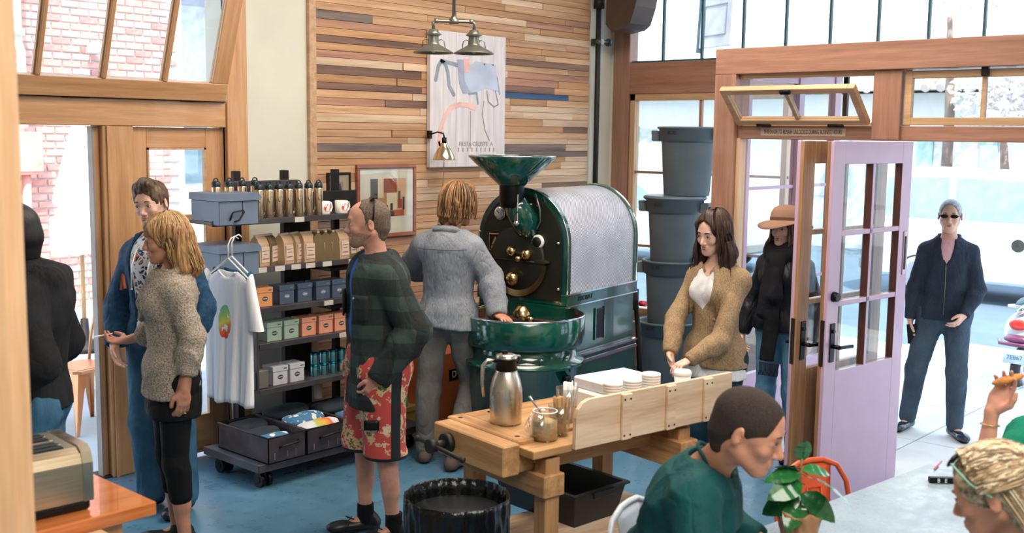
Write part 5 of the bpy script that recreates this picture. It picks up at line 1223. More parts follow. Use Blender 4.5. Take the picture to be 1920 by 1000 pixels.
# ================================================================== FIGURES : smooth-union volumes meshed to one continuous surface
def _axis(lo, hi, coarse, zones, fine):
    pts = [lo]
    while pts[-1] < hi:
        p = pts[-1]; st = coarse
        for a, b in zones:
            if a-coarse < p < b: st = fine
        pts.append(p+st)
    return np.array(pts)
class Vol:
    def __init__(s, k=0.03): s.ops = []; s.k = k; s.zones = []
    def cone(s, a, b, r1, r2, k=None, op='u', flat=None): s.ops.append(('c', op, Vector(a), Vector(b), r1, r2, s.k if k is None else k, flat)); return s
    def ell(s, c, r, R=None, k=None, op='u'):
        if not isinstance(r, (tuple, list)): r = (r, r, r)
        s.ops.append(('e', op, Vector(c), tuple(r), R, None, s.k if k is None else k, None)); return s
    def plane(s, p, n, k=0.0): s.ops.append(('p', 'i', Vector(p), Vector(n).normalized(), None, None, k, None)); return s     # keep the side behind n
    def grow(s, d): s.ops.append(('g', 'g', d, None, None, None, 0, None)); return s
    def zone(s, c, r): s.zones.append((Vector(c), r)); return s
    def _bb(s):
        lo = np.array([1e9]*3); hi = -lo
        for o in s.ops:
            if o[1] != 'u': continue
            if o[0] == 'c': q = [(o[2], o[4]), (o[3], o[5])]
            else: q = [(o[2], max(o[3]))]
            for c, r in q:
                lo = np.minimum(lo, np.array(c)-r-0.03); hi = np.maximum(hi, np.array(c)+r+0.03)
        return lo, hi
    def field(s, ax):
        X, Y, Z = ax; D = np.full((len(X), len(Y), len(Z)), 0.08, np.float32)
        for o in s.ops:
            ty, op, a, b, r1, r2, k, fl = o
            if ty == 'g': D -= a; continue
            if ty == 'p':
                P = (X[:, None, None]-a.x)*b.x+(Y[None, :, None]-a.y)*b.y+(Z[None, None, :]-a.z)*b.z; D = np.maximum(D, P.astype(np.float32)); continue
            m = k+0.03
            if ty == 'c':
                R = max(r1, r2)+m; lo = np.minimum(np.array(a), np.array(b))-R; hi = np.maximum(np.array(a), np.array(b))+R
            else:
                R = max(b)+m; lo = np.array(a)-R; hi = np.array(a)+R
            i0, i1 = np.searchsorted(X, [lo[0], hi[0]]); j0, j1 = np.searchsorted(Y, [lo[1], hi[1]]); k0, k1 = np.searchsorted(Z, [lo[2], hi[2]])
            if i1 <= i0 or j1 <= j0 or k1 <= k0: continue
            x = X[i0:i1, None, None].astype(np.float32)-a.x; y = Y[None, j0:j1, None].astype(np.float32)-a.y; z = Z[None, None, k0:k1].astype(np.float32)-a.z
            if ty == 'c':
                d = b-a; L2 = max(d.length_squared, 1e-9)
                t = np.clip((x*d.x+y*d.y+z*d.z)/L2, 0, 1)
                qx, qy, qz = x-t*d.x, y-t*d.y, z-t*d.z
                if fl is not None:
                    n, f = fl; dn = (qx*n[0]+qy*n[1]+qz*n[2]); e = (1.0/f-1.0); qx = qx+dn*e*n[0]; qy = qy+dn*e*n[1]; qz = qz+dn*e*n[2]
                V = np.sqrt(qx*qx+qy*qy+qz*qz)-(r1+(r2-r1)*t)
                if fl is not None: V = V*min(1, fl[1]*1.3)
            else:
                if r1 is not None:
                    M = r1.transposed(); x, y, z = M[0][0]*x+M[0][1]*y+M[0][2]*z, M[1][0]*x+M[1][1]*y+M[1][2]*z, M[2][0]*x+M[2][1]*y+M[2][2]*z
                k_0 = np.sqrt((x/b[0])**2+(y/b[1])**2+(z/b[2])**2); k_1 = np.sqrt((x/b[0]**2)**2+(y/b[1]**2)**2+(z/b[2]**2)**2)
                V = k_0*(k_0-1)/np.maximum(k_1, 1e-6)
            S_ = D[i0:i1, j0:j1, k0:k1]
            if op == 'u':
                if k > 0: h = np.maximum(k-np.abs(S_-V), 0)/k; R_2 = np.minimum(S_, V)-h*h*k*0.25
                else: R_2 = np.minimum(S_, V)
            elif op == 's':
                V = -V; h = np.maximum(k-np.abs(S_-V), 0)/max(k, 1e-6); R_2 = np.maximum(S_, V)+h*h*k*0.25
            elif op == 'i':
                D2 = np.full_like(D, 0.08); D2[i0:i1, j0:j1, k0:k1] = np.maximum(S_, V); D = D2; continue
            D[i0:i1, j0:j1, k0:k1] = R_2
        return D
    def mesh(s, name, step=0.012, fine=0.0045, fold=None, clip_z=None):
        lo, hi = s._bb()
        if clip_z is not None: lo[2] = max(lo[2], clip_z)
        ax = [_axis(lo[i], hi[i], step, [(c[i]-r, c[i]+r) for c, r in s.zones], fine) for i in range(3)]
        D = s.field(ax)
        V, Q = surface_nets(D, ax)
        if fold is not None: V = V+fold(V, _normals(V, Q))
        me = bpy.data.meshes.new(name); me.vertices.add(len(V)); me.vertices.foreach_set('co', V.astype(np.float32).ravel())
        me.loops.add(len(Q)*4); me.loops.foreach_set('vertex_index', Q.astype(np.int32).ravel())
        me.polygons.add(len(Q)); me.polygons.foreach_set('loop_start', np.arange(0, len(Q)*4, 4, dtype=np.int32)); me.polygons.foreach_set('loop_total', np.full(len(Q), 4, np.int32))
        me.update(calc_edges=True); me.polygons.foreach_set('use_smooth', np.ones(len(Q), bool)); me.validate()
        return me
def _normals(V, Q):
    n = np.cross(V[Q[:, 2]]-V[Q[:, 0]], V[Q[:, 3]]-V[Q[:, 1]]); N = np.zeros_like(V)
    for i in range(4): np.add.at(N, Q[:, i], n)
    return N/np.maximum(np.linalg.norm(N, axis=1, keepdims=True), 1e-9)
def surface_nets(D, ax):
    ins = D < 0; nx, ny, nz = D.shape
    c = np.zeros((nx-1, ny-1, nz-1), np.uint8)
    for i in (0, 1):
        for j in (0, 1):
            for k in (0, 1): c += ins[i:nx-1+i, j:ny-1+j, k:nz-1+k]
    act = np.argwhere((c > 0) & (c < 8)); idx = np.full(c.shape, -1, np.int64); idx[tuple(act.T)] = np.arange(len(act))
    P = np.zeros((len(act), 3)); cnt = np.zeros(len(act))
    corners = [(i, j, k) for i in (0, 1) for j in (0, 1) for k in (0, 1)]
    val = {q: D[act[:, 0]+q[0], act[:, 1]+q[1], act[:, 2]+q[2]] for q in corners}
    for q in corners:
        for a in range(3):
            if q[a] == 1: continue
            r = list(q); r[a] = 1; r = tuple(r); v0, v1 = val[q], val[r]
            m = (v0 < 0) != (v1 < 0); t = np.where(m, v0/np.where(m, v0-v1, 1), 0)
            pt_ = np.tile(np.array(q, float), (len(act), 1)); pt_[:, a] += t
            P[m] += pt_[m]; cnt[m] += 1
    P = P/cnt[:, None]+act; W_ = np.empty_like(P)
    for a in range(3): W_[:, a] = np.interp(P[:, a], np.arange(len(ax[a])), ax[a])
    Qs = []
    for a in range(3):
        s0 = [slice(None)]*3; s1 = [slice(None)]*3; s0[a] = slice(0, -1); s1[a] = slice(1, None)
        A = ins[tuple(s0)]; B = ins[tuple(s1)]; e = np.argwhere(A != B)
        b, d = (a+1) % 3, (a+2) % 3
        ok = (e[:, b] > 0) & (e[:, d] > 0) & (e[:, b] < D.shape[b]-1) & (e[:, d] < D.shape[d]-1); e = e[ok]
        def cell(db, dd):
            q = e.copy(); q[:, b] += db; q[:, d] += dd; return idx[q[:, 0], q[:, 1], q[:, 2]]
        quad = np.stack([cell(-1, -1), cell(0, -1), cell(0, 0), cell(-1, 0)], 1)
        flip = ~A[e[:, 0], e[:, 1], e[:, 2]]; quad[flip] = quad[flip][:, ::-1]; Qs.append(quad)
    Q = np.concatenate(Qs); Q = Q[(Q >= 0).all(1)]
    return W_, Q
def folds(amp=0.006, seed=0, freq=14.0, vert=0.35, zlo=None):
    rg = np.random.RandomState(seed+3)
    K = [(rg.normal(size=3)*np.array([1, 1, vert]))*freq*(0.6+0.5*i) for i in range(4)]; ph = rg.rand(8)*6
    def fn(V, N):
        w = np.stack([np.sin(V@K[0]*0.5+ph[0]), np.sin(V@K[1]*0.5+ph[1]), np.sin(V@K[2]*0.4+ph[2])], 1)*0.05
        P = V+w; h = 0
        for i in range(4): h = h+(1-np.abs(np.sin(P@K[i]+ph[4+i % 4])))**2.6/(1+0.4*i)
        fade = np.clip((V[:, 2]-V[:, 2].min())/.07, .0, 1)
        return N*(np.clip(h-0.45, -.1, 2)*amp*1.25*fade)[:, None]
    return fn

def head_ops(v, H, hs=1.0, infl=0.0, female=False, ears=True, nose=1.0, neck=None, neck_r=0.055, detail=True):
    """H : 4x4 of the head (x forward, z up, origin at eye level mid head)"""
    R3 = H.to_3x3()
    def P(x, y, z): return H @ Vector((x*hs, y*hs, z*hs))
    def E(x, y, z, r, k=0.02, op='u', R=None): v.ell(P(x, y, z), [q*hs+infl for q in r], R3 if R is None else R3 @ R, k=k, op=op)
    def Cn(a, b, r1, r2, k=0.02, op='u', flat=None): v.cone(P(*a), P(*b), r1*hs+infl, r2*hs+infl, k=k, op=op, flat=flat)
    f = 0.94 if female else 1.0
    E(-.014, 0, .034, (.097, .075*f, .084)); E(.030, 0, .036, (.062, .062*f, .062))
    Cn((.036, 0, -.012), (.050, 0, -.072), .058*f, .040*f, .03)
    for s in (-1, 1):
        Cn((-.012, s*.050*f, -.045), (.060, s*.016, -.100), .020, .016*f, .03)
        E(.066, s*.036, -.030, (.020, .022, .020), .02)
    E(.070, 0, -.100, (.018, .020*f, .017), .02)
    if detail:
        Cn((.083, -.033, .022), (.083, .033, .022), .0105 if not female else .008, .0105 if not female else .008, .015)
        Cn((.086, 0, .006), (.108*1.0, 0, -.036), .0075, .0115*nose, .012)
        for s in (-1, 1):
            E(.096, s*.011, -.042, (.009, .007, .007), .008)
            E(.101, s*.031, .0, (.013, .016, .012), .012, 's'); E(.078, s*.031, -.001, (.013, .016, .012), .006)
        Cn((.088, -.018, -.0615), (.088, .018, -.0615), .006, .006, .010); Cn((.0875, -.015, -.074), (.0875, .015, -.074), .0075, .0075, .010)
        Cn((.101, -.021, -.0675), (.101, .021, -.0675), .0045, .0045, .004, 's')
    if ears:
        for s in (-1, 1):
            E(-.010, s*.079*f, -.006, (.017, .0075, .030), .006, R=Matrix.Rotation(radians(12), 3, 'Y') @ Matrix.Rotation(radians(s*18), 3, 'Z')); E(-.004, s*.088*f, -.002, (.010, .007, .018), .004, 's')
    if neck is not None: v.cone(neck, P(-.025, 0, -.06), neck_r+infl, neck_r*0.93*hs+infl, k=.03)
def face_parts(root, H, hs=1.0, brow=(60, 44, 34), eye=(60, 50, 44), lip=(176, 104, 96), look=(0, 0), closed=False):
    def P(x, y, z): return H @ Vector((x*hs, y*hs, z*hs))
    R4 = H.to_3x3().to_4x4()
    for s in (-1, 1):
        e = obj('eye', MB().ell(P(.0870, s*.0315, -.001), (.0062*hs, .0135*hs, (.0062 if not closed else .003)*hs), 14, 8, R4), mat('eye_white', (226, 216, 210), .2, var=0), root)
        obj('iris', MB().ell(P(.0915, s*.0315+look[0], -.001+look[1]), (.0028*hs, .0052*hs, .0052*hs), 12, 8, R4), mat('iris_%d_%d_%d' % eye, eye, .15, var=0), e)
        obj('eyelid', MB().tube([P(.0885, s*(.0315-.0145), -.001), P(.0945, s*.0315, .0066), P(.0875, s*(.0315+.0155), .000)], [.0012, .0017, .0012], 6), mat('lash_%d' % brow[0], brow, .6), root)
        obj('eyebrow', MB().tube([P(.094, s*.013, .021), P(.0965, s*.026, .026), P(.089, s*.044, .024)], [.0034*hs, .0036*hs, .0018*hs], 6), mat('brow_%d_%d' % brow[:2], brow, .8), root)
    lm = mat('lips_%d_%d' % lip[:2], lip, .45, var=.03)
    obj('lips', MB().tube([P(.086, -.022, -.0675), P(.0925, -.010, -.0625), P(.0935, 0, -.0635), P(.0925, .010, -.0625), P(.086, .022, -.0675)], [.0015*hs, .0044*hs, .0042*hs, .0044*hs, .0015*hs], 8)
        .tube([P(.086, -.021, -.0685), P(.0925, -.009, -.0735), P(.0925, .009, -.0735), P(.086, .021, -.0685)], [.0015*hs, .005*hs, .005*hs, .0015*hs], 8), lm, root)
def hand_ops(v, wrist, d, n, side, curl=0.5, hs=1.0, curls=None, thumb=0.6, spread=0.08):
    """d : along the fingers, n : out of the palm, side : +1 thumb on n x d side, -1 the other"""
    d = Vector(d).normalized(); n = Vector(n); n = (n-d*n.dot(d)).normalized(); t = n.cross(d)*side
    w = Vector(wrist); c = w+d*.050*hs
    v.cone(w, w+d*.03*hs, .024*hs, .026*hs, k=.015, flat=(tuple(n), .72))
    R3 = Matrix((d, t, n)).transposed()
    v.ell(c, (.048*hs, .040*hs, .0145*hs), R3, k=.012)
    fl = [(.028, .070, .0088), (.0095, .080, .009), (-.009, .075, .0086), (-.0265, .060, .0076)]
    for i, (o, L, r) in enumerate(fl):
        cc_ = (curls[i] if curls else curl*(1+.12*i))
        base = w+d*(.082-.004*abs(i-1))*hs+t*o*hs; ang = 0; p = base-d*.03*hs
        v.cone(p, base, r*hs, r*1.02*hs, k=.006); p = base; dd = (d+t*(spread*(1.2-i))).normalized()
        for j, fr in enumerate((.45, .30, .25)):
            ang += cc_*(0.75, 1.0, .7)[j]; q = p+(dd*cos(ang)+n*sin(ang))*L*fr*hs
            v.cone(p, q, r*hs*(1-.1*j), r*hs*(.9-.1*j), k=.003); p = q
    b = w+d*.022*hs+t*.024*hs+n*.004*hs; q1 = b+(d*.62+t*.62+n*.35*thumb)*.042*hs; q2 = q1+(d*.85+t*.15+n*.5*thumb)*.030*hs; q3 = q2+(d*.9-t*.05+n*.55*thumb)*.022*hs
    v.cone(b, q1, .014*hs, .0115*hs, k=.010); v.cone(q1, q2, .0115*hs, .0098*hs, k=.003); v.cone(q2, q3, .0098*hs, .008*hs, k=.003)
    v.zone(w+d*.09*hs, .105*hs)

def pose(h=1.78, female=False, **kw):
    s = h/1.78; sw = .128 if female else .150
    J = dict(pelvis=(0, 0, .96), waist=(0, 0, 1.13), chest=(.0, 0, 1.33), neck=(-.01, 0, 1.48), head=(.025, 0, 1.665),
             shL=(-.01, sw, 1.395), shR=(-.01, -sw, 1.395), elL=(-.04, sw+.06, 1.12), elR=(-.04, -sw-.06, 1.12), wrL=(.03, sw+.08, .88), wrR=(.03, -sw-.08, .88),
             hiL=(0, .09, .91), hiR=(0, -.09, .91), knL=(.01, .10, .49), knR=(.01, -.10, .49), anL=(-.03, .10, .085), anR=(-.03, -.10, .085))
    J = {k: Vector(v)*s for k, v in J.items()}
    J['yaw'] = 0.0; J['pitch'] = 0.0; J['tilt'] = 0.0; J['cyaw'] = 0.0; J['lean'] = 0.0; J['footL'] = 0.1; J['footR'] = -0.1
    for k, v in kw.items(): J[k] = Vector(v) if isinstance(v, tuple) else v
    J['s'] = s; J['female'] = female
    J['H'] = Matrix.Translation(J['head']) @ Euler((J['tilt'], -J['pitch'], J['yaw']), 'XYZ').to_matrix().to_4x4() if False else Matrix.Translation(J['head']) @ (Matrix.Rotation(J['yaw'], 4, 'Z') @ Matrix.Rotation(J['pitch'], 4, 'Y') @ Matrix.Rotation(J['tilt'], 4, 'X'))
    J['RC'] = (Matrix.Rotation(J['cyaw'], 3, 'Z') @ Matrix.Rotation(J['lean'], 3, 'Y'))
    return J
def torso_ops(v, J, i=0.0, belly=0.0, lower=True, bulk=1.0):
    s = J['s']; RC = J['RC']; f = J['female']; C = J['chest']; ch = (.105 if f else .118)*bulk; cw = (.125 if f else .146)*bulk
    v.ell(C, (ch*s+i, cw*s+i, .19*s+i), RC, k=.05)
    if f:
        for q in (-1, 1): v.ell(C+RC @ Vector((.075, q*.06, -.01))*s, (.055*s+i, .058*s+i, .06*s+i), RC, k=.04)
    v.ell(C+RC @ Vector((-.01, 0, .05))*s, (.098*s*bulk+i, .142*s*bulk*(0.9 if f else 1)+i, .085*s+i), RC, k=.05)
    w = J['waist']; v.ell(w+Vector((belly*.5, 0, 0)), ((.095+belly)*s*bulk+i, (.118 if f else .135)*s*bulk+i, .15*s+i), k=.06)
    p = J['pelvis']; v.ell(p, ((.108)*s+i, (.158 if f else .150)*s*min(1, bulk)+i, .12*s+i), k=.06)
    for q in ('L', 'R'):
        v.cone(J['neck']-Vector((0, 0, .04*s)), J['sh'+q]+Vector((0, 0, -.005)), .046*s+i*.8, .048*s+i*.8, k=.045)
def arm_ops(v, J, q, i=0.0, upto=2.0, fac=1.0, r0=None):
    s = J['s']; g = .86 if J['female'] else 1.0; a, b, c = J['sh'+q], J['el'+q], J['wr'+q]
    t1 = min(1, upto); v.cone(a, a.lerp(b, t1), .051*s*g*fac+i*.8, (.051-.011*t1)*s*g*fac+i, k=.03)
    if upto > 1: t2 = upto-1; v.cone(b, b.lerp(c, t2*.3 if t2 < .3 else .3), .042*s*g*fac+i, .043*s*g*fac+i, k=.02); v.cone(b.lerp(c, .3), b.lerp(c, max(t2, .31)), .043*s*g*fac+i, (.043-.017*t2)*s*g*fac+i, k=.02)
def leg_ops(v, J, q, i=0.0, upto=2.0, fac=1.0, i2=None):
    s = J['s']; a, b, c = J['hi'+q], J['kn'+q], J['an'+q]; t1 = min(1, upto); i2 = i if i2 is None else i2
    v.cone(a, a.lerp(b, t1), .088*s*fac+i, (.088-.032*t1)*s*fac+(i+(i2-i)*t1*.5), k=.05)
    v.ell(a+Vector((-.035, 0, .02))*s, (.085*s+i, .085*s+i, .09*s+i), k=.05)
    if upto > 1:
        t2 = upto-1; im = i+(i2-i)*.5
        v.cone(b, b.lerp(c, t2), .054*s+im, (.054-.018*t2)*s+i2, k=.03)
        v.cone(b.lerp(c, .12)-Vector((.02*s, 0, 0)), b.lerp(c, min(.55, t2))-Vector((.012*s, 0, 0)), .045*s+im, .040*s+im, k=.03)
def body(root, J, skin, hands, hs=1.0, legs=True, nose=1.0, neck_r=0.055, step=.014, shrink=-.006, female=None, hl=None, clip_z=None, feet=True):
    v = Vol(); f = J['female']
    torso_ops(v, J, shrink); s = J['s']
    for q in 'LR':
        arm_ops(v, J, q)
        hd = hands.get(q)
        if hd: hand_ops(v, J['wr'+q], hd[0], hd[1], hd[2], **(hd[3] if len(hd) > 3 else {}))
        if legs:
            leg_ops(v, J, q, shrink*.5)
            if feet:
                a = J['an'+q]; fy_ = J['foot'+q]; d = Vector((cos(fy_), sin(fy_), 0)); v.cone(a+Vector((0, 0, -.03*s)), a+d*.13*s-Vector((0, 0, .05*s)), .032*s, .026*s, k=.03); v.ell(a-d*.02*s-Vector((0, 0, .045*s)), .03*s, k=.02)
    head_ops(v, J['H'], hs, 0.0, f, neck=J['neck']-Vector((0, 0, .03)), neck_r=neck_r*(.84 if f else 1), nose=nose)
    v.zone(J['H'] @ Vector((.01, 0, -.01)), .125*hs)
    me = v.mesh('body', step, .0046, clip_z=clip_z)
    return obj('body', me, skin, root, label='bare skin of head, hands and limbs')
def shoe(root, J, q, m, nm='shoe', L=.27, hi=.0, sole=None, lace=None):
    s = J['s']; a = J['an'+q]; fy_ = J['foot'+q]; d = Vector((cos(fy_), sin(fy_), 0)); n = Vector((-sin(fy_), cos(fy_), 0)); z0 = a.z-.085*s
    v = Vol(.03); h_ = a-d*.035; h_.z = z0+.045; t_ = a+d*(L-.115); t_.z = z0+.036
    v.ell(h_, (.045, .036, .045), Matrix((d, n, Vector((0, 0, 1)))).transposed(), k=.03); v.cone(h_+d*.02+Vector((0, 0, .035)), a+Vector((0, 0, hi+.0)), .038, .042 if hi else .038, k=.03)
    v.cone(h_+Vector((0, 0, -.005)), t_-d*.03, .036, .040, k=.03, flat=((0, 0, 1), .8)); v.ell(t_, (.055, .042, .030), Matrix((d, n, Vector((0, 0, 1)))).transposed(), k=.02)
    v.plane((0, 0, z0+.012), (0, 0, -1)); v.plane((0, 0, a.z+.025*s+hi), (0, 0, 1))
    so = obj(nm, v.mesh('shoe', .009), m, root)
    sv = Vol(.02); sv.cone(h_, t_, .038, .044, flat=None); sv.plane((0, 0, z0+.016), (0, 0, 1)); sv.plane((0, 0, z0), (0, 0, -1))
    obj('sole', sv.mesh('sole', .01), sole or M_black, so)
    return so
def place(label, P_, rz, group=None, z=0.0):
    return thing('person', label, 'person', (P_.x, P_.y, z), rz=rz, group=group)
def skinm(name, c, c2=None):
    if name in _mc: return _mc[name]
    t = NT(name); n = t.noise(t.coord(), 16, 4); lo = tuple(int(x*.93) for x in c); hi = tuple(min(255, int(x*1.04)) for x in c)
    t.set(color=t.ramp(n, [(.35, lo), (.65, hi)]), rough=.48, sss=.08); t.b.inputs['Subsurface Radius'].default_value = (.012, .005, .003); t.b.inputs['Subsurface Scale'].default_value = .5
    _mc[name] = t.m; return t.m
def hairm(name, c1, c2, sc=(60, 60, 6), rough=.42):
    if name in _mc: return _mc[name]
    t = NT(name); n = t.noise(t.coord(scale=sc), 1.6, 5, .65); t.set(color=t.ramp(n, [(.36, c1), (.64, c2)]), rough=rough, spec=.4); t.bump(n, .5, .006)
    _mc[name] = t.m; return t.m
def wrinkle(t, v, fine, k=.25, big=.035):
    """fabric relief : soft creases plus weave"""
    w = t.node('ShaderNodeTexNoise'); w.inputs['Scale'].default_value = 7.0; w.inputs['Detail'].default_value = 3; w.inputs['Distortion'].default_value = .7
    t.link(t.coord(scale=(1.0, 1.0, .55)), w.inputs['Vector'])
    r = t.math('ABSOLUTE', t.math('SUBTRACT', w.outputs['Fac'], .5))
    t.bump(t.math('ADD', t.math('MULTIPLY', t.math('POWER', r, .7), 1.0), t.math('MULTIPLY', fine, .07*k)), .5, big)
def cloth(name, c, c2=None, scale=60, bump=.25, rough=.85, var=.06):
    if name in _mc: return _mc[name]
    t = NT(name); v = t.coord(); n = t.noise(v, 5, 4); n2 = t.noise(v, scale*4, 2)
    c2 = c2 or tuple(min(255, int(x*1.15)+4) for x in c); lo = tuple(int(x*(1-var)) for x in c)
    t.set(color=t.ramp(t.math('ADD', t.math('MULTIPLY', n, .6), t.math('MULTIPLY', n2, .4)), [(.35, lo), (.65, c2)]), rough=rough, spec=.25)
    wrinkle(t, v, n2, bump); _mc[name] = t.m; return t.m
def locks(name, root, J, m, N, low, hs=1.0, az=(40, 320), grow=1.13, drop=0.0, wave=.004, flare=.0, r=.0036, seed=1, back=0.0, part=0.0, jitter=.006):
    """hair laid as many locks from the parting over the skull, then hanging to the height low"""
    if isinstance(m, list):
        for i_, q_ in enumerate(m): locks(name, root, J, q_, N//len(m), low, hs, az, grow+.012*i_, drop, wave, flare, r, seed*7+i_, back, part, jitter)
        return
    H = J['H']; g = random.Random(seed); mb = MB(); f = .94 if J['female'] else 1.0
    for k in range(N):
        a = radians(g.uniform(*az)); ph = g.uniform(0, 6); P_ = []; lw = low*(1+g.uniform(-.14, .08)); jr = g.uniform(0, jitter); t0 = g.uniform(.05, .5)
        rx, ry, rz_ = .100*grow, .079*f*grow, .088*grow
        for i in range(6):
            th = t0+(pi/2-t0)*i/5; P_.append(Vector((-.012+(rx+jr)*sin(th)*cos(a)-(.012*(1-sin(th))), (ry+jr)*sin(th)*sin(a)+part*(1-sin(th)), .034+(rz_+jr)*cos(th))))
        e = P_[-1]; n_ = max(2, int(abs(lw-.034)/.03))
        for i in range(1, n_+1):
            t_ = i/n_; z = e.z+(lw-e.z)*t_; c_ = 1+flare*t_
            w_ = wave*sin(ph+t_*9)
            P_.append(Vector((e.x*c_-back*t_+w_+.0, e.y*c_+w_*.7, z)))
        L_ = len(P_); mb.tube([H @ (q*hs) for q in P_], [r*(1-.65*(i/(L_-1))**2)*hs for i in range(L_)], 4, cap=False)
    o = obj(name, mb, m, root); o['kind'] = 'stuff'; return o
def tones(n, *cs): return [mat('%s_tone_%d' % (n, i), c, .5, var=.12, vs=30) for i, c in enumerate(cs)]
def strands(name, root, m, fn, N, seg=6, r=.0018, rnd=None):
    """loose locks : fn(rng) -> list of points"""
    if isinstance(m, list):
        for i_, q_ in enumerate(m): strands(name, root, q_, fn, N//len(m), seg, r, random.Random(5+i_))
        return
    rg = rnd or random.Random(4); mb = MB()
    for k in range(N):
        P = fn(rg)
        mb.tube(P, [r*(1-.6*i/(len(P)-1)) for i in range(len(P))], 4, cap=False)
    o = obj(name, mb, m, root); o['kind'] = 'stuff'; return o
# ================================================================== PEOPLE
class Fr:
    """a person's own frame, used to turn points of the room into body coordinates"""
    def __init__(s, P_, rz, z=0.0): s.o = Vector((P_.x, P_.y, z)); s.rz = rz
    def w(s, q): v = Vector(q)-s.o; v.rotate(Euler((0, 0, -s.rz))); return v
    def d(s, q): v = Vector(q); v.rotate(Euler((0, 0, -s.rz))); return v
    def px(s, x, y, Z): return s.w(atd(x, y, Z))
def top(root, J, m, infl=.016, hem=None, sl=(1.9, 1.9), nm='shirt', fold=None, belly=0.0, flare=.02, neck=.064, bulk=1.0, ops=None, step=.0105, afac=1.0, label=None, neckz=0.0, hemc=None, cuff=.0):
    v = Vol(); torso_ops(v, J, infl, belly, bulk=bulk); s = J['s']
    if hem is not None:
        p = J['pelvis'].copy() if hemc is None else Vector(hemc)
        q = Vector((p.x, p.y, hem-.06)); v.cone(p, q, .12*s+infl, .125*s+infl+flare, k=.05, flat=((1, 0, 0), .85))
        for sg in (-1, 1): v.cone(p+Vector((0, sg*.05, 0)), q+Vector((0, sg*.055, 0)), .105*s+infl, .105*s+infl+flare, k=.05, flat=((1, 0, 0), .9))
        v.plane((0, 0, hem), (0, 0, -1))
    if ops: ops(v)
    arm_ops(v, J, 'L', infl+cuff, sl[0], afac) if sl[0] else None; arm_ops(v, J, 'R', infl+cuff, sl[1], afac) if sl[1] else None
    H = J['H']; n0 = J['neck']+Vector((.0, 0, .0))
    v.cone(n0+Vector((.01, 0, neckz-.005)), H @ Vector((-.02, 0, -.05)), neck*s, neck*s*1.2, k=.012, op='s')
    for w_, u_ in (('L', sl[0]), ('R', sl[1])):
        if u_ and u_ > 1.5:
            e_, r_ = J['el'+w_], J['wr'+w_]; d = (r_-e_).normalized(); c_ = e_.lerp(r_, u_-1)+d*.075; v.ell(c_, .060, k=.004, op='s')
        elif u_ and u_ <= 1.0:
            e_, r_ = J['sh'+w_], J['el'+w_]; d = (r_-e_).normalized(); c_ = e_.lerp(r_, u_)+d*.085; v.ell(c_, .075, k=.004, op='s')
    return obj(nm, v.mesh(nm, step, fold=fold), m, root, label=label)
def pants(root, J, m, infl=.014, i2=.03, upto=1.96, nm='trousers', fold=None, topz=None, step=.0105, fac=1.0, ops=None, label=None):
    v = Vol(); s = J['s']; p = J['pelvis']
    v.ell(p, (.108*s+infl, .152*s+infl, .13*s+infl), k=.05)
    for q in 'LR': leg_ops(v, J, q, infl, upto, fac, i2)
    if topz: v.plane((0, 0, topz), (0, 0, 1))
    if ops: ops(v)
    return obj(nm, v.mesh(nm, step, fold=fold), m, root, label=label)
def hair_cap(root, J, m, hs=1.0, t_=.008, nm='hair', ops=None, front=-.0, low=-.02, fold=None, step=.006, crown=None, label=None):
    """close hair : the head shape grown outwards, with the face and neck cut away"""
    H = J['H']; R3 = H.to_3x3(); v = Vol(.02); f = .94 if J['female'] else 1.0
    def P(x, y, z): return H @ Vector((x*hs, y*hs, z*hs))
    v.ell(P(-.014, 0, .034), [q*hs+t_ for q in (.097, .075*f, .084)], R3, k=.02); v.ell(P(.030, 0, .036), [q*hs+t_*.8 for q in (.062, .062*f, .062)], R3, k=.02)
    v.cone(P(-.055, 0, -.03), P(-.05, 0, -.06), .055*hs+t_*.7, .045*hs+t_*.5, k=.03)
    if crown: crown(v, P, R3)
    # face opening
    v.ell(P(.118, 0, -.025), [q*hs for q in (.083, .078, .118+front)], R3, k=.006, op='s')
    v.plane(P(-.03, 0, low-.07), R3 @ Vector((.35, 0, -1)), 0)
    for s in (-1, 1): v.ell(P(-.005, s*.088, -.022), [q*hs for q in (.024, .03, .034)], R3, k=.004, op='s')
    if ops: ops(v, P, R3)
    v.zones = []
    return obj(nm, v.mesh(nm, step, fold=fold), m, root, label=label)
def hfold(amp=.003, n=60, seed=0, axis=None):
    rg = np.random.RandomState(seed)
    def fn(V, N):
        a = np.arctan2(V[:, 1]-V[:, 1].mean(), V[:, 0]-V[:, 0].mean()); z = V[:, 2]
        h = np.sin(a*n*.5+np.sin(z*30)*1.3)+.6*np.sin(a*n*.9+z*40+2)+.5*np.sin(a*n*.23+z*22)
        return N*(h*amp)[:, None]
    return fn
Dn = Vector((0, 0, -1))
SK1 = skinm('skin_warm', (214, 160, 136)); SK2 = skinm('skin_tan', (196, 136, 108)); SK3 = skinm('skin_fair', (226, 180, 160)); SK4 = skinm('skin_ruddy', (206, 148, 124))
M_denim = cloth('blue_denim', (44, 82, 110), (74, 118, 146), scale=90)
M_shoeb = mat('black_leather', (22, 22, 24), .4, var=.1); M_suede = mat('brown_suede', (92, 76, 68), .8, var=.1)

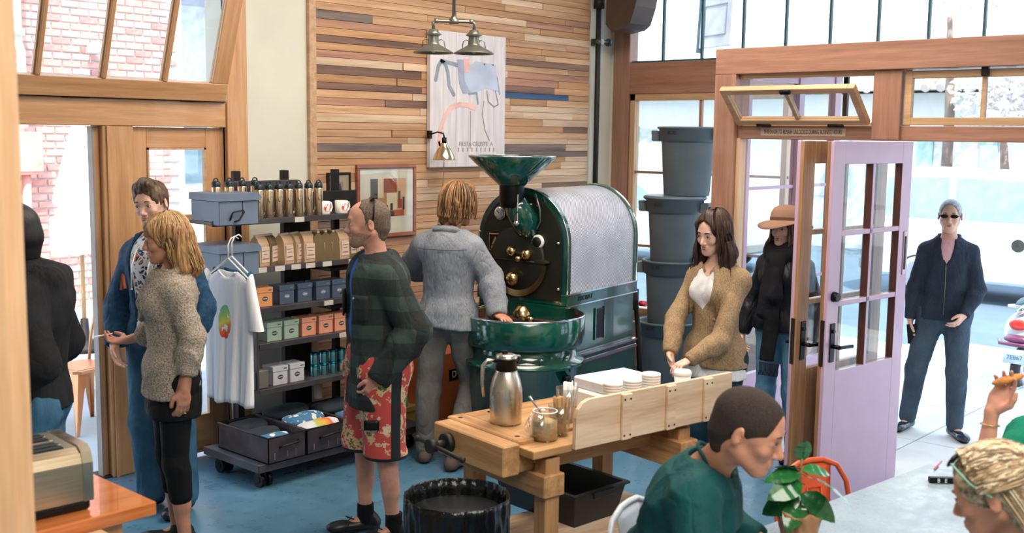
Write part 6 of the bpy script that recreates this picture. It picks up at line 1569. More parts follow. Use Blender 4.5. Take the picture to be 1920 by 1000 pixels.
# ---- man in a black hooded sweatshirt, far left
P_ = atd(56, 600, 4.6); rz = radians(140); F = Fr(P_, rz)
r_ = place('man in black hooded sweatshirt and jeans at the left edge behind the toaster', P_, rz)
J = pose(1.80, elL=(-.10, .26, 1.16), wrL=(.14, .20, 1.02), elR=(-.06, -.26, 1.16), wrR=(.16, -.12, 1.02), head=(.07, 0, 1.66), pitch=.12, lean=.08)
body(r_, J, SK1, {'L': ((.8, -.5, -.1), (-.3, -1, 0), 1, dict(curl=.5)), 'R': ((.8, .5, -.1), (-.3, 1, 0), -1, dict(curl=.5))}); face_parts(r_, J['H'])
M_blackfl = cloth('black_fleece', (20, 20, 23), (36, 36, 40), scale=40)
top(r_, J, M_blackfl, .036, hem=.93, sl=(1.95, 1.95), nm='hooded_sweatshirt', fold=folds(.010, 1, 11), neck=.06, bulk=1.1, afac=1.15,
    ops=lambda v: (v.cone(J['neck']+Vector((-.09, -.08, -.02)), J['neck']+Vector((-.09, .08, -.02)), .055, .055, k=.03), v.cone(J['neck']+Vector((-.05, -.10, -.0)), J['neck']+Vector((.05, -.09, -.03)), .035, .03, k=.03), v.cone(J['neck']+Vector((-.05, .10, -.0)), J['neck']+Vector((.05, .09, -.03)), .035, .03, k=.03)))
pants(r_, J, M_denim, fold=folds(.006, 2, 14)); [shoe(r_, J, q, M_shoeb) for q in 'LR']
hair_cap(r_, J, hairm('black_hair', (14, 12, 12), (30, 26, 26)), t_=.02, crown=lambda v, P, R: v.cone(P(-.06, 0, -.02), P(-.05, 0, -.09), .07, .06, k=.03), low=-.05)

# ---- man in the blue hoodie behind the woman
P_ = onz(312, 985); P_ = atd(303, 700, 5.98); rz = radians(204); F = Fr(P_, rz)
r_ = place('man in blue zip hoodie with printed tee, behind the woman in the oatmeal cardigan', P_, rz)
J = pose(1.83, yaw=.12, pitch=.14, tilt=.08, head=(.05, 0, 1.715), elR=(.0, -.27, 1.15), wrR=(.13, -.20, .95), elL=(-.03, .25, 1.15), wrL=(.08, .22, .92))
body(r_, J, SK3, {'R': ((.25, .35, -.8), (0, 1, 0), -1, dict(curl=.35)), 'L': ((.2, -.2, -1), (0, -1, 0), 1, dict(curl=.4))}); face_parts(r_, J['H'], look=(0, -.001), brow=(70, 52, 38))
t = NT('blue_hoodie_cotton'); v = t.coord(); n = t.noise(v, 50, 3); t.set(color=t.ramp(n, [(.3, (10, 50, 80)), (.7, (22, 74, 108))]), rough=.85); wrinkle(t, v, n, .3); M_hood = t.m
top(r_, J, M_hood, .028, hem=.93, sl=(1.9, 1.9), nm='hoodie', fold=folds(.008, 3, 12), neck=.074,
    ops=lambda v: (v.cone(J['neck']+Vector((-.08, -.07, .01)), J['neck']+Vector((-.08, .07, .01)), .045, .045, k=.03), v.cone(J['neck']+Vector((-.04, -.095, .0)), J['neck']+Vector((.06, -.07, -.03)), .03, .024, k=.02), v.cone(J['neck']+Vector((-.04, .095, .0)), J['neck']+Vector((.06, .07, -.03)), .03, .024, k=.02),
                   v.cone((.17, 0, 1.52), (.19, 0, 1.08), .115, .105, k=.012, op='s', flat=None)))
t = NT('graphic_tee'); v = t.coord(); vo = t.node('ShaderNodeTexVoronoi', feature='DISTANCE_TO_EDGE'); vo.inputs['Scale'].default_value = 20; t.link(v, vo.inputs[0])
cl_ = t.ramp(t.noise(v, 13, 3), [(.40, (26, 50, 84)), (.47, (226, 224, 228)), (.56, (40, 70, 104)), (.60, (222, 140, 100)), (.66, (30, 40, 60))], 'CONSTANT')
t.set(color=t.mix(t.math('LESS_THAN', vo.outputs['Distance'], .06), cl_, lin((230, 226, 226))), rough=.85); M_gtee = t.m
top(r_, J, M_gtee, .018, hem=.97, sl=(.6, .6), nm='printed_tee', neck=.066)
for s in (-1, 1): obj('drawstring', MB().tube([(.12, s*.05, 1.47), (.165, s*.052, 1.38), (.175, s*.045, 1.27)], .004, 6).ell((.175, s*.045, 1.265), .006), M_white, r_)
t = NT('hoodie_letter'); t.set(color=lin((232, 132, 96)), rough=.8); obj('chest_letter', MB().tube([(.128, -.145, 1.25), (.135, -.13, 1.33), (.140, -.112, 1.26)], .010, 6), t.m, r_)
pants(r_, J, M_denim, .018, .045, fold=folds(.009, 4, 13)); [shoe(r_, J, q, M_shoeb) for q in 'LR']
hair_cap(r_, J, hairm('brown_short_hair', (58, 42, 32), (112, 86, 64), (40, 40, 20)), t_=.006, fold=hfold(.0022, 40, 1), front=-.018,
    crown=lambda v, P, R: (v.cone(P(.055, -.035, .095), P(.06, .03, .105), .026, .03, k=.03), v.cone(P(.0, -.02, .11), P(.07, .02, .112), .03, .022, k=.03), v.ell(P(.085, .03, .118), (.02, .025, .012), R, k=.02)))

# ---- woman in the oatmeal cardigan
P_ = atd(322, 700, 5.42); rz = radians(160); F = Fr(P_, rz)
r_ = place('blonde woman in oatmeal knit cardigan and black capri leggings holding out a card', P_, rz)
J = pose(1.69, True, yaw=-.04, pitch=.10, head=(.015, 0, 1.575), neck=(-.02, 0, 1.405), elL=(-.07, .17, 1.10), wrL=(-.02, .20, .86), elR=F.px(262, 640, 5.62), wrR=F.px(232, 638, 5.66))
J['elR'] = Vector((.02, -.20, 1.08)); J['wrR'] = F.px(238, 638, 5.62)
hd = F.px(205, 640, 5.64)-J['wrR']
body(r_, J, SK2, {'L': ((.08, .0, -1), (.2, -1, 0), 1, dict(curl=.35, hs=.92)), 'R': (hd, (0, .3, .95), -1, dict(curl=.55, hs=.92))}, hs=.96); face_parts(r_, J['H'], .96, brow=(120, 90, 60), closed=True)
t = NT('oatmeal_boucle'); v = t.coord(); n = t.noise(v, 130, 3, .7); n2 = t.noise(v, 6, 3); t.set(color=t.ramp(n, [(.34, (126, 110, 96)), (.66, (214, 200, 182))]), rough=.95); t.bump(n, 1.0, .012); M_knit = t.m
top(r_, J, M_knit, .022, hem=.80, sl=(1.62, 1.35), nm='cardigan', fold=folds(.008, 5, 12, .5), neck=.072, flare=.035, afac=1.12, neckz=-.02,
    ops=lambda v: (v.cone((.16, -.02, 1.40), (.22, -.03, 1.15), .055, .02, k=.015, op='s'), v.plane((.0, 0, .82), (-.35, 0, -1))))
obj('shawl_collar', MB().tube([(-.07, .0, 1.46), (-.03, .085, 1.43), (.06, .08, 1.36), (.125, .05, 1.26), (.14, .0, 1.18)], [.022, .026, .026, .022, .012], 10).tube([(-.07, .0, 1.46), (-.03, -.085, 1.43), (.06, -.08, 1.36), (.125, -.05, 1.26), (.14, .0, 1.18)], [.022, .026, .026, .022, .012], 10), M_knit, r_)
M_blk = cloth('black_jersey', (10, 10, 13), (18, 18, 22), bump=.1)
v = Vol(); s = J['s']
for sg in (-1, 1): v.cone((-.01, sg*.045, .95), (0, sg*.06, .66), .115, .128, k=.05)
v.plane((0, 0, .70), (0, 0, -1)); obj('skirt', v.mesh('skirt', .0105, fold=folds(.010, 6, 16, .1)), M_blk, r_)
J2 = dict(J); pants(r_, J, M_blk, .006, .008, 1.42, 'capri_leggings', folds(.002, 7, 20))
top(r_, J, M_blk, .008, hem=.9, sl=(.4, .4), nm='black_top', neck=.06)
[shoe(r_, J, q, M_shoeb) for q in 'LR']
M_blond = hairm('auburn_blonde_hair', (96, 62, 34), (196, 150, 96), (70, 70, 5))
def lng(v, P, R):
    for s in (-1, 1):
        v.cone(P(-.035, s*.055, .03), P(-.055, s*.072, -.15), .050, .040, k=.04); v.cone(P(.0, s*.058, .05), P(-.03, s*.076, -.09), .024, .022, k=.03)
    v.cone(P(-.08, 0, .0), P(-.115, 0, -.17), .062, .048, k=.04); v.cone(P(.03, -.02, .10), P(.07, .03, .075), .03, .022, k=.03); v.cone(P(.075, -.035, .065), P(.085, .03, .06), .018, .018, k=.02)
hair_cap(r_, J, M_blond, .96, .014, ops=None, low=-.30, fold=hfold(.0035, 50, 3), crown=lng, front=-.01)
TB = tones('blond', (92, 62, 38), (150, 108, 66), (206, 168, 118))
locks('hair_locks', r_, J, TB, 360, -.165, .96, (74, 286), 1.15, wave=.003, flare=.10, back=.03, seed=3)
locks('fringe', r_, J, TB, 90, .03, .96, (-50, 50), 1.04, seed=4)
locks('side_hair', r_, J, TB, 60, -.03, .96, (50, 76), 1.08, seed=5, back=.02); locks('side_hair', r_, J, TB, 60, -.03, .96, (284, 310), 1.08, seed=6, back=.02)
obj('ring', MB().tube([J['wrL']+Vector((.0+.008*cos(a), .008*sin(a), -.115)) for a in [k*pi/6 for k in range(12)]], .0016, 6, closed=True), M_brass, r_)
kc = thing('paper_card', 'small pale card held out by the blonde woman', 'card', atd(192, 629, 5.66)); obj('card', MB().bx(-.05, .04, -.03, .03, -.001, .001), M_white, kc); kc.rotation_euler = (.1, .15, radians(150))

# ---- man in the plaid jacket and floral shorts
P_ = atd(706, 700, 5.62); rz = radians(157); F = Fr(P_, rz)
r_ = place('bearded man in dark plaid jacket and red floral shorts standing in the room centre', P_, rz)
J = pose(1.77, yaw=-.22, pitch=.02, head=(.045, 0, 1.65), elL=(-.12, .24, 1.13), wrL=(.05, .19, .885), elR=(-.08, -.24, 1.13), wrR=(.06, -.17, .93), anL=(-.06, .10, .085), anR=(.03, -.10, .085), knL=(-.01, .10, .49), knR=(.04, -.10, .49))
body(r_, J, SK4, {'L': ((.45, -.35, -.8), (.2, -1, -.1), 1, dict(curl=.5)), 'R': ((.4, .3, -.8), (.2, 1, 0), -1, dict(curl=.5))}, nose=1.15); face_parts(r_, J['H'], brow=(120, 92, 74), eye=(90, 110, 120))
def plaid(name, a, b, c, sc=8.0):
    t = NT(name); v = t.coord(); sx_ = t.node('ShaderNodeSeparateXYZ'); t.link(v, sx_.inputs[0])
    z = t.math('SINE', t.math('MULTIPLY', sx_.outputs['Z'], sc*6.283)); h = t.math('SINE', t.math('MULTIPLY', t.math('ADD', sx_.outputs['X'], t.math('MULTIPLY', sx_.outputs['Y'], .8)), sc*6.283))
    zz = t.math('GREATER_THAN', z, .15); hh = t.math('GREATER_THAN', h, .15); s_ = t.math('ADD', zz, hh)
    col = t.ramp(t.math('MULTIPLY', s_, .5), [(.0, a), (.35, b), (.75, c)], 'CONSTANT'); n = t.noise(v, 160, 2)
    t.set(color=t.mix(.25, col, t.ramp(n, [(.3, (12, 16, 16)), (.7, (60, 70, 68))])), rough=.9); wrinkle(t, v, n, .3); return t.m
M_plaid = plaid('dark_green_plaid', (14, 16, 18), (28, 38, 39), (50, 68, 64), 6.5)
top(r_, J, M_plaid, .034, hem=.715, sl=(1.92, 1.92), nm='plaid_jacket', fold=folds(.008, 8, 11), neck=.080, bulk=1.03, belly=.02, afac=1.16,
    ops=lambda v: (v.cone((.20, -.03, 1.50), (.25, -.045, .70), .115, .105, k=.01, op='s'), v.cone(J['neck']+Vector((-.07, -.03, .01)), J['neck']+Vector((-.07, .03, .01)), .03, .03, k=.02)))
for s in (-1, 1): obj('jacket_collar', MB().tube([(-.075, s*.02, 1.50), (-.04, s*.088, 1.50), (.04, s*.09, 1.46), (.10, s*.075, 1.41), (.125, s*.075, 1.36)], [.014, .02, .024, .022, .012], 10), M_plaid, r_)
for s in (1, -1): obj('chest_pocket', MB().grid(lambda u, w: ((.150-.05*u*u), s*(.075+.10*u), 1.30-.13*w), 6, 6), M_plaid, r_, thick=.008); obj('pocket_button', MB().ell((.156, s*.115, 1.285), .007), M_galv, r_)
top(r_, J, cloth('blue_tee', (36, 96, 190), (52, 120, 214)), .014, hem=.9, sl=(.5, .5), nm='blue_tee', neck=.064, belly=.02)
t = NT('floral_print'); v = t.coord(); n = t.noise(v, 11, 4, .6); n2 = t.noise(t.coord(loc=(3, 1, 2)), 15, 4, .6)
c1 = t.ramp(n, [(.0, (192, 70, 64)), (.50, (192, 70, 64)), (.53, (206, 172, 130)), (.60, (92, 104, 56)), (.66, (208, 140, 84))], 'CONSTANT')
c2 = t.ramp(n2, [(0, (0, 0, 0)), (.60, (1, 1, 1)) if False else (.60, (255, 255, 255))], 'CONSTANT'); base = t.mix(c2, c1, lin((214, 190, 166)))
sx_ = t.node('ShaderNodeSeparateXYZ'); t.link(v, sx_.inputs[0])
band = t.math('MULTIPLY', t.math('LESS_THAN', t.math('ABSOLUTE', t.math('ADD', sx_.outputs['X'], .035)), .028), t.math('GREATER_THAN', sx_.outputs['Y'], .05))
hemb = t.math('LESS_THAN', sx_.outputs['Z'], .475); dk = t.math('MAXIMUM', band, hemb)
t.set(color=t.mix(dk, base, lin((18, 24, 28))), rough=.7); t.bump(n2, .15, .004); M_floral = t.m
pants(r_, J, M_floral, .034, .055, 1.12, 'floral_shorts', folds(.007, 9, 14), fac=1.1, ops=lambda v: v.plane((0, 0, .455), (0, 0, -1)))
obj('side_pocket', MB().grid(lambda u, w: (.055+.07*u, .212-.03*u, .68-.05*w), 4, 3), M_black, r_, thick=.006)
for q in 'LR':
    v = Vol(.02); a = J['an'+q]; v.cone(a+Vector((0, 0, -.02)), a+Vector((.0, 0, .10)), .045, .044); v.plane(a+Vector((0, 0, .07)), (0, 0, 1)); obj('sock', v.mesh('sock', .009), M_blk, r_)
    shoe(r_, J, q, M_shoeb)
    obj('laces', MB().tube([a+Vector((.07, -.02, -.005)), a+Vector((.10, .03, .0)), a+Vector((.11, .06, -.02))], .003, 6).tube([a+Vector((.07, .02, -.005)), a+Vector((.10, -.03, .0)), a+Vector((.08, -.05, -.02))], .003, 6), M_black, r_)
M_grey = hairm('greying_brown_hair', (74, 58, 48), (120, 102, 88), (120, 120, 120), .75)
hair_cap(r_, J, M_grey, t_=.0045, front=.012, fold=hfold(.0012, 60, 2), ops=lambda v, P, R: [v.ell(P(.085, 0, .10), (.055, .06, .05), R, k=.01, op='s')]+[v.ell(P(.070, s*.062, .015), (.050, .05, .075), R, k=.008, op='s') for s in (-1, 1)])
# beard : close shell on jaw and chin
v = Vol(.02); H = J['H']
def P(x, y, z): return H @ Vector((x, y, z))
v.cone(P(.036, 0, -.040), P(.050, 0, -.074), .0595, .0435, k=.02)
for s in (-1, 1): v.cone(P(-.010, s*.052, -.045), P(.060, s*.017, -.1005), .0215, .0185, k=.02)
v.ell(P(.070, 0, -.101), (.021, .0225, .020), H.to_3x3(), k=.02); v.plane(P(.03, 0, -.045), H.to_3x3() @ Vector((-.25, 0, 1)))
v.cone(P(.105, -.018, -.068), P(.105, .018, -.068), .016, .016, k=.004, op='s'); v.plane(P(-.02, 0, 0), H.to_3x3() @ Vector((-1, 0, 0)))
obj('beard', v.mesh('beard', .005), hairm('grey_beard', (120, 90, 74), (172, 140, 122), (160, 160, 160), .8), r_)
obj('moustache', MB().tube([P(.084, -.026, -.064), P(.098, -.012, -.054), P(.100, 0, -.052), P(.098, .012, -.054), P(.084, .026, -.064)], [.003, .006, .006, .006, .003], 8), hairm('grey_beard', (120, 98, 84), (170, 150, 136)), r_)
def sunglasses(root, P, R, nm='sunglasses', tcol=M_black, lens=M_black, temple=True):
    s = MB()
    for sg in (-1, 1): s.prism([(sg*.034+.026*cos(2*pi*k/14), .018*sin(2*pi*k/14)) for k in range(14)], -.0015, .0015, 'yz')
    s.xf(Matrix.Translation(P(0, 0, 0)) @ R.to_4x4()) if False else None
    return s
# sunglasses pushed back on the head
sg_ = MB()
for sgn in (-1, 1): sg_.ell((0, sgn*.036, 0), (.006, .027, .02), 14, 8)
Mx = J['H'] @ Matrix.Translation((-.03, 0, .128)) @ Matrix.Rotation(radians(-70), 4, 'Y')
g_ = obj('sunglasses', sg_.xf(Mx), M_black, r_, label='black sunglasses pushed up on the head')
obj('temple_arm', MB().tube([P(-.03, .066, .112), P(-.025, .083, .06), P(-.02, .084, .02)], .004, 6).tube([P(-.03, -.066, .112), P(-.025, -.083, .06), P(-.02, -.084, .02)], .004, 6), M_black, g_)

# ---- roaster operator seen from behind
P_ = atd(840, 700, 6.94); rz = radians(28); F = Fr(P_, rz)
r_ = place('roaster operator in blue grey shirt and grey trousers seen from behind', P_, rz)
J = pose(1.79, yaw=-.45, pitch=.10, head=(.05, -.05, 1.655), lean=.05, hiL=(0, .09, .92), hiR=(.02, -.09, .92), knL=(.0, .13, .49), knR=(.14, -.12, .50), anL=(.0, .15, .085), anR=(-.12, -.08, .085), footL=.2, footR=-.25)
J['elL'] = F.px(768, 500, 7.30); J['wrL'] = F.px(775, 560, 7.5); J['elR'] = F.px(918, 520, 6.85); J['wrR'] = F.px(932, 590, 6.72)
J['wrL'] = J['elL']+Vector((.20, -.12, -.08))
body(r_, J, SK2, {'R': (F.px(955, 602, 6.62)-J['wrR'], (0, 0, -1), -1, dict(curl=.4)), 'L': ((.8, -.5, -.2), (0, 0, -1), 1, dict(curl=.4))}); face_parts(r_, J['H'])
t = NT('chambray'); v = t.coord(); n = t.noise(t.coord(scale=(160, 160, 20)), 1.5, 3); n2 = t.noise(v, 7, 4)
t.set(color=t.ramp(t.math('ADD', t.math('MULTIPLY', n, .6), t.math('MULTIPLY', n2, .4)), [(.36, (104, 110, 120)), (.64, (152, 156, 164))]), rough=.85); wrinkle(t, v, n, .5); M_cham = t.m
top(r_, J, M_cham, .030, hem=.885, sl=(1.92, 1.92), nm='chambray_shirt', fold=folds(.009, 12, 11, .25), neck=.070, bulk=.98, flare=.035, afac=1.1, ops=lambda v: v.plane((0, 0, .90), (0, .12, -1)))
obj('shirt_collar', MB().tube([(.05, .085, 1.46), (-.02, .092, 1.49), (-.075, .06, 1.515), (-.09, 0, 1.52), (-.075, -.06, 1.515), (-.02, -.092, 1.49), (.05, -.085, 1.46)], [.010, .019, .022, .022, .022, .019, .010], 10), M_cham, r_)
obj('yoke_seam', MB().tube([(-.13, -.16, 1.40), (-.150, -.08, 1.395), (-.156, 0, 1.395), (-.150, .08, 1.395), (-.13, .16, 1.40)], .003, 6), mat('seam_blue', (86, 96, 112), .9), r_)
pants(r_, J, cloth('grey_twill', (92, 86, 84), (126, 120, 116), scale=80), .010, .030, fold=folds(.009, 13, 14)); [shoe(r_, J, q, M_suede) for q in 'LR']
hair_cap(r_, J, hairm('wavy_brown_hair', (70, 46, 28), (176, 128, 80), (46, 46, 16)), t_=.020, fold=hfold(.006, 26, 5), low=-.09,
    crown=lambda v, P, R: (v.cone(P(-.07, -.04, .0), P(-.07, -.045, -.09), .055, .035, k=.03), v.cone(P(-.07, .04, .0), P(-.07, .045, -.09), .055, .035, k=.03), v.cone(P(.0, -.075, .03), P(.005, -.078, -.06), .03, .02, k=.03), v.cone(P(.0, .075, .03), P(.005, .078, -.06), .03, .02, k=.03), v.ell(P(.03, 0, .12), (.06, .06, .025), R, k=.03)))

locks('hair_locks', r_, J, tones('wavy', (66, 44, 28), (112, 76, 46), (172, 126, 80)), 330, -.075, 1, (40, 320), 1.26, wave=.010, seed=11, jitter=.012)

# ---- woman in the tan blazer
P_ = atd(1338, 700, 6.10); rz = radians(178); F = Fr(P_, rz)
r_ = place('dark haired woman in tan tweed blazer and white blouse at the end of the bench', P_, rz)
J = pose(1.70, True, yaw=-.06, pitch=.22, tilt=-.05, head=(.055, 0, 1.585), neck=(.0, 0, 1.405), lean=.03, shL=(-.01, .135, 1.325), shR=(-.01, -.135, 1.325))
J['elR'] = F.px(1262, 600, 6.05)+Vector((-.02, 0, 0)); J['wrR'] = F.px(1256, 662, 5.92); J['elL'] = F.px(1350, 640, 5.85); J['wrL'] = F.px(1292, 676, 5.82)
body(r_, J, SK3, {'R': (F.px(1262, 700, 5.85)-J['wrR'], F.d((.1, -.6, .2)), -1, dict(curl=.35, hs=.9)), 'L': (F.px(1252, 695, 5.75)-J['wrL'], (0, 0, -1), 1, dict(curl=.5, hs=.9))}, hs=.95); face_parts(r_, J['H'], .95, brow=(46, 34, 30), lip=(190, 90, 92), closed=True)
t = NT('tan_tweed'); v = t.coord(); n = t.noise(t.coord(scale=(1, 1, .5)), 170, 3, .7); n2 = t.noise(v, 8, 3); t.set(color=t.ramp(t.math('ADD', t.math('MULTIPLY', n, .7), t.math('MULTIPLY', n2, .3)), [(.36, (118, 94, 68)), (.64, (176, 148, 114))]), rough=.9); wrinkle(t, v, n, 1.0, .03); M_tweed = t.m
top(r_, J, M_tweed, .021, hem=.84, sl=(1.93, 1.93), nm='blazer', fold=folds(.006, 15, 10), neck=.075, flare=.035, afac=.96, neckz=-.02,
    ops=lambda v: (v.cone((.20, -.01, 1.45), (.185, -.02, 1.20), .125, .075, k=.012, op='s'), v.cone((.185, -.02, 1.22), (.165, -.03, .99), .075, .035, k=.010, op='s'), v.cone((.16, -.03, .96), (.18, -.03, .80), .01, .07, k=.010, op='s')))
for s in (-1, 1):
    obj('lapel', MB().tube([(-.07, s*.03, 1.43), (-.04, s*.070, 1.42), (.03, s*.085, 1.37), (.09, s*.092, 1.28), (.125, s*.085, 1.14)], [.012, .018, .024, .028, .006], 10), M_tweed, r_)
for z in (1.12, 1.03): obj('button', MB().ell((.145, .085, z), (.006, .011, .011)), mat('horn_button', (120, 92, 68), .3), r_)
M_blouse = cloth('white_blouse', (222, 220, 222), (236, 234, 236), bump=.1)
top(r_, J, M_blouse, .015, hem=.78, sl=(.5, .5), nm='blouse', fold=folds(.006, 16, 14, .1), neck=.085, flare=.035, neckz=-.03, ops=lambda v: v.cone((.10, 0, 1.45), (.14, 0, 1.28), .05, .012, k=.01, op='s'))
pants(r_, J, cloth('dark_jeans', (16, 36, 50), (30, 60, 78)), .010, .014, fold=folds(.005, 17, 16)); [shoe(r_, J, q, M_shoeb) for q in 'LR']
M_dkh = hairm('dark_brown_hair', (24, 16, 14), (72, 46, 34), (70, 70, 5))
def lng6(v, P, R):
    for s in (-1, 1):
        v.cone(P(-.02, s*.062, .03), P(-.015, s*.092, -.12), .042, .042, k=.04); v.cone(P(-.015, s*.092, -.12), P(.055, s*.10, -.27), .042, .020, k=.04)
    v.cone(P(-.075, 0, .0), P(-.10, .0, -.16), .058, .05, k=.04); v.cone(P(-.10, 0, -.16), P(-.09, .03, -.24), .05, .03, k=.04)
    v.cone(P(.03, .0, .105), P(.065, .05, .06), .026, .016, k=.03); v.cone(P(.03, .0, .105), P(.065, -.05, .06), .026, .016, k=.03)
hair_cap(r_, J, M_dkh, .95, .012, low=-.5, fold=hfold(.0032, 44, 7), crown=lng6, front=.01)
H6 = J['H']
locks('hair_locks', r_, J, tones('dark', (26, 18, 16), (44, 29, 24), (76, 50, 38)), 360, -.26, .95, (52, 308), 1.15, wave=.009, flare=.12, seed=6, part=.02)
strands('loose_locks', r_, M_dkh, lambda g: (lambda s, a, l: [H6 @ Vector((-.03+.03*g.random(), s*(.07+.02*a), .03)), H6 @ Vector((-.03+.03*a, s*(.095+.03*a), -.08)), H6 @ Vector((.0+.05*a, s*(.10+.04*a), -.18*l)), H6 @ Vector((-.02+.08*a, s*(.09+.06*a), -.27*l))])(g.choice((-1, 1)), g.random(), g.uniform(.8, 1.1)), 60)

# ---- woman with the hat in the doorway
P_ = atd(1462, 700, 7.18); rz = radians(186); F = Fr(P_, rz)
r_ = place('woman with tan wide brimmed hat, black jacket and long black scarf in the doorway', P_, rz)
J = pose(1.63, True, yaw=-.12, pitch=.02, elR=(-.02, -.22, 1.04), wrR=(.05, -.25, .82), elL=(-.03, .21, 1.04), wrL=(.08, .22, .82))
body(r_, J, SK3, {'R': ((.1, .1, -1), (0, 1, 0), -1, dict(curl=.4, hs=.9)), 'L': ((.1, -.1, -1), (0, -1, 0), 1, dict(curl=.4, hs=.9))}, hs=.95); face_parts(r_, J['H'], .95, brow=(60, 42, 34), lip=(176, 90, 90))
top(r_, J, cloth('black_leather_jacket', (18, 19, 24), (34, 36, 44), rough=.45, bump=.1), .026, hem=.86, sl=(1.92, 1.92), nm='leather_jacket', fold=folds(.008, 19, 13), neck=.07, afac=1.1)
v = Vol(.03); v.cone((.05, -.05, 1.37), (.05, .05, 1.37), .075, .075); v.cone((-.05, -.05, 1.38), (-.05, .05, 1.38), .07, .07); v.cone((.12, .01, 1.33), (.155, .0, 1.10), .045, .05); v.cone((.150, .0, 1.10), (.160, -.03, .66), .048, .052, flat=((1, 0, 0), .35)); v.cone((.12, -.04, 1.33), (.15, -.08, .98), .036, .034)
v.plane((0, 0, .67), (0, 0, -1)); obj('scarf', v.mesh('scarf', .009, fold=folds(.008, 20, 22, .1)), cloth('black_scarf', (14, 14, 18), (28, 28, 34)), r_)
fr_ = MB()
for k in range(16): a = -.075+.007*k*1.2; fr_.tube([(.165, a, .66), (.168, a+.004, .61), (.166, a-.002, .575)], .003, 5)
o = obj('scarf_fringe', fr_, cloth('black_scarf', (14, 14, 18)), r_); o['kind'] = 'stuff'
pants(r_, J, cloth('light_blue_jeans', (70, 116, 146), (104, 150, 178)), .008, .012, fold=folds(.004, 21, 18)); [shoe(r_, J, q, M_shoeb) for q in 'LR']
M_wavy = hairm('wavy_chestnut_hair', (48, 30, 24), (128, 88, 60), (60, 60, 8))
hair_cap(r_, J, M_wavy, .95, .012, low=-.4, fold=hfold(.004, 36, 9), front=.01, crown=lambda v, P, R: [v.cone(P(-.02, s*.06, .0), P(.01, s*.09, -.13), .035, .032, k=.04) for s in (-1, 1)]+[v.cone(P(.01, s*.09, -.13), P(.03, s*.095, -.22), .032, .016, k=.04) for s in (-1, 1)]+[v.cone(P(-.07, 0, 0), P(-.09, 0, -.15), .06, .045, k=.04)])
locks('hair_locks', r_, J, tones('chestnut', (44, 28, 22), (84, 56, 40), (138, 96, 66)), 240, -.24, .95, (48, 312), 1.15, wave=.010, flare=.14, seed=8)
M_felt = mat('tan_felt', (154, 118, 98), .9, bump=.2, bs=120)
hat = thing('felt_hat', 'tan felt hat with a wide floppy brim on the woman in the doorway', 'hat', F.o+Matrix.Rotation(rz, 3, 'Z') @ (J['H'] @ Vector((-.01, 0, .045))), rz=rz+J['yaw'])
hat.rotation_euler = (0.03, -.10, rz+J['yaw'])
obj('crown', MB().lathe([(.098, 0), (.101, .02), (.095, .055), (.078, .085), (.045, .103), (0, .108)], 32), M_felt, hat)
obj('brim', MB().grid(lambda u, w: ((.095+.085*w)*cos(2*pi*u), (.088+.085*w)*sin(2*pi*u), .0-.045*w*w*(1+.6*cos(4*pi*u+.5))+.01*w), 48, 6), M_felt, hat, thick=.003)
obj('hat_band', MB().lathe([(.1015, .004), (.1015, .022)], 32), mat('hat_band_brown', (104, 66, 46), .8), hat)

# ---- man outside
P_ = atd(1764, 700, 8.12); rz = radians(197); F = Fr(P_, rz, -.08)
r_ = place('man with sunglasses and dark zip sweater walking in from the street', P_, rz, z=-.08)
J = pose(1.75, elR=(-.03, -.215, 1.10), wrR=(.02, -.235, .86), elL=(.0, .215, 1.10), wrL=(.14, .14, .93), knL=(.05, .11, .49), anL=(.05, .12, .085), knR=(.03, -.17, .49), anR=(-.05, -.22, .085), footL=.5, footR=-.35)
body(r_, J, SK3, {'R': ((.08, .05, -1), (0, 1, 0), -1, dict(curl=.55)), 'L': ((.5, -.5, -.7), (-.3, -.8, .3), 1, dict(curl=.45))}, nose=1.1); face_parts(r_, J['H'], lip=(180, 120, 110), brow=(120, 116, 116))
M_navy = cloth('navy_merino', (34, 44, 58), (56, 68, 84), bump=.1)
top(r_, J, M_navy, .017, hem=.88, sl=(1.93, 1.93), nm='zip_sweater', fold=folds(.006, 23, 11), neck=.072, afac=1.02, ops=lambda v: v.cone((.10, 0, 1.50), (.150, 0, 1.27), .062, .014, k=.008, op='s'))
for s in (-1, 1): obj('collar', MB().tube([(-.075, 0, 1.49), (-.03, s*.068, 1.485), (.04, s*.066, 1.45), (.10, s*.035, 1.37), (.125, s*.008, 1.29)], [.016, .018, .018, .014, .006], 8), M_navy, r_)
top(r_, J, cloth('pink_shirt', (226, 176, 190), (240, 196, 208)), .008, sl=(.5, .5), nm='pink_shirt', neck=.066, ops=lambda v: v.plane((0, 0, 1.24), (0, 0, -1)))
for s in (-1, 1): obj('shirt_collar', MB().tube([(-.05, s*.05, 1.485), (.04, s*.052, 1.455), (.09, s*.03, 1.39)], [.012, .014, .010], 8), cloth('pink_shirt', (226, 176, 190)), r_)
obj('zip', MB().tube([(.140, 0, 1.29), (.146, 0, 1.20), (.136, 0, 1.05), (.136, 0, .92)], .003, 6).bx(.143, .150, -.005, .005, 1.25, 1.28), M_galv, r_)
pants(r_, J, cloth('slate_chinos', (50, 66, 82), (76, 94, 110)), .012, .026, fold=folds(.009, 24, 12)); [shoe(r_, J, q, mat('blue_black_leather', (36, 50, 62), .22, coat=.4)) for q in 'LR']
hair_cap(r_, J, hairm('grey_hair', (120, 124, 132), (176, 180, 186), (40, 40, 30)), t_=.005, front=.005)
H8 = J['H']; sg_ = MB()
for s in (-1, 1): sg_.ell((.0, s*.034, 0), (.006, .027, .014), 14, 8)
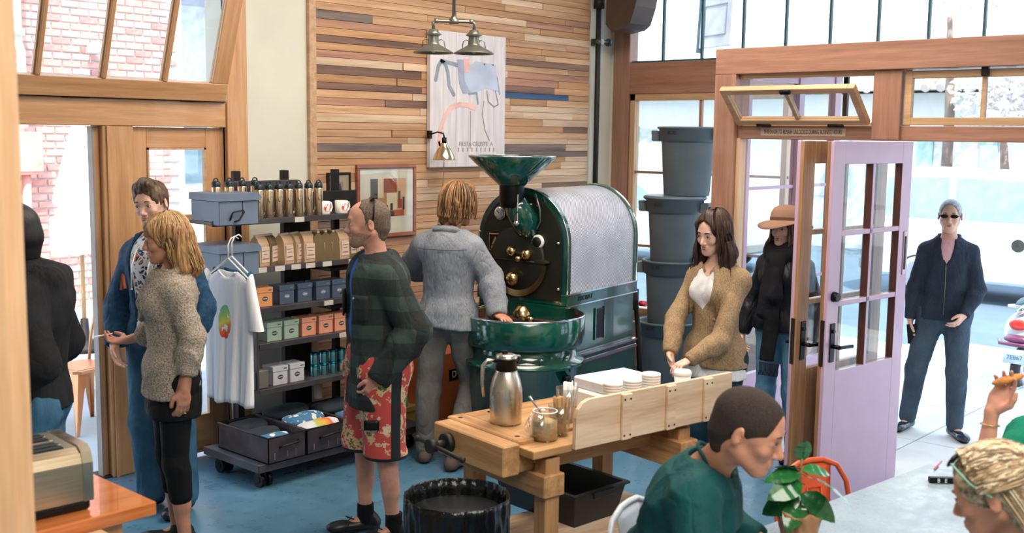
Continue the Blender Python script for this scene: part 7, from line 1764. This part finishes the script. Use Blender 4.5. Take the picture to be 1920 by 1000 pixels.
g_ = obj('sunglasses', sg_.xf(H8 @ Matrix.Translation((.101, 0, .002))), M_black, r_); obj('temple_arm', MB().tube([H8 @ Vector((.10, .055, .006)), H8 @ Vector((.06, .078, .006)), H8 @ Vector((-.01, .082, .002))], .0025, 6).tube([H8 @ Vector((.10, -.055, .006)), H8 @ Vector((.06, -.078, .006)), H8 @ Vector((-.01, -.082, .002))], .0025, 6), M_black, g_)
ph = thing('phone', 'dark phone in the right hand of the man coming in from the street', 'phone', F.o+Matrix.Rotation(rz, 3, 'Z') @ (J['wrR']+Vector((.045, .025, -.11))), rz=rz); ph.rotation_euler = (.1, .15, rz); obj('phone_body', MB().bx(-.005, .005, -.036, .036, -.075, .075, .004), M_black, ph); obj('screen', MB().bx(-.0062, -.005, -.032, .032, -.07, .07), mat('phone_brown', (70, 44, 46), .3), ph)

# ---- seated man in green
P_ = Vector((2.72, 2.08, 0)); rz = radians(-61); F = Fr(P_, rz)
r_ = place('seated man with cropped hair in dark green sweater leaning over the table', P_, rz)
hc = F.px(1403, 806, 3.2)
J = pose(1.80, pelvis=(.13, 0, .53), waist=(.12, 0, .72), chest=(.13, 0, .93), lean=.35, neck=(.205, 0, 1.105), head=(hc.x, hc.y, hc.z), yaw=-.22, pitch=.30, shL=(.16, .185, 1.05), shR=(.16, -.185, 1.05), elL=(.34, .28, .82), wrL=(.52, .14, .80), elR=(.14, -.24, .78), wrR=(.36, -.16, .80),
    hiL=(.1, .10, .50), hiR=(.1, -.10, .50), knL=(.45, .12, .50), knR=(.45, -.12, .50), anL=(.42, .12, .085), anR=(.42, -.12, .085))
J['neck'] = Vector((hc.x-.115, hc.y*.5, hc.z-.125)); J['chest'] = Vector((hc.x-.165, hc.y*.4, hc.z-.31)); J['waist'].x = hc.x-.27; J['pelvis'].x = hc.x-.30; J['elR'] = Vector((hc.x-.10, hc.y-.22, .80)); J['shL'] = J['neck']+Vector((-.03, .155, -.085)); J['shR'] = J['neck']+Vector((-.03, -.155, -.085))
body(r_, J, SK2, {'L': ((.6, -.8, -.05), (0, 0, -1), 1, dict(curl=.3)), 'R': ((.6, .8, -.05), (0, 0, -1), -1, dict(curl=.3))}, hs=1.02, nose=1.1); face_parts(r_, J['H'], 1.02, brow=(56, 40, 30), closed=True)
M_green = cloth('deep_green_knit', (0, 52, 56), (6, 76, 76), scale=60, bump=.15, rough=.75)
top(r_, J, M_green, .022, hem=.50, sl=(1.93, 1.93), nm='green_sweater', fold=folds(.010, 25, 9, .6), neck=.070, bulk=1.04, afac=1.12, step=.009)
nd = (J['H'] @ Vector((-.02, 0, -.05))-J['neck']).normalized(); n1_ = Vector((0, 1, 0)); n2_ = nd.cross(n1_)
obj('neck_rib', MB().tube([J['neck']+nd*.012+(n1_*cos(a)+n2_*sin(a))*.071 for a in [k*pi/12 for k in range(24)]], .006, 8, closed=True), M_green, r_)
pants(r_, J, M_denim); [shoe(r_, J, q, M_shoeb) for q in 'LR']
hair_cap(r_, J, hairm('cropped_brown_hair', (30, 23, 20), (64, 50, 42), (160, 160, 160), .85), 1.02, t_=.0042, front=-.002, step=.0055)
stl = thing('stool', 'plain wooden stool under the seated man in green', 'stool', (2.77, 1.99, 0))
obj('seat', MB().lathe([(0, .43), (.17, .43), (.175, .415), (.17, .40), (0, .40)], 28), M_bw, stl)
for k in range(4): a = .785+k*pi/2; obj('leg', MB().tube([(.13*cos(a), .13*sin(a), .40), (.18*cos(a), .18*sin(a), 0)], .016, 8), M_bwz, stl)

# ---- blonde woman, lower right corner
P_ = atd(1905, 920, 2.86); rz = radians(104); F = Fr(P_, rz)
P_ = Vector((P_.x, P_.y, 0))
r_ = place('blonde woman in black with a loose bun and sunglasses on her head, lower right', P_, rz)
hc = F.px(1866, 925, 2.84)
J = pose(1.70, True, pelvis=(-.18, 0, .53), waist=(-.15, 0, .70), chest=(-.08, 0, .90), lean=.25, neck=(hc.x-.11, hc.y, hc.z-.14), head=(hc.x, hc.y, hc.z), pitch=.34, yaw=-.12, shL=(hc.x-.14, .155, hc.z-.20), shR=(hc.x-.14, -.155, hc.z-.20), elL=(.1, .22, .80), wrL=(.30, .10, .79), elR=(.1, -.22, .80), wrR=(.30, -.10, .79),
    hiL=(-.18, .09, .50), hiR=(-.18, -.09, .50), knL=(.22, .10, .50), knR=(.22, -.10, .50), anL=(.2, .1, .085), anR=(.2, -.1, .085))
J['chest'] = Vector((hc.x-.17, hc.y, hc.z-.33))
body(r_, J, SK2, {'L': ((.7, -.7, 0), (0, 0, -1), 1, dict(hs=.9)), 'R': ((.7, .7, 0), (0, 0, -1), -1, dict(hs=.9))}, hs=1.0); face_parts(r_, J['H'], 1.0, brow=(120, 92, 66), closed=True)
top(r_, J, M_blk, .020, hem=.50, sl=(1.93, 1.93), nm='black_top', fold=folds(.007, 27, 11), neck=.075); pants(r_, J, M_denim); [shoe(r_, J, q, M_shoeb) for q in 'LR']
M_bl2 = hairm('streaky_blonde_hair', (92, 70, 50), (216, 190, 152), (30, 30, 30))
H10 = J['H']
def bun(v, P, R):
    v.cone(P(-.095, .0, .045), P(-.15, .0, .06), .045, .05, k=.03); v.ell(P(-.16, .01, .065), (.055, .058, .05), R, k=.02); v.cone(P(-.09, .03, .0), P(-.12, .04, -.12), .03, .02, k=.03); v.cone(P(-.09, -.03, .0), P(-.125, -.04, -.15), .03, .02, k=.03)
def hf10(V, N):
    q = V-np.array(H10 @ Vector((-.12, 0, .05))); a = np.arctan2(q[:, 2], q[:, 1])+.25*np.sin(q[:, 0]*28+q[:, 2]*9); h = np.sin(a*13+np.sin(a*5)*2)+.5*np.sin(a*29+q[:, 0]*25+1)+.4*np.sin(a*47+2)
    return N*(h*.003)[:, None]
hair_cap(r_, J, M_bl2, 1.0, .010, low=-.12, crown=bun, step=.0055)
def swept(g):
    a = g.uniform(-2.7, 2.7); x0 = .075*cos(a*.55)-.01; P_ = []
    p0 = Vector((.055-.06*abs(a)/2.7+g.uniform(-.02, .015), .080*sin(a*.58), .034+.092*cos(a*.62))); c = Vector((-.014, 0, .034)); b = Vector((-.125, g.uniform(-.02, .02), .06+g.uniform(-.02, .02)))
    for i in range(9):
        q = p0.lerp(b, i/8)-c; rr_ = sqrt((q.x/.115)**2+(q.y/.093)**2+(q.z/.102)**2); rr_ = max(rr_, 1e-3); P_.append(H10 @ (c+q/rr_*(1+g.uniform(0, .03)) if rr_ < 1.05 else c+q))
    return P_
TS = tones('streak', (112, 88, 62), (184, 154, 116), (232, 212, 178))
strands('swept_hair', r_, TS, swept, 480, r=.0036)
def coil(g):
    a0 = g.uniform(0, 6.28); tl = g.uniform(-1.2, 1.2); b = Vector((-.158, .008, .065)); u1 = Vector((cos(tl)*.3, 1, 0)).normalized(); u2 = Vector((sin(tl), -.2, cos(tl))).normalized(); r0 = g.uniform(.045, .062)
    return [H10 @ (b+u1*cos(a0+i*.35)*r0+u2*sin(a0+i*.35)*r0*.9) for i in range(8)]
strands('bun_hair', r_, TS, coil, 200, r=.004)
def loose(g):
    a = g.uniform(0, 2*pi); b = Vector((-.15, .01, .06)); r = .05
    p0 = b+Vector((g.uniform(-.01, .03), cos(a)*r, sin(a)*r)); p1 = b+Vector((-.02+g.uniform(-.03, .02), cos(a)*r*1.6, sin(a)*r*1.5)); p2 = p1+Vector((g.uniform(-.04, .02), cos(a)*.03, sin(a)*.02-.02)); return [H10 @ q for q in (p0, p1, p2)]
strands('loose_bun_hair', r_, TS, loose, 90, r=.0022)
def loose2(g):
    s = g.choice((-1, 1)); y = s*g.uniform(.055, .08); x = g.uniform(-.08, -.02); return [H10 @ Vector((x, y, .02)), H10 @ Vector((x-.03, y*1.08, -.06)), H10 @ Vector((x-.04-.03*g.random(), y*1.1, -.14-.04*g.random()))]
strands('loose_side_hair', r_, TS, loose2, 60, r=.0022)
sg_ = MB()
for s in (-1, 1): sg_.ell((.0, s*.035, 0), (.007, .028, .023), 14, 8)
g_ = obj('sunglasses', sg_.xf(H10 @ Matrix.Translation((.070, 0, .108)) @ Matrix.Rotation(radians(-50), 4, 'Y')), M_black, r_, label='dark sunglasses pushed up above the forehead')
for s in (-1, 1): obj('temple_arm', MB().tube([H10 @ Vector((.068, s*.066, .105)), H10 @ Vector((.03, s*.088, .05)), H10 @ Vector((-.015, s*.094, .01))], .003, 6), mat('mint_temple', (120, 170, 150), .4), g_)
stl2 = dup(stl, loc=(P_.x-.18*cos(rz), P_.y-.18*sin(rz), 0), label='plain wooden stool under the blonde woman in black')

# ---- woman in green tee with raised arm
P_ = atd(2010, 900, 3.98); rz = radians(178); F = Fr(P_, rz)
r_ = place('woman in green tee holding up a piece of food at the right edge', P_, rz)
J = pose(1.70, True, pelvis=(-.1, 0, .53), waist=(-.08, 0, .72), chest=(-.04, 0, .95), neck=(-.02, 0, 1.17), head=(.02, 0, 1.33), hiL=(-.1, .09, .50), hiR=(-.1, -.09, .50), knL=(.3, .10, .50), knR=(.3, -.10, .50), anL=(.28, .1, .085), anR=(.28, -.1, .085))
J['shR'] = F.px(1925, 815, 3.90); c_ = J['shR']+Vector((0, .15, -.10))
for kx, dz in (('chest', -.02), ('waist', -.25), ('neck', .185), ('head', .37)): J[kx] = Vector((c_.x, c_.y, c_.z+dz))
J['shL'] = c_+Vector((0, .15, .10)); J['elL'] = c_+Vector((.1, .2, -.15)); J['wrL'] = c_+Vector((.3, .1, -.19)); J['H'] = Matrix.Translation(J['head'])
J['elR'] = F.px(1838, 915, 3.74); J['wrR'] = F.px(1860, 772, 3.70)
hd = F.px(1888, 722, 3.68)-J['wrR']
body(r_, J, SK4, {'R': (hd, F.d((_f.x*-.4-_r0.x*.2, _f.y*-.4-_r0.y*.2, .8)), -1, dict(curls=[.35, .3, .35, .5], hs=1.0, thumb=.4)), 'L': ((.7, -.7, 0), (0, 0, -1), 1, dict(hs=.9))}); face_parts(r_, J['H'])
top(r_, J, cloth('kelly_green_tee', (10, 104, 84), (20, 130, 104)), .018, hem=.5, sl=(.55, .55), nm='green_tee', fold=folds(.006, 29, 12), neck=.075); pants(r_, J, M_denim); [shoe(r_, J, q, M_shoeb) for q in 'LR']
hair_cap(r_, J, M_blond, t_=.014, low=-.2, crown=lng)
obj('bracelet', MB().tube([J['wrR'].lerp(J['elR'], .17)+Vector((.031*cos(a), .031*sin(a), .004*cos(a))) for a in [k*pi/10 for k in range(20)]], .0022, 6, closed=True), M_brass, r_)
fd = thing('pastry', 'browned finger pastry held up at the right edge', 'food', atd(1890, 712, 3.66), rz=radians(-55)); fd.rotation_euler = (0, -.30, radians(-52))
obj('crust', MB().ell((0, 0, 0), (.055, .018, .014), 18, 10), mat('golden_crust', (196, 124, 56), .6, var=.2, vs=40, bump=.5, bs=90), fd)
stl3 = dup(stl, loc=(P_.x-.1*cos(rz), P_.y-.1*sin(rz), 0), label='plain wooden stool under the woman in the green tee')
# ================================================================== STREET : vehicles, house, sign, trees
def wheel(x, y, z, r, w, par, m=None):
    tyre = obj('wheel', MB().tube([(x+ (r-.05)*cos(2*pi*k/28), y, z+(r-.05)*sin(2*pi*k/28)) for k in range(28)], .055 if r > .25 else .045, 10, closed=True), mat('tyre', (52, 56, 60), .8), par)
    obj('hub_cap', MB().cyl((x, y-w*.4, z), (x, y+w*.4, z), r*.62, n=20), metal('pale_hub', (190, 196, 202), .35), tyre)
def car(loc, rz, col, label, van=False):
    c = thing('car', label, 'car', loc, rz=rz)
    m = mat('car_%d_%d_%d' % col, col, .25, coat=.6, var=.01)
    L = 4.6; pr = [(-2.3, .35), (-2.3, .85), (-2.15, .98), (-1.15, 1.05), (-.45, 1.52), (.9, 1.56), (1.75, 1.08), (2.2, .98), (2.3, .7), (2.28, .35)]
    if van: pr = [(-2.3, .35), (-2.3, .9), (-2.1, 1.1), (-1.5, 1.15), (-.9, 1.85), (2.1, 1.9), (2.3, 1.2), (2.3, .35)]
    obj('car_body', MB().prism(pr, -.85, .85, 'xz'), m, c)
    gm = mat('car_window', (160, 196, 220), .3)
    wins = [[(-.98, 1.08), (-.38, 1.46), (.15, 1.48), (.15, 1.08)], [(.22, 1.08), (.22, 1.48), (.85, 1.49), (1.45, 1.10)]] if not van else [[(-1.2, 1.2), (-.78, 1.74), (-.1, 1.76), (-.1, 1.2)], [(0, 1.2), (0, 1.76), (.95, 1.78), (.95, 1.2)], [(1.05, 1.2), (1.05, 1.78), (1.95, 1.76), (2.05, 1.2)]]
    for w in wins:
        for y0, y1 in ((-.862, -.85), (.85, .862)): obj('side_window', MB().prism(w, y0, y1, 'xz'), gm, c)
    obj('bumper', MB().bx(-2.38, -2.2, -.82, .82, .35, .55, .04).bx(2.2, 2.38, -.82, .82, .35, .55, .04), mat('bumper_grey', (150, 146, 140), .5), c)
    for x in (-1.45, 1.45):
        for y in (-.8, .8): wheel(x, y, .34, .34, .2, c)
    for y in (-.6, .6): obj('headlamp', MB().ell((-2.3, y, .78), (.05, .14, .08)), M_chrome, c); obj('tail_lamp', MB().ell((2.3, y, .85), (.04, .1, .1)), mat('tail_red', (200, 60, 50), .3), c)
    return c
car((16.6, 4.75, -.2), radians(90), (226, 230, 232), 'white van parked across the street behind the walking man', van=True)
car((16.6, 11.6, -.2), radians(90), (205, 212, 218), 'pale car across the street behind the grey bins')
# scooter at the kerb, tail towards us
s0 = onz(1902, 728, -.1)
sc_ = thing('scooter', 'white and maroon motor scooter parked at the kerb with a red tail lamp', 'scooter', (s0.x+.58, s0.y, -.19), rz=radians(0))
Mw = mat('scooter_white', (222, 230, 236), .25, coat=.5); Mm = mat('scooter_maroon', (110, 60, 90), .3, coat=.4)
v = Vol(.05); v.cone((-.42, 0, .62), (.05, 0, .60), .15, .17); v.ell((-.42, 0, .58), (.16, .16, .12)); v.cone((.1, 0, .45), (.5, 0, .35), .14, .12); v.cone((.62, 0, .4), (.72, 0, .95), .12, .12, flat=((1, 0, 0), .6)); obj('bodywork', v.mesh('bodywork', .02), Mw, sc_)
obj('seat', MB().ell((-.15, 0, .82), (.36, .13, .07), 20, 10), mat('seat_teal_black', (30, 66, 78), .4), sc_)
obj('tail_lamp', MB().ell((-.585, 0, .665), (.03, .085, .05), 16, 10), mat('tail_red_bright', (226, 60, 52), .2, coat=.5), sc_)
obj('lower_tail', MB().ell((-.55, 0, .53), (.08, .13, .05), 16, 10), Mm, sc_); obj('bumper_bar', MB().tube([(-.5, -.18, .50), (-.62, -.14, .49), (-.64, 0, .49), (-.62, .14, .49), (-.5, .18, .50)], .018, 8), Mm, sc_)
obj('number_plate', MB().bx(-.64, -.632, -.10, .10, .32, .45, .003), mat('plate_pale', (214, 232, 236), .4), sc_); text('plate_lettering', '7E867', .055, mat('plate_blue', (90, 140, 170), .5), (-.642, 0, .375), (pi/2, 0, -pi/2), sc_)
obj('grab_rail', MB().tube([(-.30, -.13, .80), (-.50, -.12, .82), (-.53, 0, .82), (-.50, .12, .82), (-.30, .13, .80)], .012, 8).cyl((-.53, -.03, .82), (-.53, .03, .76), .03), M_chrome, sc_)
for x in (-.42, .85): wheel(x, 0, .22, .24, .14, sc_)
obj('handlebar', MB().tube([(.66, -.33, 1.0), (.70, -.1, 1.03), (.70, .1, 1.03), (.66, .33, 1.0)], .014, 8), M_black, sc_)
for s in (-1, 1):
    mm = obj('mirror', MB().cyl((.62, s*.42, 1.26), (.64, s*.42, 1.26), .065, n=20), M_chrome, sc_); obj('mirror_stem', MB().tube([(.68, s*.22, 1.03), (.66, s*.30, 1.15), (.64, s*.42, 1.24)], .006, 6), M_chrome, mm)
obj('silencer', MB().cyl((-.5, -.16, .25), (-.05, -.14, .22), .05, n=14), M_galv, sc_)
# far houses
M_stuc = mat('white_stucco', (236, 234, 230), .9, var=.02)
hs_ = thing('tiled_house', 'white stucco house with a clay tile roof across the street', 'building', (0, 0, 0))
obj('wall', MB().bx(22, 28, 6, 17, -.2, 3.05), M_stuc, hs_); obj('roof', MB().prism([(21.5, 3.1), (28.5, 3.1), (25, 4.8)], 5.6, 17.4, 'xz'), mat('clay_tile', (232, 220, 206), .9, var=.08, vs=3), hs_)
tl = MB().tube([(21.45, 0, 3.12), (22.6, 0, 3.68)], .09, 8).mesh('roof_tile')
for k in range(38): o = obj('roof_tile', tl, mat('clay_tile_bright', (238, 218, 200), .9, var=.08), hs_); o.location = (0, 5.8+k*.30, 0)
for y in (15.2, 11.0, 8.0):
    w = obj('window', MB().bx(21.95, 22.02, y-.45, y+.45, .9, 2.3), mat('house_pane', (206, 206, 196), .3), hs_)
    for s in (-1, 1): obj('shutter', MB().bx(21.92, 21.98, y+s*.62-.16, y+s*.62+.16, .85, 2.35), mat('shutter_green', (176, 206, 198), .7), w)
obj('wall_lantern', MB().lathe([(0, 0), (.12, .05), (.16, .3), (.05, .4), (0, .42)], 8, (21.8, 13.2, 1.9)), M_galv, hs_)
hb = thing('pale_storefront', 'long pale storefront building across the street at the right', 'building', (0, 0, 0))
obj('wall', MB().bx(21, 27, -16, 5.2, -.2, 6.2), mat('pale_render', (232, 232, 236), .9, var=.02), hb)
for y in (-12, -8.5, -5, -1.5, 2): obj('window', MB().bx(20.95, 21.02, y-.8, y+.8, .7, 2.6), mat('store_pane', (214, 226, 232), .4), hb); obj('upper_window', MB().bx(20.95, 21.02, y-.5, y+.5, 3.8, 5.2), mat('store_pane', (214, 226, 232), .4), hb)
for y0 in (3.0,): obj('tile_awning', MB().prism([(20.2, 2.55), (21.0, 3.0), (21.0, 2.85), (20.3, 2.45)], -2.0, -.2, 'xz'), mat('clay_awning', (196, 140, 116), .9, var=.2), hb)
sgn = thing('hanging_sign', 'pale rectangular sign board hung on a bracket outside the clerestory', 'sign', onx(1345, 38, 9.4)); sgn.rotation_euler = (0, .05, radians(-25))
obj('board', MB().bx(-.02, .02, -.27, .27, -.26, .26, .004), mat('sign_pale', (196, 202, 210), .6), sgn); obj('edge_strip', MB().bx(-.03, .03, .27, .30, -.30, .28), M_steel, sgn)
obj('border', MB().bx(-.026, -.02, -.19, .19, .14, .15).bx(-.026, -.02, -.19, .19, -.15, -.14).bx(-.026, -.02, -.19, -.18, -.15, .15).bx(-.026, -.02, .18, .19, -.15, .15), mat('sign_line', (140, 150, 164), .6), sgn); obj('bracket', MB().tube([(0, .3, .26), (0, .3, .9), (-1.2, .3, .9)], .015, 8), M_black, sgn)
# street trees : pale sunlit crowns
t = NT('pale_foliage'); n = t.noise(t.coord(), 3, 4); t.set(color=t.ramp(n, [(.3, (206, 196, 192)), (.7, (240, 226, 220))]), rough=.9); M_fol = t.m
def tree(loc, h, r, label, seed):
    tr = thing('street_tree', label, 'tree', loc); g = random.Random(seed)
    obj('trunk', MB().tube([(0, 0, 0), (.05, .02, h*.5), (.0, .1, h*.8)], [.12, .09, .05], 10), mat('bark_pale', (140, 120, 108), .9), tr)
    mb = MB()
    for k in range(900):
        while True:
            p = Vector((g.uniform(-1, 1), g.uniform(-1, 1), g.uniform(-1, 1)))
            if .35 < p.length < 1: break
        c = Vector((p.x*r, p.y*r, h+p.z*r*.8)); a = Vector((g.gauss(0, 1), g.gauss(0, 1), g.gauss(0, 1))).normalized(); b = a.orthogonal().normalized(); s = g.uniform(.05, .11)
        mb.add([c-a*s, c+b*s*.5, c+a*s, c-b*s*.5], [(0, 1, 2, 3)])
    o = obj('crown', mb, M_fol, tr); o['kind'] = 'stuff'; return tr
ta = onx(1895, 195, 19.5); tree((ta.x, ta.y, -.2), 3.2, 1.0, 'pale pink leaved street tree seen through the right transom window', 3)
tb_ = onx(1790, 60, 19.8); tree((tb_.x, tb_.y, -.2), 5.6, 1.4, 'taller pale street tree seen through the clerestory on the right', 4)
